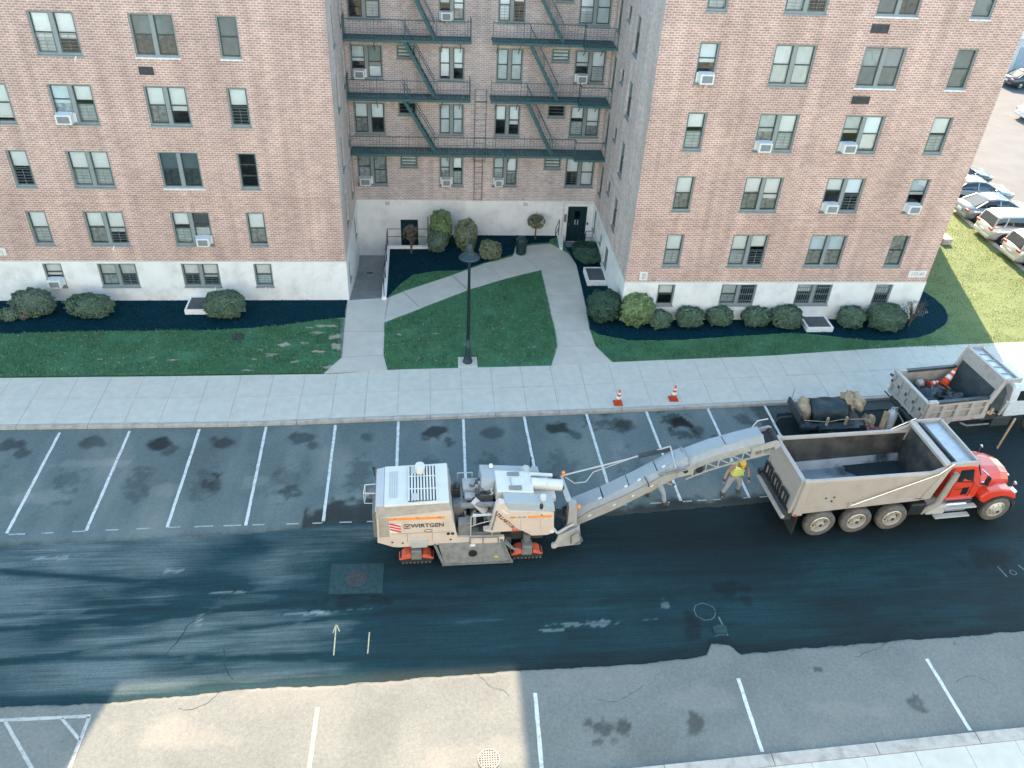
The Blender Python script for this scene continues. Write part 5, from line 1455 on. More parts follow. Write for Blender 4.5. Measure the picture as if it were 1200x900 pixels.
MB().hexa([(3.3, .62, 2.0), (5.35, .62, 2.0), (5.35, W_, 2.0), (3.3, W_, 2.0), (3.32, .55, 2.58), (5.3, .55, 2.42), (5.3, W_-.05, 2.38), (3.32, W_-.05, 2.56)]).build('hood_far', M['mblue'], mm_, bevel=.03)
MB().hexa([(3.32, .0, 2.2), (3.75, .0, 2.2), (3.95, .6, 2.2), (3.32, .6, 2.2), (3.36, .3, 2.56), (3.80, .15, 2.55), (3.95, .58, 2.55), (3.34, .58, 2.57)]).build('hood_wing', M['mblue'], mm_, bevel=.02)
MB().hexa([(3.78, -.45, 2.1), (5.0, -.45, 2.1), (5.0, .55, 2.1), (3.78, .55, 2.1), (3.80, -.45, 2.60), (5.0, -.45, 2.50), (5.0, .55, 2.50), (3.80, .55, 2.60)]).build('white_cover', M['mwhite'], mm_, bevel=.03)
MB().box(4.2, .28, 2.56, 4.6, .45, 2.585).build('tread_plate', M['steel'], mm_); MB().box(4.2, -.38, 2.56, 4.62, -.2, 2.585).build('tread_plate', M['steel'], mm_)
MB().box(4.28, -.15, 2.55, 4.32, .2, 2.60).build('hatch_seam', M['mgrey'], mm_)
MB().cyl((4.95, .05, 2.42), (6.0, .02, 2.30), .20, .19, 16).cyl((5.45, .03, 2.37), (5.50, .03, 2.365), .205, .205, 16).build('water_tank', M['mwhite'], mm_, smooth=False, bevel=.02)
MB().cyl((4.95, .42, 2.48), (5.72, .40, 2.40), .07, .07, 12).build('filter_pipe', M['mwhite'], mm_)
MB().cyl((4.85, .62, 2.45), (4.85, .62, 2.62), .11, .11, 14).box(4.7, .55, 2.4, 5.05, .75, 2.5).build('beacon_far', M['mgrey'], mm_, bevel=.01)
MB().cyl((5.28, -.66, 2.35), (5.28, -.66, 2.52), .10, .10, 14).build('beacon_near', M['mwhite'], mm_)
MB().ball((5.20, -.88, 2.25), (.07, .06, .15)).cyl((5.2, -.88, 2.1), (5.22, -.98, 1.95), .02).build('work_lamp', M['black'], mm_)
MB().cyl((3.7, .75, 2.56), (3.7, .75, 2.66), .07, .06, 12).build('filler_cap', M['white'], mm_)
MB().box(5.0, -.45, 2.0, 5.75, .0, 2.22).build('nose_cover', M['cream'], mm_, bevel=.05)
MB().box(4.9, .2, 2.1, 5.6, .5, 2.25).build('pump_cover', M['mgrey'], mm_, bevel=.03)
MB().box(5.0, .7, 2.5, 5.04, .74, 2.95).build('antenna', M['black'], mm_)
MB().box(4.20, -W_-.03, 1.86, 4.34, -W_-.015, 1.96).build('orange_mark', M['oran'], mm_)
MB().box(4.78, -W_-.03, 1.86, 5.55, -W_-.015, 1.95).build('orange_stripe', M['oran'], mm_)
text('lettering', 'W 150 CFi', .095, M['ink'], mm_, (4.50, -W_-.024, 1.90), (R(90), 0, 0))
text('lettering', 'TILLARTORO', .17, mat('letter_brown', (.22, .07, .045), .6), mm_, (4.10, -W_-.024, 1.71), (R(90), R(50), 0), bold=.006)
MB().bar((3.92, -W_-.03, 2.28), (4.12, -W_-.03, 2.08), .01, .05, 0).build('white_mark', M['white'], mm_)
MB().box(4.28, -W_-.03, 1.28, 4.52, -W_-.015, 1.36).build('red_mark', M['trackred'], mm_)
MB().bar((3.62, -W_-.04, 1.40), (3.76, -W_-.04, 2.25), .03, .05).build('grab_rail', M['steel'], mm_)
MB().lathe((5.62, -W_-.03, 1.18), [(.07, 0), (.07, .05)], 12, 'y').build('cap', M['white'], mm_)
MB().box(2.95, -W_-.04, .78, 4.05, -W_+.1, 1.04).build('middle_cover', M['cream'], mm_, bevel=.02)
mb = MB().path([(2.92, -W_-.07, .80), (2.92, -W_-.07, 1.10), (3.85, -W_-.07, 1.08), (3.85, -W_-.07, .80)], .016).path([(3.35, -W_-.07, .80), (3.35, -W_-.07, 1.08)], .014)
mb.build('ladder_rail', M['mdark'], mm_)
MB().box(.5, -.6, .5, 5.4, .6, 1.2).build('chassis', M['dsteel'], mm_)
# drum housing side plate, leaning out at the bottom
MB().hexa([(2.08, -1.20, .10), (4.28, -1.20, .08), (4.28, -1.06, .10), (2.08, -1.06, .12), (1.88, -.96, .84), (3.95, -.96, .84), (3.95, -.84, .84), (1.88, -.84, .84)]).build('side_plate', M['steel'], mm_, bevel=.02)
MB().box(2.0, -1.24, .04, 4.36, -1.12, .12).build('skid', M['mdark'], mm_, bevel=.02)
MB().bar((1.78, -1.02, .86), (2.05, -1.22, .12), .07, .06).bar((3.95, -1.0, .95), (4.3, -1.24, .1), .07, .06).build('plate_edge', M['steel'], mm_)
MB().lathe((3.02, -1.13, .46), [(.14, 0), (.14, .03), (.10, .05)], 14, 'y').build('hub_hole', M['black'], mm_)
MB().box(2.93, -1.03, .70, 3.1, -.99, .78).build('label_plate', M['plaque'], mm_); MB().box(3.72, -1.175, .28, 3.86, -1.14, .34).build('warning_label', mat('label_yellow', (.6, .5, .1), .5), mm_)
mb = MB().path([(3.9, -.95, .95), (4.3, -1.05, .55), (4.55, -1.05, .50)], .03).path([(4.1, -.9, .8), (4.45, -1.1, .45)], .025)
mb.build('link_arm', M['steel'], mm_)
MB().box(3.9, -.9, .3, 4.3, .9, .9).build('scraper', M['dsteel'], mm_, bevel=.03)
# tracks
def track(x, y, ln=1.05):
    t = bpy.data.objects.new('track', None); COL.objects.link(t); t.parent = mm_; t.location = (x, y, 0)
    a = ln/2; r = .15
    prof = [(-a, .05+r)]+[(-a+r-r*math.cos(q)*1, .03+r-r*math.sin(q)) for q in (R(40), R(80))]+[(a-r+r*math.cos(q), .03+r-r*math.sin(q)) for q in (R(80), R(40))]+[(a, .05+r), (a-.04, .30), (-a+.04, .30)]
    MB().side(prof, -.16, .16).build('belt', M['rubber'], t, bevel=.01)
    for i in range(8):
        MB().box(-a+.08+.125*i, -.19, .012, -a+.15+.125*i, .19, .06).build('track_pad', M['tyre'], t)
    MB().side([(-a-.02, .20), (-a+.18, .40), (-.18, .44), (-.16, .26), (-a+.05, .18)], -.18, .18).build('track_cover', M['trackred'], t, bevel=.02)
    MB().side([(a+.02, .20), (a-.18, .38), (.20, .40), (.18, .26), (a-.05, .18)], -.18, .18).build('track_cover', M['trackred'], t, bevel=.02)
    MB().box(-.17, -.20, .20, .17, .15, .62).build('yoke', M['steel'], t, bevel=.02)
    MB().cyl((0, .1, .5), (0, .1, .95), .13, .13, 14).build('leg', M['mdark'], t)
track(1.18, -.84, 1.12); track(4.83, -.86, 1.05); track(1.2, .95, 1.1); track(4.8, .95, 1.1)

# conveyor ---------------------------------------------------------------
def cpt(s, side, h=0.0):
    """s along the belt from 0 at the foot to 1 at the tip; local machine axes"""
    pts = [(6.25, .16, .34), (7.6, .19, 1.02), (8.6, .22, 1.62), (9.75, .26, 2.42), (10.9, .30, 2.95), (12.0, .33, 3.30), (13.08, .37, 3.56)]
    k = s*(len(pts)-1); i = min(int(k), len(pts)-2); f_ = k-i
    p = Vector(pts[i]).lerp(Vector(pts[i+1]), f_)
    wd = .44-.08*s
    return Vector((p.x, p.y+.1+side*wd, p.z+h))
def cvy(name, m, s0, s1, prof, n=5, bevel=0):
    """prof: list of (side, height) around the section"""
    rings = []
    for i in range(n+1):
        s = s0+(s1-s0)*i/n
        rings.append([tuple(cpt(s, a, h_)) for a, h_ in prof])
    return MB().loft(rings).build(name, m, mm_, bevel=bevel)
cvy('lower_trough', M['mtan'], .0, .56, [(-1, .04), (-1, .46), (-.45, .60), (-.45, .48), (-.9, .38), (-.9, .06)], 6)
cvy('upper_trough', M['mtan'], .56, .93, [(-1, .20), (-1, .38), (-.35, .52), (-.35, .42), (-.9, .32), (-.9, .2)], 5)
for i in range(6):
    a = .02+.135*i if i < 4 else .56+.185*(i-4); b = a+.13 if i < 4 else a+.18
    cvy('cover_panel', M['mblue'], a, b, [(-.46, .61 if i < 4 else .535), (1.0, .54 if i < 4 else .46), (1.0, .25), (.95, .25), (.93, .50 if i < 4 else .42), (-.46, .56 if i < 4 else .485)], 3)
cvy('belt', M['rubber'], .0, .985, [(-.86, .16), (.86, .16), (.86, .21), (-.86, .21)], 12)
cvy('far_wall', M['mdark'], .0, .93, [(.93, .0), (1.0, .0), (1.0, .3), (.93, .3)], 8)
cvy('under_frame', M['mdark'], .0, .56, [(-.9, -.02), (.9, -.02), (.9, .05), (-.9, .05)], 6)
# lattice side of the upper half
for side in (-1.0, 1.0):
    mb = MB(); N = 6
    for i in range(10):
        a = .56+.42*i/10; b = .56+.42*(i+1)/10
        mb.bar(cpt(a, side, -.20), cpt(b, side, -.20), .05, .06)
        mb.bar(cpt(a, side, .17), cpt(b, side, .17), .05, .06)
    mb.build('chord', M['mtan'], mm_)
    for i in range(N):
        a = .59+.055*i*1.1; b = a+.06
        mb = MB().bar(cpt(a, side, -.2), cpt(a, side, .18), .04, .05).bar(cpt(a, side, .16), cpt(b, side, -.18), .035, .04)
        mb.build('lattice_bar', M['mtan'], mm_)
tp = cpt(1, 0)
mb = MB(); ends = []
for sd_, nm in ((-1.0, 'near'), (1.0, 'far')):
    a = cpt(.87, sd_); b = cpt(1.0, sd_)
    prof = [a+Vector((0, 0, -.18)), b+Vector((-.12, 0, -.12)), b+Vector((.08, 0, .02)), b+Vector((.12, 0, .14)), b+Vector((.06, 0, .26)), b+Vector((-.06, 0, .32)), a+Vector((0, 0, .30))]
    vs = [tuple(p) for p in prof]+[tuple(p+Vector((0, .05*sd_, 0))) for p in prof]; n = len(prof)
    MB().add(vs, [tuple(range(n)), tuple(range(2*n-1, n-1, -1))]+[(i, n+i, n+(i+1) % n, (i+1) % n) for i in range(n)]).build('head_plate', M['mtan'], mm_)
    for q0, q1 in ((.18, .42), (.5, .72), (.78, .92)):
        c0 = a.lerp(b, q0); c1 = a.lerp(b, q1)
        MB().bar(c0+Vector((0, .062*sd_, .02)), c1+Vector((0, .062*sd_, .04)), .03, .12).build('slot', M['mdark'], mm_)
MB().cyl(cpt(1.0, -.95, .14), cpt(1.0, .95, .14), .13, .13, 14).build('head_roller', M['rubber'], mm_)
MB().path([cpt(.90, 1.05, .4), cpt(.93, 1.3, .6), cpt(.985, 1.3, .58)], .02).build('head_guard', M['mgrey'], mm_)
# hinge, pivot and stays
a = cpt(.55, -1.05, .2)
MB().hexa([tuple(a+Vector(v)) for v in ((-.28, -.03, -.25), (.25, -.03, -.12), (.25, .06, -.12), (-.28, .06, -.25), (-.2, -.03, .2), (.3, -.03, .28), (.3, .06, .28), (-.2, .06, .2))]).build('hinge_plate', M['mtan'], mm_)
MB().lathe(tuple(a+Vector((.48, -.0, .03))), [(.13, 0), (.13, .05)], 12, 'y').lathe(tuple(a+Vector((0, -.04, .02))), [(.08, 0), (.08, .05)], 10, 'y').build('pivot_hole', M['black'], mm_)
MB().path([a+Vector((-.9, -.02, -.1)), a+Vector((0, -.05, .12))], .04).path([a+Vector((-.7, -.04, .05)), a+Vector((0, -.06, .25))], .03).build('fold_cylinder', M['steel'], mm_)
MB().path([cpt(.50, -1.1, .50), cpt(.50, 1.15, .72), cpt(.50, 1.15, .2)], .025).build('hoop', M['mgrey'], mm_)
MB().path([cpt(.56, -1.05, .42), cpt(.54, 1.05, .66)], .015).build('hoop', M['mdark'], mm_)
MB().bar(cpt(.35, 1.3, 1.0), cpt(.50, 1.2, .6), .12, .12).build('work_light_bar', M['dsteel'], mm_)
st0 = Vector((5.95, .5, 2.3))
MB().path([(6.15, .55, 2.25), cpt(.30, 1.55, 1.0), cpt(.50, 1.2, .70)], .028).build('stay_rod', M['mgrey'], mm_)
pts = [Vector((6.2, .5, 2.2)), Vector((6.5, .35, 2.05)), Vector((6.9, .4, 2.05)), Vector((7.2, .75, 2.15)), cpt(.30, 1.5, 1.0)]
MB().path(pts, .016).build('cable', M['mgrey'], mm_)
MB().path([cpt(0.0, -1.02, .3)+Vector((0, -.02, 0)), cpt(.1, -1.02, .52), cpt(.3, -1.03, .5), cpt(.5, -1.03, .5)], .012).build('cable', M['mdark'], mm_)
for s in (.09, .20, .30, .39): MB().bar(cpt(s, -1.03, .28), cpt(s+.012, -1.03, .29), .01, .05).build('reflector', M['white'], mm_)
for s in (.13, .26, .33, .44): MB().bar(cpt(s, -.52, .69), cpt(s+.014, -.52, .70), .07, .02).build('reflector', M['white'], mm_)
MB().path([cpt(.36, -.5, .72), cpt(.375, -1.05, .52), cpt(.38, -1.05, .35)], .018).build('hook', M['black'], mm_)
# pivot head at the foot of the conveyor
MB().hexa([(5.7, -.85, .25), (6.7, -.72, .22), (6.75, -.45, .25), (5.9, -.5, .3), (5.9, -.7, .65), (6.6, -.6, .95), (6.65, -.42, .95), (5.95, -.48, .7)]).build('foot_plate', M['mtan'], mm_, bevel=.02)
MB().lathe((5.78, -.84, .32), [(.11, 0), (.11, .1)], 12, 'y').build('foot_pivot', M['mgrey'], mm_)
MB().hexa([(6.2, -.55, .9), (6.55, -.5, .9), (6.55, -.1, .9), (6.2, -.1, .9), (6.22, -.45, 1.75), (6.5, -.42, 1.75), (6.5, -.1, 1.75), (6.22, -.1, 1.75)]).build('mast', M['mtan'], mm_, bevel=.02)
MB().bar((6.25, -.15, 1.7), (5.98, .5, 2.25), .2, .14).build('mast_arm', M['mblue'], mm_)
MB().cyl((6.12, .52, 2.25), (6.12, .52, 2.42), .06).build('beacon_lamp', M['oran'], mm_); MB().ball((6.55, -.42, 1.70), (.07, .07, .11)).build('beacon_lamp', M['oran'], mm_)
MB().ball((5.9, .42, 2.25), (.14, .12, .1)).ball((6.0, .1, 2.1), (.12, .1, .1)).build('hydraulic_motor', M['dsteel'], mm_)
mb = MB()
for k in range(5):
    pts = [(5.55+.05*k, -.3+.15*k, 1.7), (5.9, -.35+.14*k, 1.25-.06*k), (6.25, -.45+.1*k, 1.15)]
    mb.path(pts, .02)
mb.build('hose_bundle', M['black'], mm_)
MB().path([(5.6, -.55, 1.1), (5.85, -.75, .85), (6.15, -.62, .95), (6.4, -.6, 1.1)], .05).build('slew_cylinder', M['mgrey'], mm_)
MB().path([(6.35, -.78, .35), (6.32, -.80, .75), (6.55, -.78, .9), (6.75, -.72, .4), (6.5, -.80, .3)], .025).build('hose', M['mdark'], mm_)

# ------------------------------------------------------------------ red dump truck
M['dumpgrey'] = mat('dump_body_grey', (0.43, 0.395, 0.36), .5, var=.06, scale=1.5, dirt=(.34, .29, .25), dscale=1.6, damt=.5)
M['dumpin'] = mat('dump_floor_steel', (0.30, 0.33, 0.34), .45, .35, var=.15, scale=2, dirt=(.02, .03, .035), dscale=.8, damt=1.0)
M['dumpin2'] = mat('dump_wall_dirty', (0.10, 0.095, 0.085), .5, .2, var=.3, scale=2, dirt=(.02, .03, .035), dscale=.9, damt=1.0)
M['tray'] = mat('shield_tray', (0.36, 0.42, 0.47), .45, .3, var=.1, dirt=(.25, .28, .3), dscale=2)
M['truckred'] = mat('truck_red', (0.66, 0.055, 0.025), .3, var=.04, coat=.4, dirt=(.42, .05, .03), dscale=2, damt=.35)
M['darkglass'] = mat('dark_glass', (0.012, 0.02, 0.024), .08, spec=.8)
M['asphalt_crumbs'] = mat('asphalt_residue', (0.012, 0.022, 0.026), .85, var=.5, scale=20, bump=1, bscale=30)
def wheel(parent, x, y, r, wd, side, front=False, rimr=None, tm='tyre'):
    """side -1: outer face looks to -y"""
    w_ = bpy.data.objects.new('wheel', None); COL.objects.link(w_); w_.parent = parent; w_.location = (x, y, r)
    if side > 0: w_.rotation_euler.z = math.pi
    rr = rimr or r*.62
    def tyre():
        return MB().lathe((0, 0, 0), [(rr, -wd/2+.02), (r*.9, -wd/2), (r*.985, -wd/2+.04), (r, -wd/2+.08), (r, wd/2-.08), (r*.9, wd/2), (rr, wd/2-.02)], 26, 'y', caps=False).mesh('tyre', M[tm], True)
    link('tyre', cached(('ty', r, wd, rr, tm), tyre), w_)
    def rim():
        if front: pr = [(rr, -wd/2+.02), (rr*.93, -wd/2+.0), (rr*.88, -wd/2+.06), (rr*.62, -wd/2-.02), (rr*.45, -wd/2-.03), (rr*.40, -wd/2-.09), (rr*.2, -wd/2-.10)]
        else: pr = [(rr, -wd/2+.02), (rr*.93, -wd/2+.0), (rr*.88, -wd/2+.05), (rr*.82, -wd/2+.16), (rr*.5, -wd/2+.15), (rr*.42, -wd/2+.0), (rr*.2, -wd/2-.02)]
        mb = MB().lathe((0, 0, 0), pr, 26, 'y', caps='end').lathe((0, 0, 0), [(rr, -wd/2+.02), (rr, wd/2-.02)], 26, 'y', caps='end')
        return mb.mesh('rim', M['rim'], False)
    link('rim', cached(('ri', r, wd, rr, front), rim), w_)
    def hole():
        mb = MB(); d = -wd/2+(.0 if front else .13)
        for i in range(8):
            a = 2*math.pi*i/8; mb.cyl((rr*.66*math.cos(a), d-.005, rr*.66*math.sin(a)), (rr*.66*math.cos(a), d+.05, rr*.66*math.sin(a)), rr*.09, n=7)
        mb.cyl((0, -wd/2-.03, 0), (0, -wd/2-.11 if front else -wd/2-.035, 0), rr*.18, n=10)
        return mb.mesh('hub', M['dsteel'])
    link('hub', cached(('hu', r, wd, rr, front), hole), w_)
    return w_
tk = thing('dump_truck', 'large dump truck with red cab and empty grey body under the conveyor tip', 'dump truck', (16.02, -14.80, ZM), R(4.2))
zt0, zt1 = 2.77, 2.72
hw, hb = 1.17, 1.06
for s in (-1, 1):
    MB().hexa([(.12, s*hb, 1.22), (5.2, s*hb, 1.42), (5.2, s*(hb-.07), 1.42), (.12, s*(hb-.07), 1.22), (.12, s*hw, zt0-.1), (5.25, s*hw, zt1-.1), (5.25, s*(hw-.06), zt1-.1), (.12, s*(hw-.06), zt0-.1)]).build('side_wall', M['dumpgrey'], tk)
    MB().hexa([(.10, s*(hw+.02), zt0-.10), (5.2, s*(hw+.02), zt1-.10), (5.2, s*(hw-.13), zt1-.10), (.10, s*(hw-.13), zt0-.10), (.10, s*(hw+.0), zt0), (5.2, s*(hw+.0), zt1), (5.2, s*(hw-.10), zt1), (.10, s*(hw-.10), zt0)]).build('top_rail', M['dumpgrey'], tk, bevel=.015)
    MB().hexa([(.14, s*(hb+.05), 1.18), (4.75, s*(hb+.05), 1.36), (4.75, s*(hb-.02), 1.36), (.14, s*(hb-.02), 1.18), (.14, s*(hb+.06), 1.42), (4.75, s*(hb+.06), 1.56), (4.75, s*(hb), 1.56), (.14, s*(hb), 1.42)]).build('bottom_rail', M['dumpgrey'], tk, bevel=.01)
    MB().hexa([(.08, s*(hb+.06), 1.1), (.42, s*(hb+.06), 1.1), (.42, s*(hb-.04), 1.1), (.08, s*(hb-.04), 1.1), (.08, s*(hw+.05), zt0+.02), (.30, s*(hw+.05), zt0+.02), (.30, s*(hw-.12), zt0+.02), (.08, s*(hw-.12), zt0+.02)]).build('corner_post', M['dumpgrey'], tk, bevel=.02)
    MB().hexa([(4.75, s*(hb+.06), 1.38), (5.12, s*(hb+.06), 1.40), (5.12, s*(hb-.04), 1.40), (4.75, s*(hb-.04), 1.38), (5.12, s*(hw+.05), zt1+.02), (5.36, s*(hw+.05), zt1+.3), (5.36, s*(hw-.1), zt1+.3), (5.12, s*(hw-.1), zt1+.02)]).build('front_post', M['dumpgrey'], tk, bevel=.02)
    MB().hexa([(4.6, s*(hw+.03), zt1-.02), (5.3, s*(hw+.03), zt1-.02), (5.3, s*(hw-.08), zt1-.02), (4.6, s*(hw-.08), zt1-.02), (4.95, s*(hw+.03), zt1+.12), (5.45, s*(hw+.03), 3.08), (5.45, s*(hw-.08), 3.08), (4.95, s*(hw-.08), zt1+.12)]).build('shield_gusset', M['dumpgrey'], tk, bevel=.01)
    # inner wall, scraped dark
    MB().hexa([(.2, s*(hb-.075), 1.42), (5.1, s*(hb-.075), 1.52), (5.1, s*(hb-.085), 1.52), (.2, s*(hb-.085), 1.42), (.2, s*(hw-.075), zt0-.12), (5.15, s*(hw-.075), zt1-.12), (5.15, s*(hw-.085), zt1-.12), (.2, s*(hw-.085), zt0-.12)]).build('inner_wall', M['dumpin2'], tk)
    MB().hexa([(.2, s*(hb-.08), 1.42), (5.1, s*(hb-.08), 1.50), (5.1, s*(hb-.3), 1.48), (.2, s*(hb-.3), 1.38), (.2, s*(hb-.06), 1.62), (5.1, s*(hb-.06), 1.72), (5.1, s*(hb-.1), 1.70), (.2, s*(hb-.1), 1.60)]).build('floor_fillet', M['dumpin'], tk)
MB().hexa([(.12, -hb, 1.25), (5.15, -hb, 1.42), (5.15, hb, 1.42), (.12, hb, 1.25), (.12, -hb+.05, 1.38), (5.15, -hb+.05, 1.48), (5.15, hb-.05, 1.48), (.12, hb-.05, 1.38)]).build('floor', M['dumpin'], tk)
# sticky asphalt left in the front of the body
def crust(parent, pts, z, m, name='asphalt_residue', th=.05):
    pp = smooth_poly(pts, 5); n = len(pp)
    c = (sum(p[0] for p in pp)/n, sum(p[1] for p in pp)/n)
    zz = z if callable(z) else (lambda x, y: z)
    vs = [(x, y, zz(x, y)) for x, y in pp]+[(c[0]+(x-c[0])*.85, c[1]+(y-c[1])*.85, zz(x, y)+th) for x, y in pp]+[(c[0], c[1], zz(*c)+th*1.4)]
    return MB().add(vs, [(i, (i+1) % n, n+(i+1) % n, n+i) for i in range(n)]+[(n+i, n+(i+1) % n, 2*n) for i in range(n)]).build(name, m, parent, smooth=True)
fz = lambda x, y: 1.385+.02*x
crust(tk, [(2.75, .55), (2.95, .8), (2.7, 1.0), (5.05, 1.0), (5.05, -1.0), (3.9, -1.0), (3.5, -.85), (3.7, -.7), (3.25, -.55), (3.45, -.35), (3.0, -.2), (3.3, .0), (2.8, .12), (3.05, .3)], fz, M['asphalt_crumbs'], th=.03)
crust(tk, [(.4, .98), (.9, 1.0), (1.6, .97), (1.5, .88), (1.0, .8), (.7, .86), (.45, .84)], lambda x, y: fz(x, y)+.05, M['asphalt_crumbs'], th=.02)
MB().hexa([(4.95, -hb+.1, 1.45), (5.02, -hb+.1, 1.45), (5.02, hb-.1, 1.45), (4.95, hb-.1, 1.45), (5.16, -hw+.12, 2.95), (5.22, -hw+.12, 2.95), (5.22, hw-.12, 2.95), (5.16, hw-.12, 2.95)]).build('bulkhead_lining', M['dumpin2'], tk)
MB().hexa([(5.03, -hb, 1.42), (5.12, -hb, 1.42), (5.12, hb, 1.42), (5.03, hb, 1.42), (5.22, -hw, 3.06), (5.32, -hw, 3.06), (5.32, hw, 3.06), (5.22, hw, 3.06)]).build('bulkhead', M['dumpgrey'], tk, bevel=.01)
MB().box(5.05, -hw, 2.96, 5.28, hw, 3.08).build('bulkhead_rail', M['dumpgrey'], tk, bevel=.02)
MB().box(5.28, -hw+.02, 2.92, 6.32, hw-.02, 2.97).build('cab_shield', M['tray'], tk)
MB().box(6.26, -hw, 2.92, 6.34, hw, 3.10).box(5.28, -hw-.02, 2.92, 6.34, -hw+.06, 3.10).box(5.28, hw-.06, 2.92, 6.34, hw+.02, 3.10).build('shield_rim', M['dumpgrey'], tk, bevel=.012)
MB().box(5.30, -hw+.1, 2.975, 5.62, hw-.1, 2.99).build('shield_residue', M['dsteel'], tk)
# rolled tarp on the front and its arms
MB().cyl((5.5, -hw+.2, 3.05), (5.42, hw-.15, 3.05), .05, .05, 10).build('tarp_roll', M['dsteel'], tk)
MB().path([(2.1, -hw-.02, 1.48), (4.9, -hw-.09, 2.72), (5.35, -hw-.05, 3.12)], .022).build('tarp_arm', M['chrome'], tk)
MB().path([(2.1, hw+.02, 1.48), (4.7, hw+.09, 2.72), (5.35, hw+.05, 3.12)], .022).build('tarp_arm', M['chrome'], tk)
MB().box(2.02, -hb-.12, 1.36, 2.16, -hb-.02, 1.56).build('tarp_pivot', M['dumpgrey'], tk)
for x, z in ((1.1, 1.86), (1.4, 1.88), (1.35, 1.7)):
    MB().lathe((x, -hb-.075, z), [(.035, 0), (.035, .03)], 7, 'y').build('rub_mark', M['dsteel'], tk)
# tailgate
MB().hexa([(-.02, -hb+.02, 1.25), (.06, -hb+.02, 1.25), (.06, hb-.02, 1.25), (-.02, hb-.02, 1.25), (.06, -hw+.06, zt0-.03), (.14, -hw+.06, zt0-.03), (.14, hw-.06, zt0-.03), (.06, hw-.06, zt0-.03)]).build('tailgate', M['dumpgrey'], tk)
for a in ((-hb+.02, -hb+.12, -hw+.06, -hw+.16), (hb-.12, hb-.02, hw-.16, hw-.06)):
    MB().hexa([(-.06, a[0], 1.2), (.06, a[0], 1.2), (.06, a[1], 1.2), (-.06, a[1], 1.2), (.02, a[2], zt0-.02), (.14, a[2], zt0-.02), (.14, a[3], zt0-.02), (.02, a[3], zt0-.02)]).build('tailgate_frame', M['dumpgrey'], tk, bevel=.01)
MB().box(.0, -hw+.05, zt0-.1, .16, hw-.05, zt0+.0).build('tailgate_rail', M['dumpgrey'], tk, bevel=.015)
MB().box(-.30, -hb, .98, -.16, hb, 1.10).build('bumper_bar', M['dumpgrey'], tk, bevel=.02)
MB().box(-.2, -hb+.05, .85, .12, hb-.05, 1.24).build('apron', M['dsteel'], tk, bevel=.02)
for y in (-.78, -.12, .54):
    mb = MB()
    for dy, w_ in ((0, .5),):
        mb.box(-.12, y, 1.22, -.05, y+.06, 1.78).box(-.12, y+.44, 1.22, -.05, y+.5, 1.78).box(-.12, y+.06, 1.72, -.05, y+.44, 1.78).box(-.12, y+.06, 1.22, -.05, y+.44, 1.28).box(-.10, y+.20, 1.28, -.06, y+.25, 1.72)
    mb.build('chute_frame', M['black'], tk)
MB().box(-.26, hb-.05, 1.1, -.05, hb+.12, 1.32).build('hinge_box', M['black'], tk, bevel=.02)
for s in (-1, 1):
    MB().box(.10, s*(hb+.065), 1.62, .16, s*(hb+.09), 1.90).build('marker_lamp', M['trackred'], tk)
    MB().box(.12, s*(hb+.07), 1.12, .2, s*(hb+.10), 1.2).build('reflector', M['red'], tk)
    MB().box(.32, s*.45, .12, .35, s*1.05, 1.1).build('mudflap', M['rubber'], tk)
# chassis
MB().box(.3, -.42, .62, 8.3, -.28, .98).build('chassis_rail', M['dsteel'], tk); MB().box(.3, .28, .62, 8.3, .42, .98).build('chassis_rail', M['dsteel'], tk)
for x in (1.25, 2.62, 3.98): MB().cyl((x, -1.0, .57), (x, 1.0, .57), .09, .09, 10).ball((x, 0, .57), (.22, .25, .22)).build('axle', M['dsteel'], tk)
MB().cyl((8.05, -.9, .57), (8.05, .9, .57), .06, .06, 8).build('axle', M['dsteel'], tk)
for s in (-1, 1):
    for x in (1.25, 2.62, 3.98):
        wheel(tk, x, s*.98, .57, .30, s)
    wheel(tk, 8.05, s*.98, .56, .30, s, True)
# near side tanks and steps
MB().box(5.3, -1.08, .55, 6.0, -.55, .98).build('battery_box', M['mgrey'], tk, bevel=.03)
MB().cyl((5.35, -.82, .70), (6.85, -.82, .70), .24, .24, 18).build('fuel_tank', M['chrome'], tk, bevel=.01)
MB().box(5.9, -1.16, .80, 7.15, -.95, .86).build('step', M['mgrey'], tk, bevel=.01); MB().box(5.65, -1.20, .42, 7.0, -1.0, .48).build('step', M['mgrey'], tk, bevel=.01)
MB().box(5.95, -1.02, 1.0, 6.95, -.9, 1.14).build('chrome_strip', M['chrome'], tk)
MB().path([(5.15, -.95, .6), (5.5, -1.12, 1.1), (5.72, -1.12, 2.55)], .105, 14).build('exhaust_stack', M['mband'], tk)
MB().cyl((5.75, 1.0, .9), (5.75, 1.0, 2.7), .10, .10, 14).build('exhaust_stack', M['mband'], tk)
MB().box(4.6, -1.05, .55, 5.2, -.5, 1.1).build('air_tank', M['black'], tk, bevel=.06)
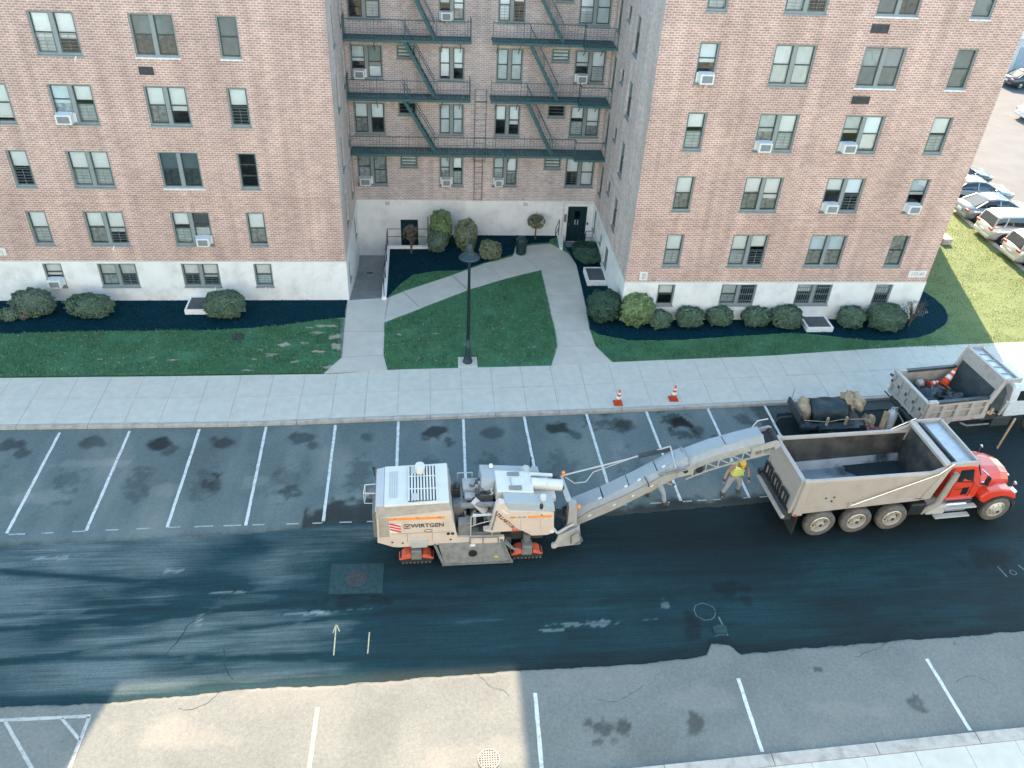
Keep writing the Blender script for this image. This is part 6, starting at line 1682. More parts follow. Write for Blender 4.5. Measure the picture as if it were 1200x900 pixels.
# cab
cab = bpy.data.objects.new('cab', None); COL.objects.link(cab); cab.parent = tk
def ringx(x, w0, w1, z0, z1, r=.1):
    return [(x, -w0, z0), (x, w0, z0), (x, w0+.0, z0+(z1-z0)*.55), (x, w1, z1-r), (x, w1-r, z1), (x, -w1+r, z1), (x, -w1, z1-r), (x, -w0, z0+(z1-z0)*.55)]
MB().loft([ringx(5.72, .93, .84, 1.12, 2.62), ringx(5.80, .95, .88, 1.10, 2.70), ringx(6.45, .95, .86, 1.10, 2.68), ringx(6.78, .95, .84, 1.10, 2.58), ]).build('shell', M['truckred'], cab, bevel=.03)
MB().loft([ringx(6.77, .94, .83, 1.12, 2.56), ringx(7.08, .94, .90, 1.12, 1.95)]).build('scuttle', M['truckred'], cab, bevel=.02)
MB().hexa([(7.075, -.80, 2.0), (7.08, .80, 2.0), (7.09, .80, 2.0), (7.085, -.80, 2.0), (6.83, -.76, 2.50), (6.83, .76, 2.50), (6.85, .76, 2.50), (6.85, -.76, 2.50)]).build('windscreen', M['darkglass'], cab)
for s in (-1, 1):
    MB().hexa([(6.05, s*.945, 1.95), (6.72, s*.945, 1.88), (6.72, s*.955, 1.88), (6.05, s*.955, 1.95), (6.08, s*.885, 2.45), (6.58, s*.885, 2.45), (6.58, s*.900, 2.45), (6.08, s*.900, 2.45)]).build('side_window', M['darkglass'], cab)
    MB().box(5.98, s*.947, 1.2, 6.0, s*.958, 2.4).box(6.74, s*.947, 1.2, 6.76, s*.958, 1.9).build('door_seam', M['black'], cab)
    MB().box(6.42, s*.95, 1.32, 6.66, s*.965, 1.66).build('door_window', M['darkglass'], cab)
    MB().box(6.1, s*.95, 1.72, 6.22, s*.975, 1.76).build('handle', M['chrome'], cab)
    MB().path([(6.85, s*.9, 2.45), (6.95, s*1.18, 2.40), (7.05, s*1.2, 1.9), (6.95, s*.95, 1.75)], .018).build('mirror_arm', M['chrome'], cab)
    MB().box(6.98, s*1.10, 1.95, 7.04, s*1.28, 2.35).build('mirror', M['black'], cab, bevel=.02)
text('lettering', 'GRANITE', .085, M['ink'], cab, (6.25, -.957, 1.60), (R(90), 0, 0))
for y in (-.6, -.3, 0, .3, .6): MB().box(6.5, y-.04, 2.68, 6.6, y+.04, 2.73).build('roof_lamp', M['oran'], cab)
MB().cyl((6.7, -1.25, 1.95), (6.7, -1.25, 2.0), .01).build('aerial', M['black'], cab)
# hood and wings
def ringh(x, w0, zt, zb, cr=.16):
    return [(x, -w0, zb), (x, w0, zb), (x, w0, zt-cr*1.4), (x, w0-cr, zt-.02), (x, w0*.35, zt+.04), (x, -w0*.35, zt+.04), (x, -w0+cr, zt-.02), (x, -w0, zt-cr*1.4)]
MB().loft([ringh(7.02, .80, 1.95, 1.0), ringh(7.5, .74, 1.93, 1.0), ringh(8.1, .66, 1.86, 1.0), ringh(8.5, .58, 1.72, .95), ringh(8.62, .54, 1.55, .9)]).build('hood', M['truckred'], tk, bevel=.035)
MB().box(8.58, -.42, .78, 8.66, .42, 1.56).build('grille', M['chrome'], tk, bevel=.02)
for i in range(7): MB().box(8.655, -.38, .84+.1*i, 8.67, .38, .87+.1*i).build('grille_bar', M['dsteel'], tk)
MB().box(7.22, -.815, 1.55, 7.45, -.78, 1.66).build('hood_vent', M['black'], tk); MB().box(7.2, -.812, 1.66, 7.5, -.78, 1.70).build('hood_badge', M['chrome'], tk)
for s in (-1, 1):
    arc = [(8.05+.70*math.cos(a), .50+.70*math.sin(a)) for a in [R(q) for q in range(172, -6, -16)]]
    inn_ = [(8.05+.62*math.cos(a), .50+.62*math.sin(a)) for a in [R(q) for q in range(0, 178, 16)]]
    MB().side(arc+inn_, s*.62, s*1.12).build('wing_lip', M['rubber'], tk)
    arc2 = [(7.25, 1.02), (7.18, 1.22), (7.45, 1.48), (7.9, 1.52), (8.35, 1.42), (8.62, 1.2), (8.70, 1.0), (8.6, .98), (8.4, 1.08), (8.05, 1.18), (7.7, 1.1), (7.45, .9)]
    MB().side(arc2, s*.6, s*1.08).build('wing', M['truckred'], tk, bevel=.05)
    MB().box(8.55, s*.68, 1.05, 8.74, s*.98, 1.25).build('headlight', M['chrome'], tk, bevel=.04)
    MB().cyl((8.35, s*.95, 1.45), (8.38, s*1.0, 1.70), .012).ball((8.39, s*1.0, 1.73), (.05, .08, .06)).build('hood_mirror', M['chrome'], tk)
MB().box(8.62, -1.08, .48, 8.80, 1.08, .76).build('bumper', M['black'], tk, bevel=.04)
MB().cyl((8.75, -.85, .95), (8.78, -.85, 1.12), .06).ball((8.78, -.85, .95), .07).build('marker_lamp', M['trackred'], tk)
MB().ball((6.35, 1.3, 2.15), (.10, .06, .14)).cyl((6.35, 1.3, 2.1), (6.4, .95, 2.0), .02).build('round_mirror', M['trackred'], tk)

# ------------------------------------------------------------------ smaller grey dump truck behind
M['dump2'] = mat('dump_body_pale', (0.45, 0.43, 0.40), .55, var=.1, scale=3, dirt=(.26, .24, .22), dscale=3, damt=.7)
M['dump2in'] = mat('dump_inside', (0.38, 0.355, 0.32), .6, var=.1, dirt=(.16, .15, .14), dscale=2.5)
M['dump2dk'] = mat('dump_dark_liner', (0.035, 0.055, 0.062), .55, var=.3, scale=4, dirt=(.09, .11, .115), dscale=1.5)
M['cabwhite'] = mat('cab_white', (0.62, 0.68, 0.74), .35, coat=.3)
t2 = thing('dump_truck', 'smaller dump truck with ribbed pale grey body holding bags and a cone', 'dump truck', (22.95, -10.1, ZM), R(7))
L2, z0_, z1_, w2 = 2.75, 1.28, 2.22, 1.08
for s in (-1, 1):
    MB().box(.06, s*(w2-.08), z0_-.05, L2, s*(w2-.0), z1_-.12).build('side_wall', M['dump2in'], t2)
    MB().box(.0, s*(w2-.10), z1_-.12, .42, s*(w2+.09), z1_+.02).build('top_rail_end', M['dump2'], t2, bevel=.01)
    MB().box(.42, s*(w2-.08), z1_-.10, L2, s*(w2+.07), z1_).build('top_rail', M['dump2dk'], t2, bevel=.008)
    mb = MB()
    for z in (z0_-.06, z0_+.34, z1_-.22): pass
    MB().box(.05, s*(w2+.0), z0_-.10, L2+.1, s*(w2+.09), z0_+.12).build('bottom_rail', M['dump2'], t2, bevel=.01)
    MB().box(.05, s*(w2+.0), z0_+.42, L2+.05, s*(w2+.065), z0_+.50).build('mid_rail', M['dump2'], t2, bevel=.008)
    MB().box(.05, s*(w2+.0), z1_-.20, L2, s*(w2+.08), z1_-.10).build('rib_rail', M['dump2'], t2, bevel=.008)
    for x in (.03, .68, 1.33, 1.98, 2.62):
        MB().box(x, s*(w2+.0), z0_+.1, x+.20, s*(w2+.085), z1_-.18).build('rib', M['dump2'], t2, bevel=.01)
    for i in range(4): MB().box(.35+.62*i, s*(w2+.09), z0_-.06, .52+.62*i, s*(w2+.098), z0_-.02).build('marker_strip', M['red'], t2)
    MB().hexa([(2.62, s*(w2+.0), z1_-.3), (2.85, s*(w2+.0), z1_-.3), (2.85, s*(w2+.1), z1_-.3), (2.62, s*(w2+.1), z1_-.3), (2.95, s*(w2+.0), 3.02), (3.15, s*(w2+.0), 3.02), (3.15, s*(w2+.1), 3.02), (2.95, s*(w2+.1), 3.02)]).build('front_post', M['dump2'], t2, bevel=.01)
    MB().add([(2.85, s*(w2-.04), 1.35), (3.5, s*(w2-.04), 1.45), (3.45, s*(w2-.04), 2.3), (3.12, s*(w2-.04), 2.95), (2.85, s*(w2-.0), 1.35), (3.5, s*w2, 1.45), (3.45, s*w2, 2.3), (3.12, s*w2, 2.95)], [(0,1,2,3),(7,6,5,4),(0,4,5,1),(1,5,6,2),(2,6,7,3),(3,7,4,0)]).build('gusset_plate', M['dump2dk'], t2)
MB().box(.0, -w2, z0_-.1, L2, w2, z0_+.02).build('floor', M['dump2in'], t2)
MB().hexa([(2.60, -w2+.06, z0_), (2.68, -w2+.06, z0_), (2.68, w2-.06, z0_), (2.60, w2-.06, z0_), (2.98, -w2+.05, 2.75), (3.04, -w2+.05, 2.75), (3.04, w2-.05, 2.75), (2.98, w2-.05, 2.75)]).build('bulkhead', M['dump2dk'], t2)
MB().hexa([(2.90, -w2, 2.5), (3.0, -w2, 2.5), (3.0, w2, 2.5), (2.90, w2, 2.5), (2.98, -w2-.08, 3.06), (3.12, -w2-.08, 3.06), (3.12, w2+.08, 3.06), (2.98, w2+.08, 3.06)]).build('bulkhead_head', M['dump2'], t2, bevel=.01)
MB().hexa([(3.10, -w2-.08, 2.96), (3.72, -w2-.08, 2.86), (3.72, w2+.08, 2.86), (3.10, w2+.08, 2.96), (3.10, -w2-.08, 3.0), (3.72, -w2-.08, 2.90), (3.72, w2+.08, 2.90), (3.10, w2+.08, 3.0)]).build('cab_shield', M['tray'], t2)
MB().box(3.68, -w2-.1, 2.84, 3.78, w2+.1, 2.98).build('shield_rim', M['dump2'], t2, bevel=.01)
MB().box(3.06, -w2-.12, 2.9, 3.75, -w2-.04, 3.08).build('shield_rim', M['dump2'], t2, bevel=.01)
MB().box(3.06, w2+.04, 2.9, 3.75, w2+.12, 3.08).build('shield_rim', M['dump2'], t2, bevel=.01)
for y in (-.65, -.2, .25, .7): MB().bar((3.1, y, 3.02), (3.7, y, 2.93), .03, .03).build('shield_rib', M['dump2'], t2)
# tailgate with latch gear
MB().box(-.05, -w2-.02, z0_-.1, .03, w2+.02, z1_-.05).build('tailgate', M['dump2'], t2, bevel=.01)
MB().box(-.09, -w2-.06, z1_-.10, .06, w2+.06, z1_+.02).build('tailgate_rail', M['dump2'], t2, bevel=.015)
for z in (z0_, z0_+.42): MB().box(-.12, -w2, z-.02, -.05, w2, z+.08).build('tailgate_rib', M['dump2'], t2, bevel=.01)
for y in (-1.0, -.55, -.05, .45, .9):
    MB().box(-.14, y, z0_-.05, -.05, y+.11, z1_-.12).build('tailgate_rib', M['dump2'], t2, bevel=.01)
    MB().box(-.17, y+.02, z0_+.48, -.12, y+.1, z0_+.6).build('latch', M['dsteel'], t2)
MB().path([(-.2, -w2, z0_-.1), (-.2, w2, z0_-.1)], .03).build('hinge_rod', M['dsteel'], t2)
MB().box(-.18, w2-.05, 1.95, -.08, w2+.1, 2.02).build('hinge_box', M['dsteel'], t2)
MB().box(.3, -.4, .6, 6.4, .4, .95).build('chassis_rail', M['dsteel'], t2)
MB().box(.1, -w2+.1, .75, .25, w2-.1, 1.0).build('rear_beam', M['dsteel'], t2)
MB().box(2.7, -w2-.05, 1.05, 3.4, -w2+.35, 1.32).build('lumber_rack', M['dsteel'], t2)
M['wood'] = mat('lumber', (0.50, 0.36, 0.22), .7, var=.25, scale=6)
for i in range(4): MB().box(2.75+.14*i, -w2-.06-.01*i, 1.32+.05*(i % 2), 2.87+.14*i, -w2+.3, 1.38+.12*(i % 3)).build('lumber_block', M['wood'], t2)
MB().hexa([(1.15, -w2-.05, .98), (1.3, -w2-.05, .98), (1.3, -w2+.02, .98), (1.15, -w2+.02, .98), (1.05, -w2-.06, 1.2), (1.4, -w2-.06, 1.2), (1.4, -w2+.02, 1.2), (1.05, -w2+.02, 1.2)]).build('reflector_bracket', M['dump2'], t2)
for s in (-1, 1):
    wheel(t2, 1.05, s*.86, .48, .42, s); wheel(t2, 5.7, s*.86, .48, .28, s, True)
MB().cyl((1.05, -.8, .48), (1.05, .8, .48), .08).ball((1.05, 0, .48), .2).build('axle', M['dsteel'], t2)
MB().path([(2.0, -w2+.1, .9), (2.4, -w2+.1, .7), (3.4, -w2+.1, .68)], .04).build('tie_bar', M['steel'], t2)
MB().loft([ringx(3.95, .95, .85, 1.0, 2.35), ringx(4.05, .97, .88, .95, 2.42), ringx(4.9, .97, .86, .95, 2.40), ringx(5.25, .96, .8, .95, 2.1), ringx(5.5, .95, .9, .95, 1.7)]).build('cab', M['cabwhite'], t2, bevel=.03)
MB().hexa([(4.25, -.975, 1.75), (5.05, -.975, 1.70), (5.05, -.965, 1.70), (4.25, -.965, 1.75), (4.3, -.90, 2.18), (4.95, -.90, 2.18), (4.95, -.915, 2.18), (4.3, -.915, 2.18)]).build('side_window', M['darkglass'], t2)
MB().loft([ringh(5.45, .85, 1.65, .8), ringh(6.3, .8, 1.55, .8), ringh(6.6, .72, 1.35, .7)]).build('hood', M['cabwhite'], t2, bevel=.04)
MB().cyl((3.6, -1.05, 1.2), (3.65, -1.12, 1.9), .06).build('exhaust_stack', M['mgrey'], t2)
MB().box(3.5, -1.0, .5, 4.4, -.6, 1.0).build('fuel_tank', M['dsteel'], t2, bevel=.05)
def w2p(t, x, y, z):
    c, s = math.cos(t.rotation_euler.z), math.sin(t.rotation_euler.z)
    return (t.location.x+x*c-y*s, t.location.y+x*s+y*c, t.location.z+z)
# load: crumpled dark bags and orange cones
M['bag'] = mat('dark_bag', (0.018, 0.035, 0.042), .35, var=.4, scale=6)
def rag(label, loc, s, m, name='plastic_bag', cat='bag', seed=0, sub_=3, rz=0, group=None):
    bm = bmesh.new(); bmesh.ops.create_icosphere(bm, subdivisions=sub_, radius=1)
    r_ = np.array([v.co[:] for v in bm.verts]); n = fbm(r_[:, 0]*2.2+seed+r_[:, 2], r_[:, 1]*2.2+seed*3, 4)-.5
    n2 = np.abs(fbm(r_[:, 0]*3+seed*2, r_[:, 1]*3+r_[:, 2]*3, 3)-.5)
    for v, a, b in zip(bm.verts, n, n2):
        v.co *= 1+a*1.1-b*.9
        v.co.x *= s[0]; v.co.y *= s[1]; v.co.z = max(v.co.z*s[2], -s[2]*.45)
    me = bpy.data.meshes.new(name); bm.to_mesh(me); bm.free(); me.materials.append(m)
    me.polygons.foreach_set("use_smooth", [True]*len(me.polygons))
    o = bpy.data.objects.new(name, me); COL.objects.link(o); o.location = (loc[0], loc[1], loc[2]+s[2]*.45); o.rotation_euler.z = rz
    return tag(o, label, cat, group)
zb_ = z0_+.02
rag('large shiny dark bag in the middle of the small dump body', w2p(t2, 1.15, .1, zb_), (.75, .5, .42), M['bag'], seed=3, sub_=4)
rag('dark bag at the foot of the black bulkhead in the small dump body', w2p(t2, 1.95, -.25, zb_), (.60, .62, .38), M['bag'], seed=8, sub_=4)
rag('rounded dark bag nearest the far rear corner of the small dump body', w2p(t2, .62, .45, zb_), (.35, .33, .38), M['bag'], seed=15, sub_=4)
rag('pale grey crumpled sheet near the tailgate of the small dump body', w2p(t2, .45, -.25, zb_), (.32, .30, .16), M['mgrey'], name='plastic_sheet', cat='sheet', seed=5)
cone('orange cone leaning on the black bulkhead of the small dump body', *w2p(t2, 1.95, .55, zb_+.35), rot=(R(-18), R(38), 0), s=1.25)
cone('orange cone lying flat among the bags in the small dump body', *w2p(t2, 1.30, .62, zb_+.42), rot=(R(8), R(84), R(20)), s=.8)
rag('pale bucket shaped bundle beside the flat cone in the small dump body', w2p(t2, 1.02, .72, zb_+.3), (.16, .18, .20), M['dump2'], name='bundle', cat='bundle', seed=9)
o = MB().bar((0, 0, 0), (-.12, -.25, 1.75), .07, .05).build('wooden_post', M['wood'], loc=(*w2p(t2, 3.55, -1.75, 0)[:2], ZM)); tag(o, 'tall weathered timber post leaning beside the small dump truck', 'post')

# ------------------------------------------------------------------ tar kettle trailer and clutter
kt = thing('equipment_trailer', 'low black trailer with tarp covered drum, parked between truck and curb', 'trailer', (20.05, -9.75, ZM), R(2))
M['tarp'] = mat('black_tarp', (0.012, 0.03, 0.036), .4, var=.4, scale=3, bump=.6, bscale=6)
M['tanrag'] = mat('tan_canvas', (0.42, 0.33, 0.22), .85, var=.25, scale=5, dirt=(.22, .16, .10), dscale=4)
MB().box(-1.35, -.75, .42, 1.25, .75, .54).build('bed', M['dsteel'], kt)
n_ = 14; prof = [(-.52*math.cos(math.pi*i/n_)*1.15, .55+.68*math.sin(math.pi*i/n_)) for i in range(n_+1)]
rings = []
for k in range(9):
    x = -.85+1.55*k/8; w1 = 1+.06*math.sin(k*2.1)
    rings.append([(x+.02*math.sin(i*1.7+k), y*w1+.1, .5+(z-.5)*(1+.05*math.sin(k*1.3+i))) for i, (y, z) in enumerate(prof)])
MB().loft(rings).build('tarp', M['tarp'], kt, smooth=True)
MB().lathe((-1.1, .1, .75), [(.10, -.22), (.34, -.15), (.42, .0), (.38, .2)], 14, 'x').build('end_tank', M['tanrag'], kt, smooth=True)
MB().ball((-1.15, -.55, .42), (.26, .25, .26)).build('propane_ball', M['tarp'], kt, smooth=True)
MB().box(-.75, -.98, .45, .95, -.68, .62).build('step_box', M['tarp'], kt, bevel=.02)
MB().path([(-1.4, -.72, .9), (-.4, -.74, .78), (.2, -.74, .88), (1.2, -.73, .85)], .018).build('hose', M['tanrag'], kt)
for x in (-.45, .35): MB().box(x, -.80, .55, x+.07, -.70, 1.0).build('stake', M['wood'], kt)
MB().path([(-1.45, .1, .45), (-2.0, .1, .40), (-2.1, .1, .2)], .04).build('tongue', M['dsteel'], kt)
for s in (-1, 1): wheel(kt, -.1, s*.82, .30, .2, s, tm='rubber')
MB().box(-1.5, -.6, .7, -1.42, .7, 1.0).build('frame_end', M['dsteel'], kt)
tb = kt
rag('crumpled tan canvas heaped over the right end of the black trailer', w2p(kt, .95, .15, .85), (.42, .60, .45), M['tanrag'], name='canvas', cat='canvas', seed=22, sub_=4)
rag('small tan canvas bag on the ground right of the black trailer', w2p(kt, 1.62, -.35, .28), (.26, .30, .30), M['tanrag'], name='canvas_bag', cat='bag', seed=31, sub_=4)
rag('tan bundle strapped on the left end of the black trailer', w2p(kt, -1.05, .25, .95), (.25, .30, .22), M['tanrag'], name='bundle', cat='bundle', seed=41)
t = thing('basket', 'pinkish red basket standing right of the black trailer', 'basket', (*w2p(kt, 1.68, -.85, 0)[:2], ZM))
M['pink'] = mat('faded_pink', (0.50, 0.22, 0.26), .7, dirt=(.3, .1, .12), dscale=6)
MB().lathe((0, 0, 0), [(.20, 0), (.26, .30), (.28, .30), (.28, .33), (.24, .33), (.19, .04)], 16).build('tub', M['pink'], t)
MB().path([(-.26, 0, .32), (-.15, 0, .5), (.15, 0, .5), (.26, 0, .32)], .012).build('handle', M['dsteel'], t)
t = thing('gas_cylinder', 'white gas cylinder standing between the tan canvas and the small dump truck', 'gas cylinder', (*w2p(kt, 2.55, -.40, 0)[:2], ZM))
M['cylw'] = mat('cylinder_white', (0.62, 0.68, 0.70), .4, dirt=(.4, .43, .44), dscale=4)
MB().lathe((0, 0, 0), [(.17, 0), (.20, .04), (.21, .75), (.18, .88), (.08, .97), (.06, 1.0)], 18).build('tank', M['cylw'], t, smooth=True)
MB().lathe((0, 0, 1.0), [(.04, 0), (.05, .06), (.02, .08)], 10).path([(-.12, 0, .95), (-.12, 0, 1.12), (.12, 0, 1.12), (.12, 0, .95)], .02).build('valve_guard', M['cylw'], t)
MB().path([(.15, -.05, .9), (.4, -.15, .6), (.65, -.25, .15), (.8, -.3, .04)], .028).build('hose', M['cylw'], t)
t = thing('shovel', 'shovel with a pale yellow handle lying on the asphalt behind the white gas cylinder', 'shovel', (*w2p(kt, 2.7, -.8, 0)[:2], ZM), R(28))
MB().cyl((0, 0, .06), (1.15, 0, .22), .03).build('shaft', mat('shovel_handle', (.45, .38, .18), .6), t)
MB().hexa([(1.1, -.12, .16), (1.4, -.10, .12), (1.4, .10, .12), (1.1, .12, .16), (1.1, -.12, .18), (1.4, -.10, .14), (1.4, .10, .14), (1.1, .12, .18)]).build('blade', M['dsteel'], t)
t = thing('plank', 'short brown plank propped between the tan bag and the gas cylinder', 'plank', (*w2p(kt, 2.12, -.55, 0)[:2], ZM))
MB().bar((0, -.1, 0), (.12, .12, .95), .2, .04).build('board', M['wood'], t)
t = thing('marker_stake', 'thin pink survey stake standing at the curb near the black trailer', 'stake', (18.910, -8.690, .01))
MB().cyl((0, 0, 0), (0, 0, .9), .014).build('rod', M['pink'], t)

# ------------------------------------------------------------------ people
M['skin'] = mat('skin', (0.42, 0.24, 0.16), .55, var=.05)
M['denim'] = mat('grey_denim', (0.33, 0.36, 0.38), .8, var=.1, scale=14)
M['denim2'] = mat('pale_denim', (0.32, 0.38, 0.42), .8, var=.1, scale=14)
M['hiviz'] = mat('hi_viz_yellow', (0.72, 0.80, 0.26), .6, var=.06)
M['shirt'] = mat('tan_shirt', (0.40, 0.22, 0.13), .8)
M['boot'] = mat('boot', (0.06, 0.055, 0.05), .7)
M['glove'] = mat('glove', (0.05, 0.05, 0.055), .7)
M['hat'] = mat('yellow_cap', (0.65, 0.42, 0.05), .5)
M['hair'] = mat('hair', (0.02, 0.015, 0.012), .7)
def skin_mesh(name, verts, edges, radii, m, parent, sub_=2, root=0):
    me = bpy.data.meshes.new(name); me.from_pydata(verts, edges, [])
    o = bpy.data.objects.new(name, me); COL.objects.link(o); o.parent = parent
    sk = o.modifiers.new('skin', 'SKIN'); sk.use_smooth_shade = True
    ly = me.skin_vertices[0].data
    for i, r in enumerate(radii): ly[i].radius = (r, r) if not isinstance(r, tuple) else r; ly[i].use_root = (i == root)
    ss = o.modifiers.new('sub', 'SUBSURF'); ss.levels = sub_; ss.render_levels = sub_
    me.materials.append(m)
    return o
def person(label, loc, rz, J, vest, trousers):
    """J: joint positions in local space, facing -y"""
    t = thing('person', label, 'person', loc, rz)
    t.scale = (1.06, 1.06, 1.06)
    V = {k: Vector(v) for k, v in J.items()}
    names = ['pelvis', 'waist', 'chest', 'neck', 'head', 'crown']
    vs = [V[n] for n in names]; ed = [(0, 1), (1, 2), (2, 3), (3, 4), (4, 5)]; rd = [(.15, .11), (.14, .10), (.17, .115), (.06, .06), (.085, .095), (.07, .08)]
    for s in ('l', 'r'):
        b = len(vs)
        vs += [V['sh'+s], V['el'+s], V['wr'+s], V['ha'+s]]; ed += [(2, b), (b, b+1), (b+1, b+2), (b+2, b+3)]; rd += [.07, .045, .032, .03]
        b = len(vs)
        vs += [V['hi'+s], V['kn'+s], V['an'+s], V['to'+s]]; ed += [(0, b), (b, b+1), (b+1, b+2), (b+2, b+3)]; rd += [.10, .062, .045, .04]
        # fingers: rooted in the palm
        hand = V['ha'+s]; d = (V['ha'+s]-V['wr'+s]).normalized(); sd_ = d.cross(Vector((0, 1, .2))).normalized()
        for q in range(4):
            c = len(vs); ln = (.075, .085, .08, .06)[q]
            p0 = hand+sd_*(q-1.5)*.02+d*.01; p1 = p0+d*ln*.55+Vector((0, -.012, 0)); p2 = p1+d*ln*.4+Vector((0, -.028, -.01))
            vs += [p0, p1, p2]; ed += [(b-1, c), (c, c+1), (c+1, c+2)]; rd += [.011, .0095, .008]
        c = len(vs); p0 = hand-d*.03-sd_*.035; p1 = p0-sd_*.02+d*.035
        vs += [p0, p1]; ed += [(b-1, c), (c, c+1)]; rd += [.012, .009]
    skin_mesh('body', [tuple(v) for v in vs], ed, rd, M['skin'], t)
    # trousers
    vs = [V['waist'].lerp(V['pelvis'], .5), V['pelvis']]; ed = [(0, 1)]; rd = [(.18, .14), (.185, .145)]
    for s in ('l', 'r'):
        b = len(vs); k = V['kn'+s]; a = V['an'+s]
        vs += [V['hi'+s], V['hi'+s].lerp(k, .55), k, k.lerp(a, .5), a+Vector((0, 0, .05))]; ed += [(1, b), (b, b+1), (b+1, b+2), (b+2, b+3), (b+3, b+4)]; rd += [.125, .105, .085, .08, .078]
    skin_mesh('trousers', [tuple(v) for v in vs], ed, rd, trousers, t, root=1)
    # shirt sleeves and vest
    c = V['chest']; w0 = V['waist']; nk = V['neck']
    vs = [w0.lerp(V['pelvis'], .75), w0, w0.lerp(c, .5), c, c.lerp(nk, .55)]
    vs += [c.lerp(V['shl'], .85), c.lerp(V['shr'], .85)]
    skin_mesh('vest', [tuple(v) for v in vs], [(0, 1), (1, 2), (2, 3), (3, 4), (3, 5), (3, 6)], [(.21, .17), (.22, .17), (.225, .17), (.22, .17), (.15, .13), .12, .12], vest, t, root=2)
    for s in ('l', 'r'):
        skin_mesh('sleeve', [tuple(c.lerp(V['sh'+s], .6)), tuple(V['sh'+s]), tuple(V['sh'+s].lerp(V['el'+s], .6))], [(0, 1), (1, 2)], [.09, .085, .065], M['shirt'], t)
        d = (V['ha'+s]-V['wr'+s])
        skin_mesh('glove', [tuple(V['wr'+s]), tuple(V['ha'+s]+d*.3)], [(0, 1)], [.05, .06], M['glove'], t, 1)
        a = V['an'+s]; o_ = V['to'+s]
        skin_mesh('boot', [tuple(a+Vector((0, .03, .05))), tuple(a+Vector((0, .02, -.03))), tuple(o_)], [(0, 1), (1, 2)], [.085, .09, .075], M['boot'], t, 1)
    hd = V['head']; up = (V['crown']-V['neck']).normalized()
    q = up.to_track_quat('Z', 'Y').to_matrix()
    # face
    fwd = q @ Vector((0, -1, 0)); sx = q @ Vector((1, 0, 0))
    mb = MB().ball(tuple(hd+fwd*.095), (.018, .022, .028), 8, 6)
    mb.build('nose', M['skin'], t, smooth=True)
    for s in (-1, 1):
        MB().ball(tuple(hd+fwd*.082+sx*.033*s+up*.03), (.012, .01, .009), 8, 6).build('eye', M['hair'], t, smooth=True)
        MB().ball(tuple(hd+sx*.088*s), (.012, .02, .03), 8, 6).build('ear', M['skin'], t, smooth=True)
    MB().ball(tuple(hd+fwd*.08-up*.045), (.026, .01, .007), 8, 6).build('mouth', M['trackred'], t, smooth=True)
    c0 = hd+up*.045
    vs = []; rings = []
    for a, h_ in ((.122, -.01), (.120, .04), (.095, .09), (.05, .115), (.005, .12)):
        rings.append([tuple(c0+up*h_+sx*a*math.cos(2*math.pi*i/16)+fwd*a*1.08*math.sin(2*math.pi*i/16)) for i in range(16)])
    MB().loft(rings).build('hard_hat', M['hat'], t, smooth=True)
    rim = [tuple(c0-up*.012+sx*a*math.cos(x)+fwd*(a*1.05*math.sin(x)+(.06 if math.sin(x) > .3 else 0))) for a in (.118, .145) for x in [2*math.pi*i/16 for i in range(16)]]
    MB().add(rim, [(i, (i+1) % 16, 16+(i+1) % 16, 16+i) for i in range(16)]).build('hat_brim', M['hair'], t)
    return t
person('worker in a yellow vest, head bowed, legs apart beside the conveyor tip', (14.880, -13.720, ZR), R(2),
    dict(pelvis=(0, .02, .92), waist=(0, .0, 1.08), chest=(0, -.06, 1.32), neck=(0, -.11, 1.50), head=(.02, -.17, 1.60), crown=(.02, -.21, 1.69),
         shl=(-.21, -.06, 1.40), ell=(-.37, -.06, 1.15), wrl=(-.46, -.16, .95), hal=(-.48, -.19, .87),
         shr=(.21, -.06, 1.40), elr=(.40, -.02, 1.18), wrr=(.38, -.18, 1.0), har=(.37, -.24, .93),
         hil=(-.11, .02, .86), knl=(-.23, -.05, .48), anl=(-.31, .02, .09), tol=(-.36, -.15, .045),
         hir=(.11, .02, .86), knr=(.22, -.02, .49), anr=(.30, .16, .09), tor=(.33, .0, .045)), M['hiviz'], M['denim'])
person('worker in pale jeans mostly hidden behind the conveyor, mid stride', (12.020, -13.890, ZR), R(70),
    dict(pelvis=(0, .0, .90), waist=(0, -.03, 1.05), chest=(0, -.10, 1.28), neck=(0, -.16, 1.45), head=(0, -.20, 1.56), crown=(.0, -.22, 1.65),
         shl=(-.21, -.08, 1.37), ell=(-.28, -.2, 1.12), wrl=(-.22, -.42, 1.05), hal=(-.2, -.5, 1.05),
         shr=(.21, -.08, 1.37), elr=(.28, .02, 1.1), wrr=(.26, -.15, .92), har=(.25, -.2, .86),
         hil=(-.11, .0, .86), knl=(-.13, -.22, .50), anl=(-.14, -.30, .09), tol=(-.15, -.47, .045),
         hir=(.11, .0, .86), knr=(.13, .08, .47), anr=(.14, .34, .11), tor=(.14, .20, .045)), M['hiviz'], M['denim2'])

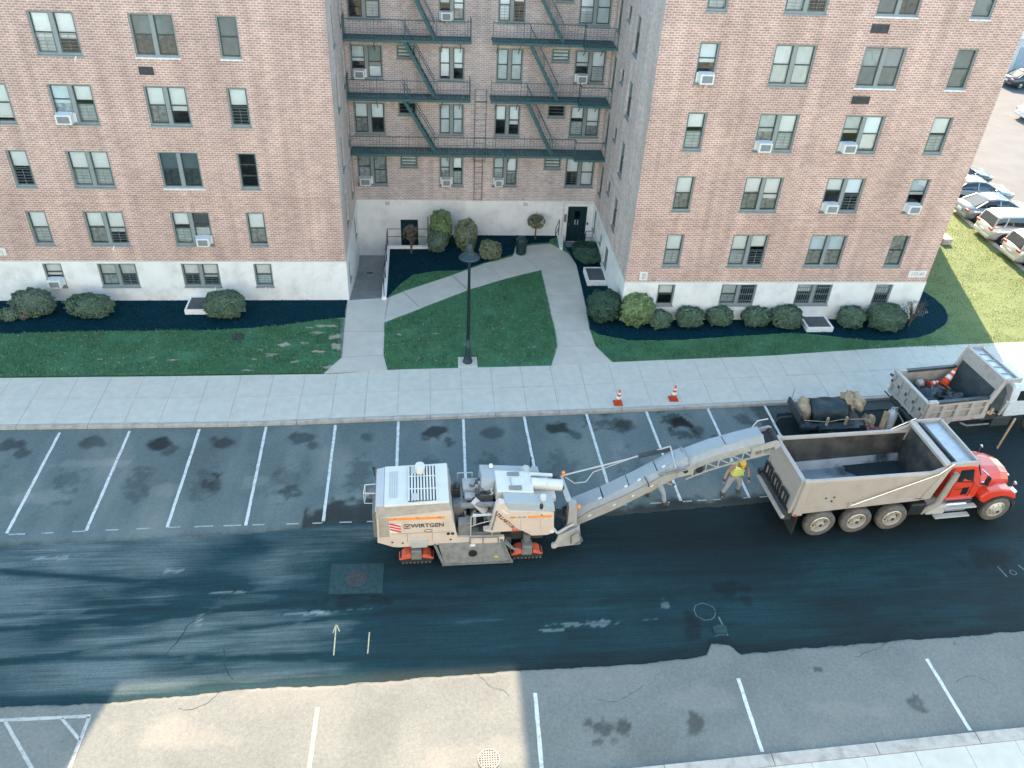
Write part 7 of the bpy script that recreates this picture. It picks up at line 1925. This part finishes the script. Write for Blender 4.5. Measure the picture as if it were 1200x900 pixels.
# ------------------------------------------------------------------ parked cars
def paint(name, col): return mat(name, col, .28, .35, var=.02, coat=.8)
def car(label, x, y, rz, pm, kind='sedan', plate=True, group='cars parked behind the building'):
    """local +x is the front; origin mid-length on the ground"""
    t = thing('parked_car', label, 'car', (x, y, -.10), rz, group)
    Lh = 2.35; W = .92
    suv = kind == 'suv'
    roof = 1.66 if suv else 1.42
    belt = 1.02 if suv else .92
    # lower body stations: x, half width, bottom, belt, shoulder width
    st = [(-Lh, .70, .42, .80, .62), (-Lh+.08, .80, .30, belt-.02, .72), (-Lh+.5, .89, .24, belt+.02, .80), (-1.2, .92, .22, belt+.02, .84), (0, W, .22, belt, .85), (.95, .92, .22, belt-.02, .83),
          (1.35, .91, .22, belt-.07, .78), (1.9, .86, .26, belt-.16, .70), (Lh-.08, .74, .34, belt-.26, .60), (Lh, .62, .42, .60, .52)]
    rings = []
    for x_, w_, zb, zt, sw in st:
        rings.append([(x_, -w_*.9, zb), (x_, w_*.9, zb), (x_, w_, zb+.14), (x_, w_, (zb+zt)/2+.06), (x_, w_*.975, zt-.06), (x_, sw, zt), (x_, 0, zt+.025), (x_, -sw, zt), (x_, -w_*.975, zt-.06), (x_, -w_, (zb+zt)/2+.06), (x_, -w_, zb+.14)])
    MB().loft(rings).build('body', pm, t, smooth=True)
    # cabin
    if suv: cs = [(-2.22, .76, .70, belt, belt+.06), (-2.05, .78, .66, belt, roof-.12), (-1.75, .80, .66, belt, roof-.02), (-.6, .82, .66, belt, roof), (.25, .82, .65, belt, roof-.04), (.62, .81, .64, belt-.02, roof-.22), (1.28, .80, .70, belt-.06, belt-.02)]
    else: cs = [(-1.85, .76, .66, belt, belt+.05), (-1.15, .79, .60, belt, roof-.08), (-.5, .81, .60, belt, roof), (.15, .81, .60, belt, roof-.02), (.5, .80, .60, belt-.02, roof-.16), (1.22, .78, .66, belt-.06, belt-.02)]
    rr = [[(x_, -a, z0), (x_, a, z0), (x_, (a+b)/2+.02, (z0+z1)/2), (x_, b, z1-.03), (x_, b-.1, z1), (x_, -b+.1, z1), (x_, -b, z1-.03), (x_, -(a+b)/2-.02, (z0+z1)/2)] for x_, a, b, z0, z1 in cs]
    MB().loft(rr).build('windows', M['darkglass'], t, smooth=False)
    rf = [[(x_, -b-.015, z1-.06), (x_, b+.015, z1-.06), (x_, b+.005, z1-.01), (x_, b-.1, z1+.02), (x_, -b+.1, z1+.02), (x_, -b-.005, z1-.01)] for x_, a, b, z0, z1 in cs[1 if not suv else 1:-2]]
    MB().loft(rf).build('roof', pm, t, smooth=True)
    for s in (-1, 1):
        mb = MB()
        def pil(i, j, wd=.07):
            a = cs[i]; b = cs[j]
            mb.bar((a[0], s*(a[2]+.01), a[4]-.03), (b[0], s*(b[1]+.02), b[3]), wd, .05)
        pil(-2, -1); 
        mb.bar((cs[1][0], s*(cs[1][2]+.01), cs[1][4]-.02), (cs[0][0], s*(cs[0][1]+.02), cs[0][3]+.02), .10, .05)
        x_ = -.35; mb.bar((x_, s*.65, roof-.06), (x_+.02, s*.845, belt), .08, .03)
        if suv: mb.bar((-1.45, s*.67, roof-.08), (-1.62, s*.83, belt), .12, .03)
        mb.build('pillar', pm, t)
        for x_ in (-1.42, 1.42): wheel(t, x_, s*.80, .34, .22, s, True, .225, 'rubber')
        for x_ in (-1.42, 1.42):
            arc = [(x_+.40*math.cos(R(q)), .30+.42*math.sin(R(q))) for q in range(0, 181, 20)]
            MB().side(arc+[(x_-.40, .25), (x_+.40, .25)], s*.80, s*.925).build('wheel_arch', M['black'], t)
        MB().box(-Lh+.0, s*.50, .70 if not suv else .85, -Lh+.12, s*.82, .86 if not suv else 1.0).build('tail_light', M['red'], t, bevel=.03)
        MB().box(Lh-.20, s*.48, .56, Lh-.03, s*.74, .68).build('headlight', M['chrome'], t, bevel=.03)
        MB().box(.72, s*.93, belt-.02, .86, s*1.05, belt+.12).build('mirror', pm, t, bevel=.03)
        MB().box(-.2, s*.915, belt-.16, -.05, s*.94, belt-.13).build('handle', M['chrome'], t)
    MB().box(-Lh-.05, -.74, .32, -Lh+.1, .74, .55).build('rear_bumper', pm, t, bevel=.05)
    MB().box(Lh-.12, -.6, .34, Lh+.03, .6, .50).build('front_grille', M['black'], t, bevel=.03)
    MB().box(-Lh-.06, -.22, .58, -Lh-.02 if not suv else -Lh, .22, .72).build('licence_plate', M['plaque'], t)
    return t
PS = paint('paint_silver', (.62, .63, .63)); PW = paint('paint_white', (.76, .75, .72)); PD = paint('paint_dark', (.05, .06, .07)); PB = paint('paint_blue_grey', (.20, .25, .31)); PG = paint('paint_gunmetal', (.26, .29, .32)); PP = paint('paint_pale', (.60, .60, .62))
car('silver sport utility car with its rear over the lawn, third from the bottom', 36.15+2.35, 7.1, 0, PS, 'suv')
car('white car next to the silver sport utility car, nearer the viewer', 36.2+2.35, 4.35, 0, PW, 'suv')
car('dark car at the right picture edge, nearest of the row', 36.3+2.35, 1.6, 0, PD, 'suv')
car('blue grey sedan just behind the silver sport utility car', 36.3+2.35, 9.9, 0, PB)
car('gunmetal sedan with a bright windscreen, two places behind the silver sport utility car', 36.4+2.35, 12.6, 0, PG)
car('dark compact car three places behind the silver sport utility car', 36.5+2.35, 15.3, 0, PD)
car('pale sedan at the far end of the row, mostly behind the building edge', 36.5+2.35, 18.1, 0, PP)
car('white sedan parked alone across the sunny car park at top right', 53.6, 28.2, R(8), PW, group='cars across the car park')
car('dark car under the pale garage at the top right edge', 57.5, 37.2, R(8), PD, group='cars across the car park')
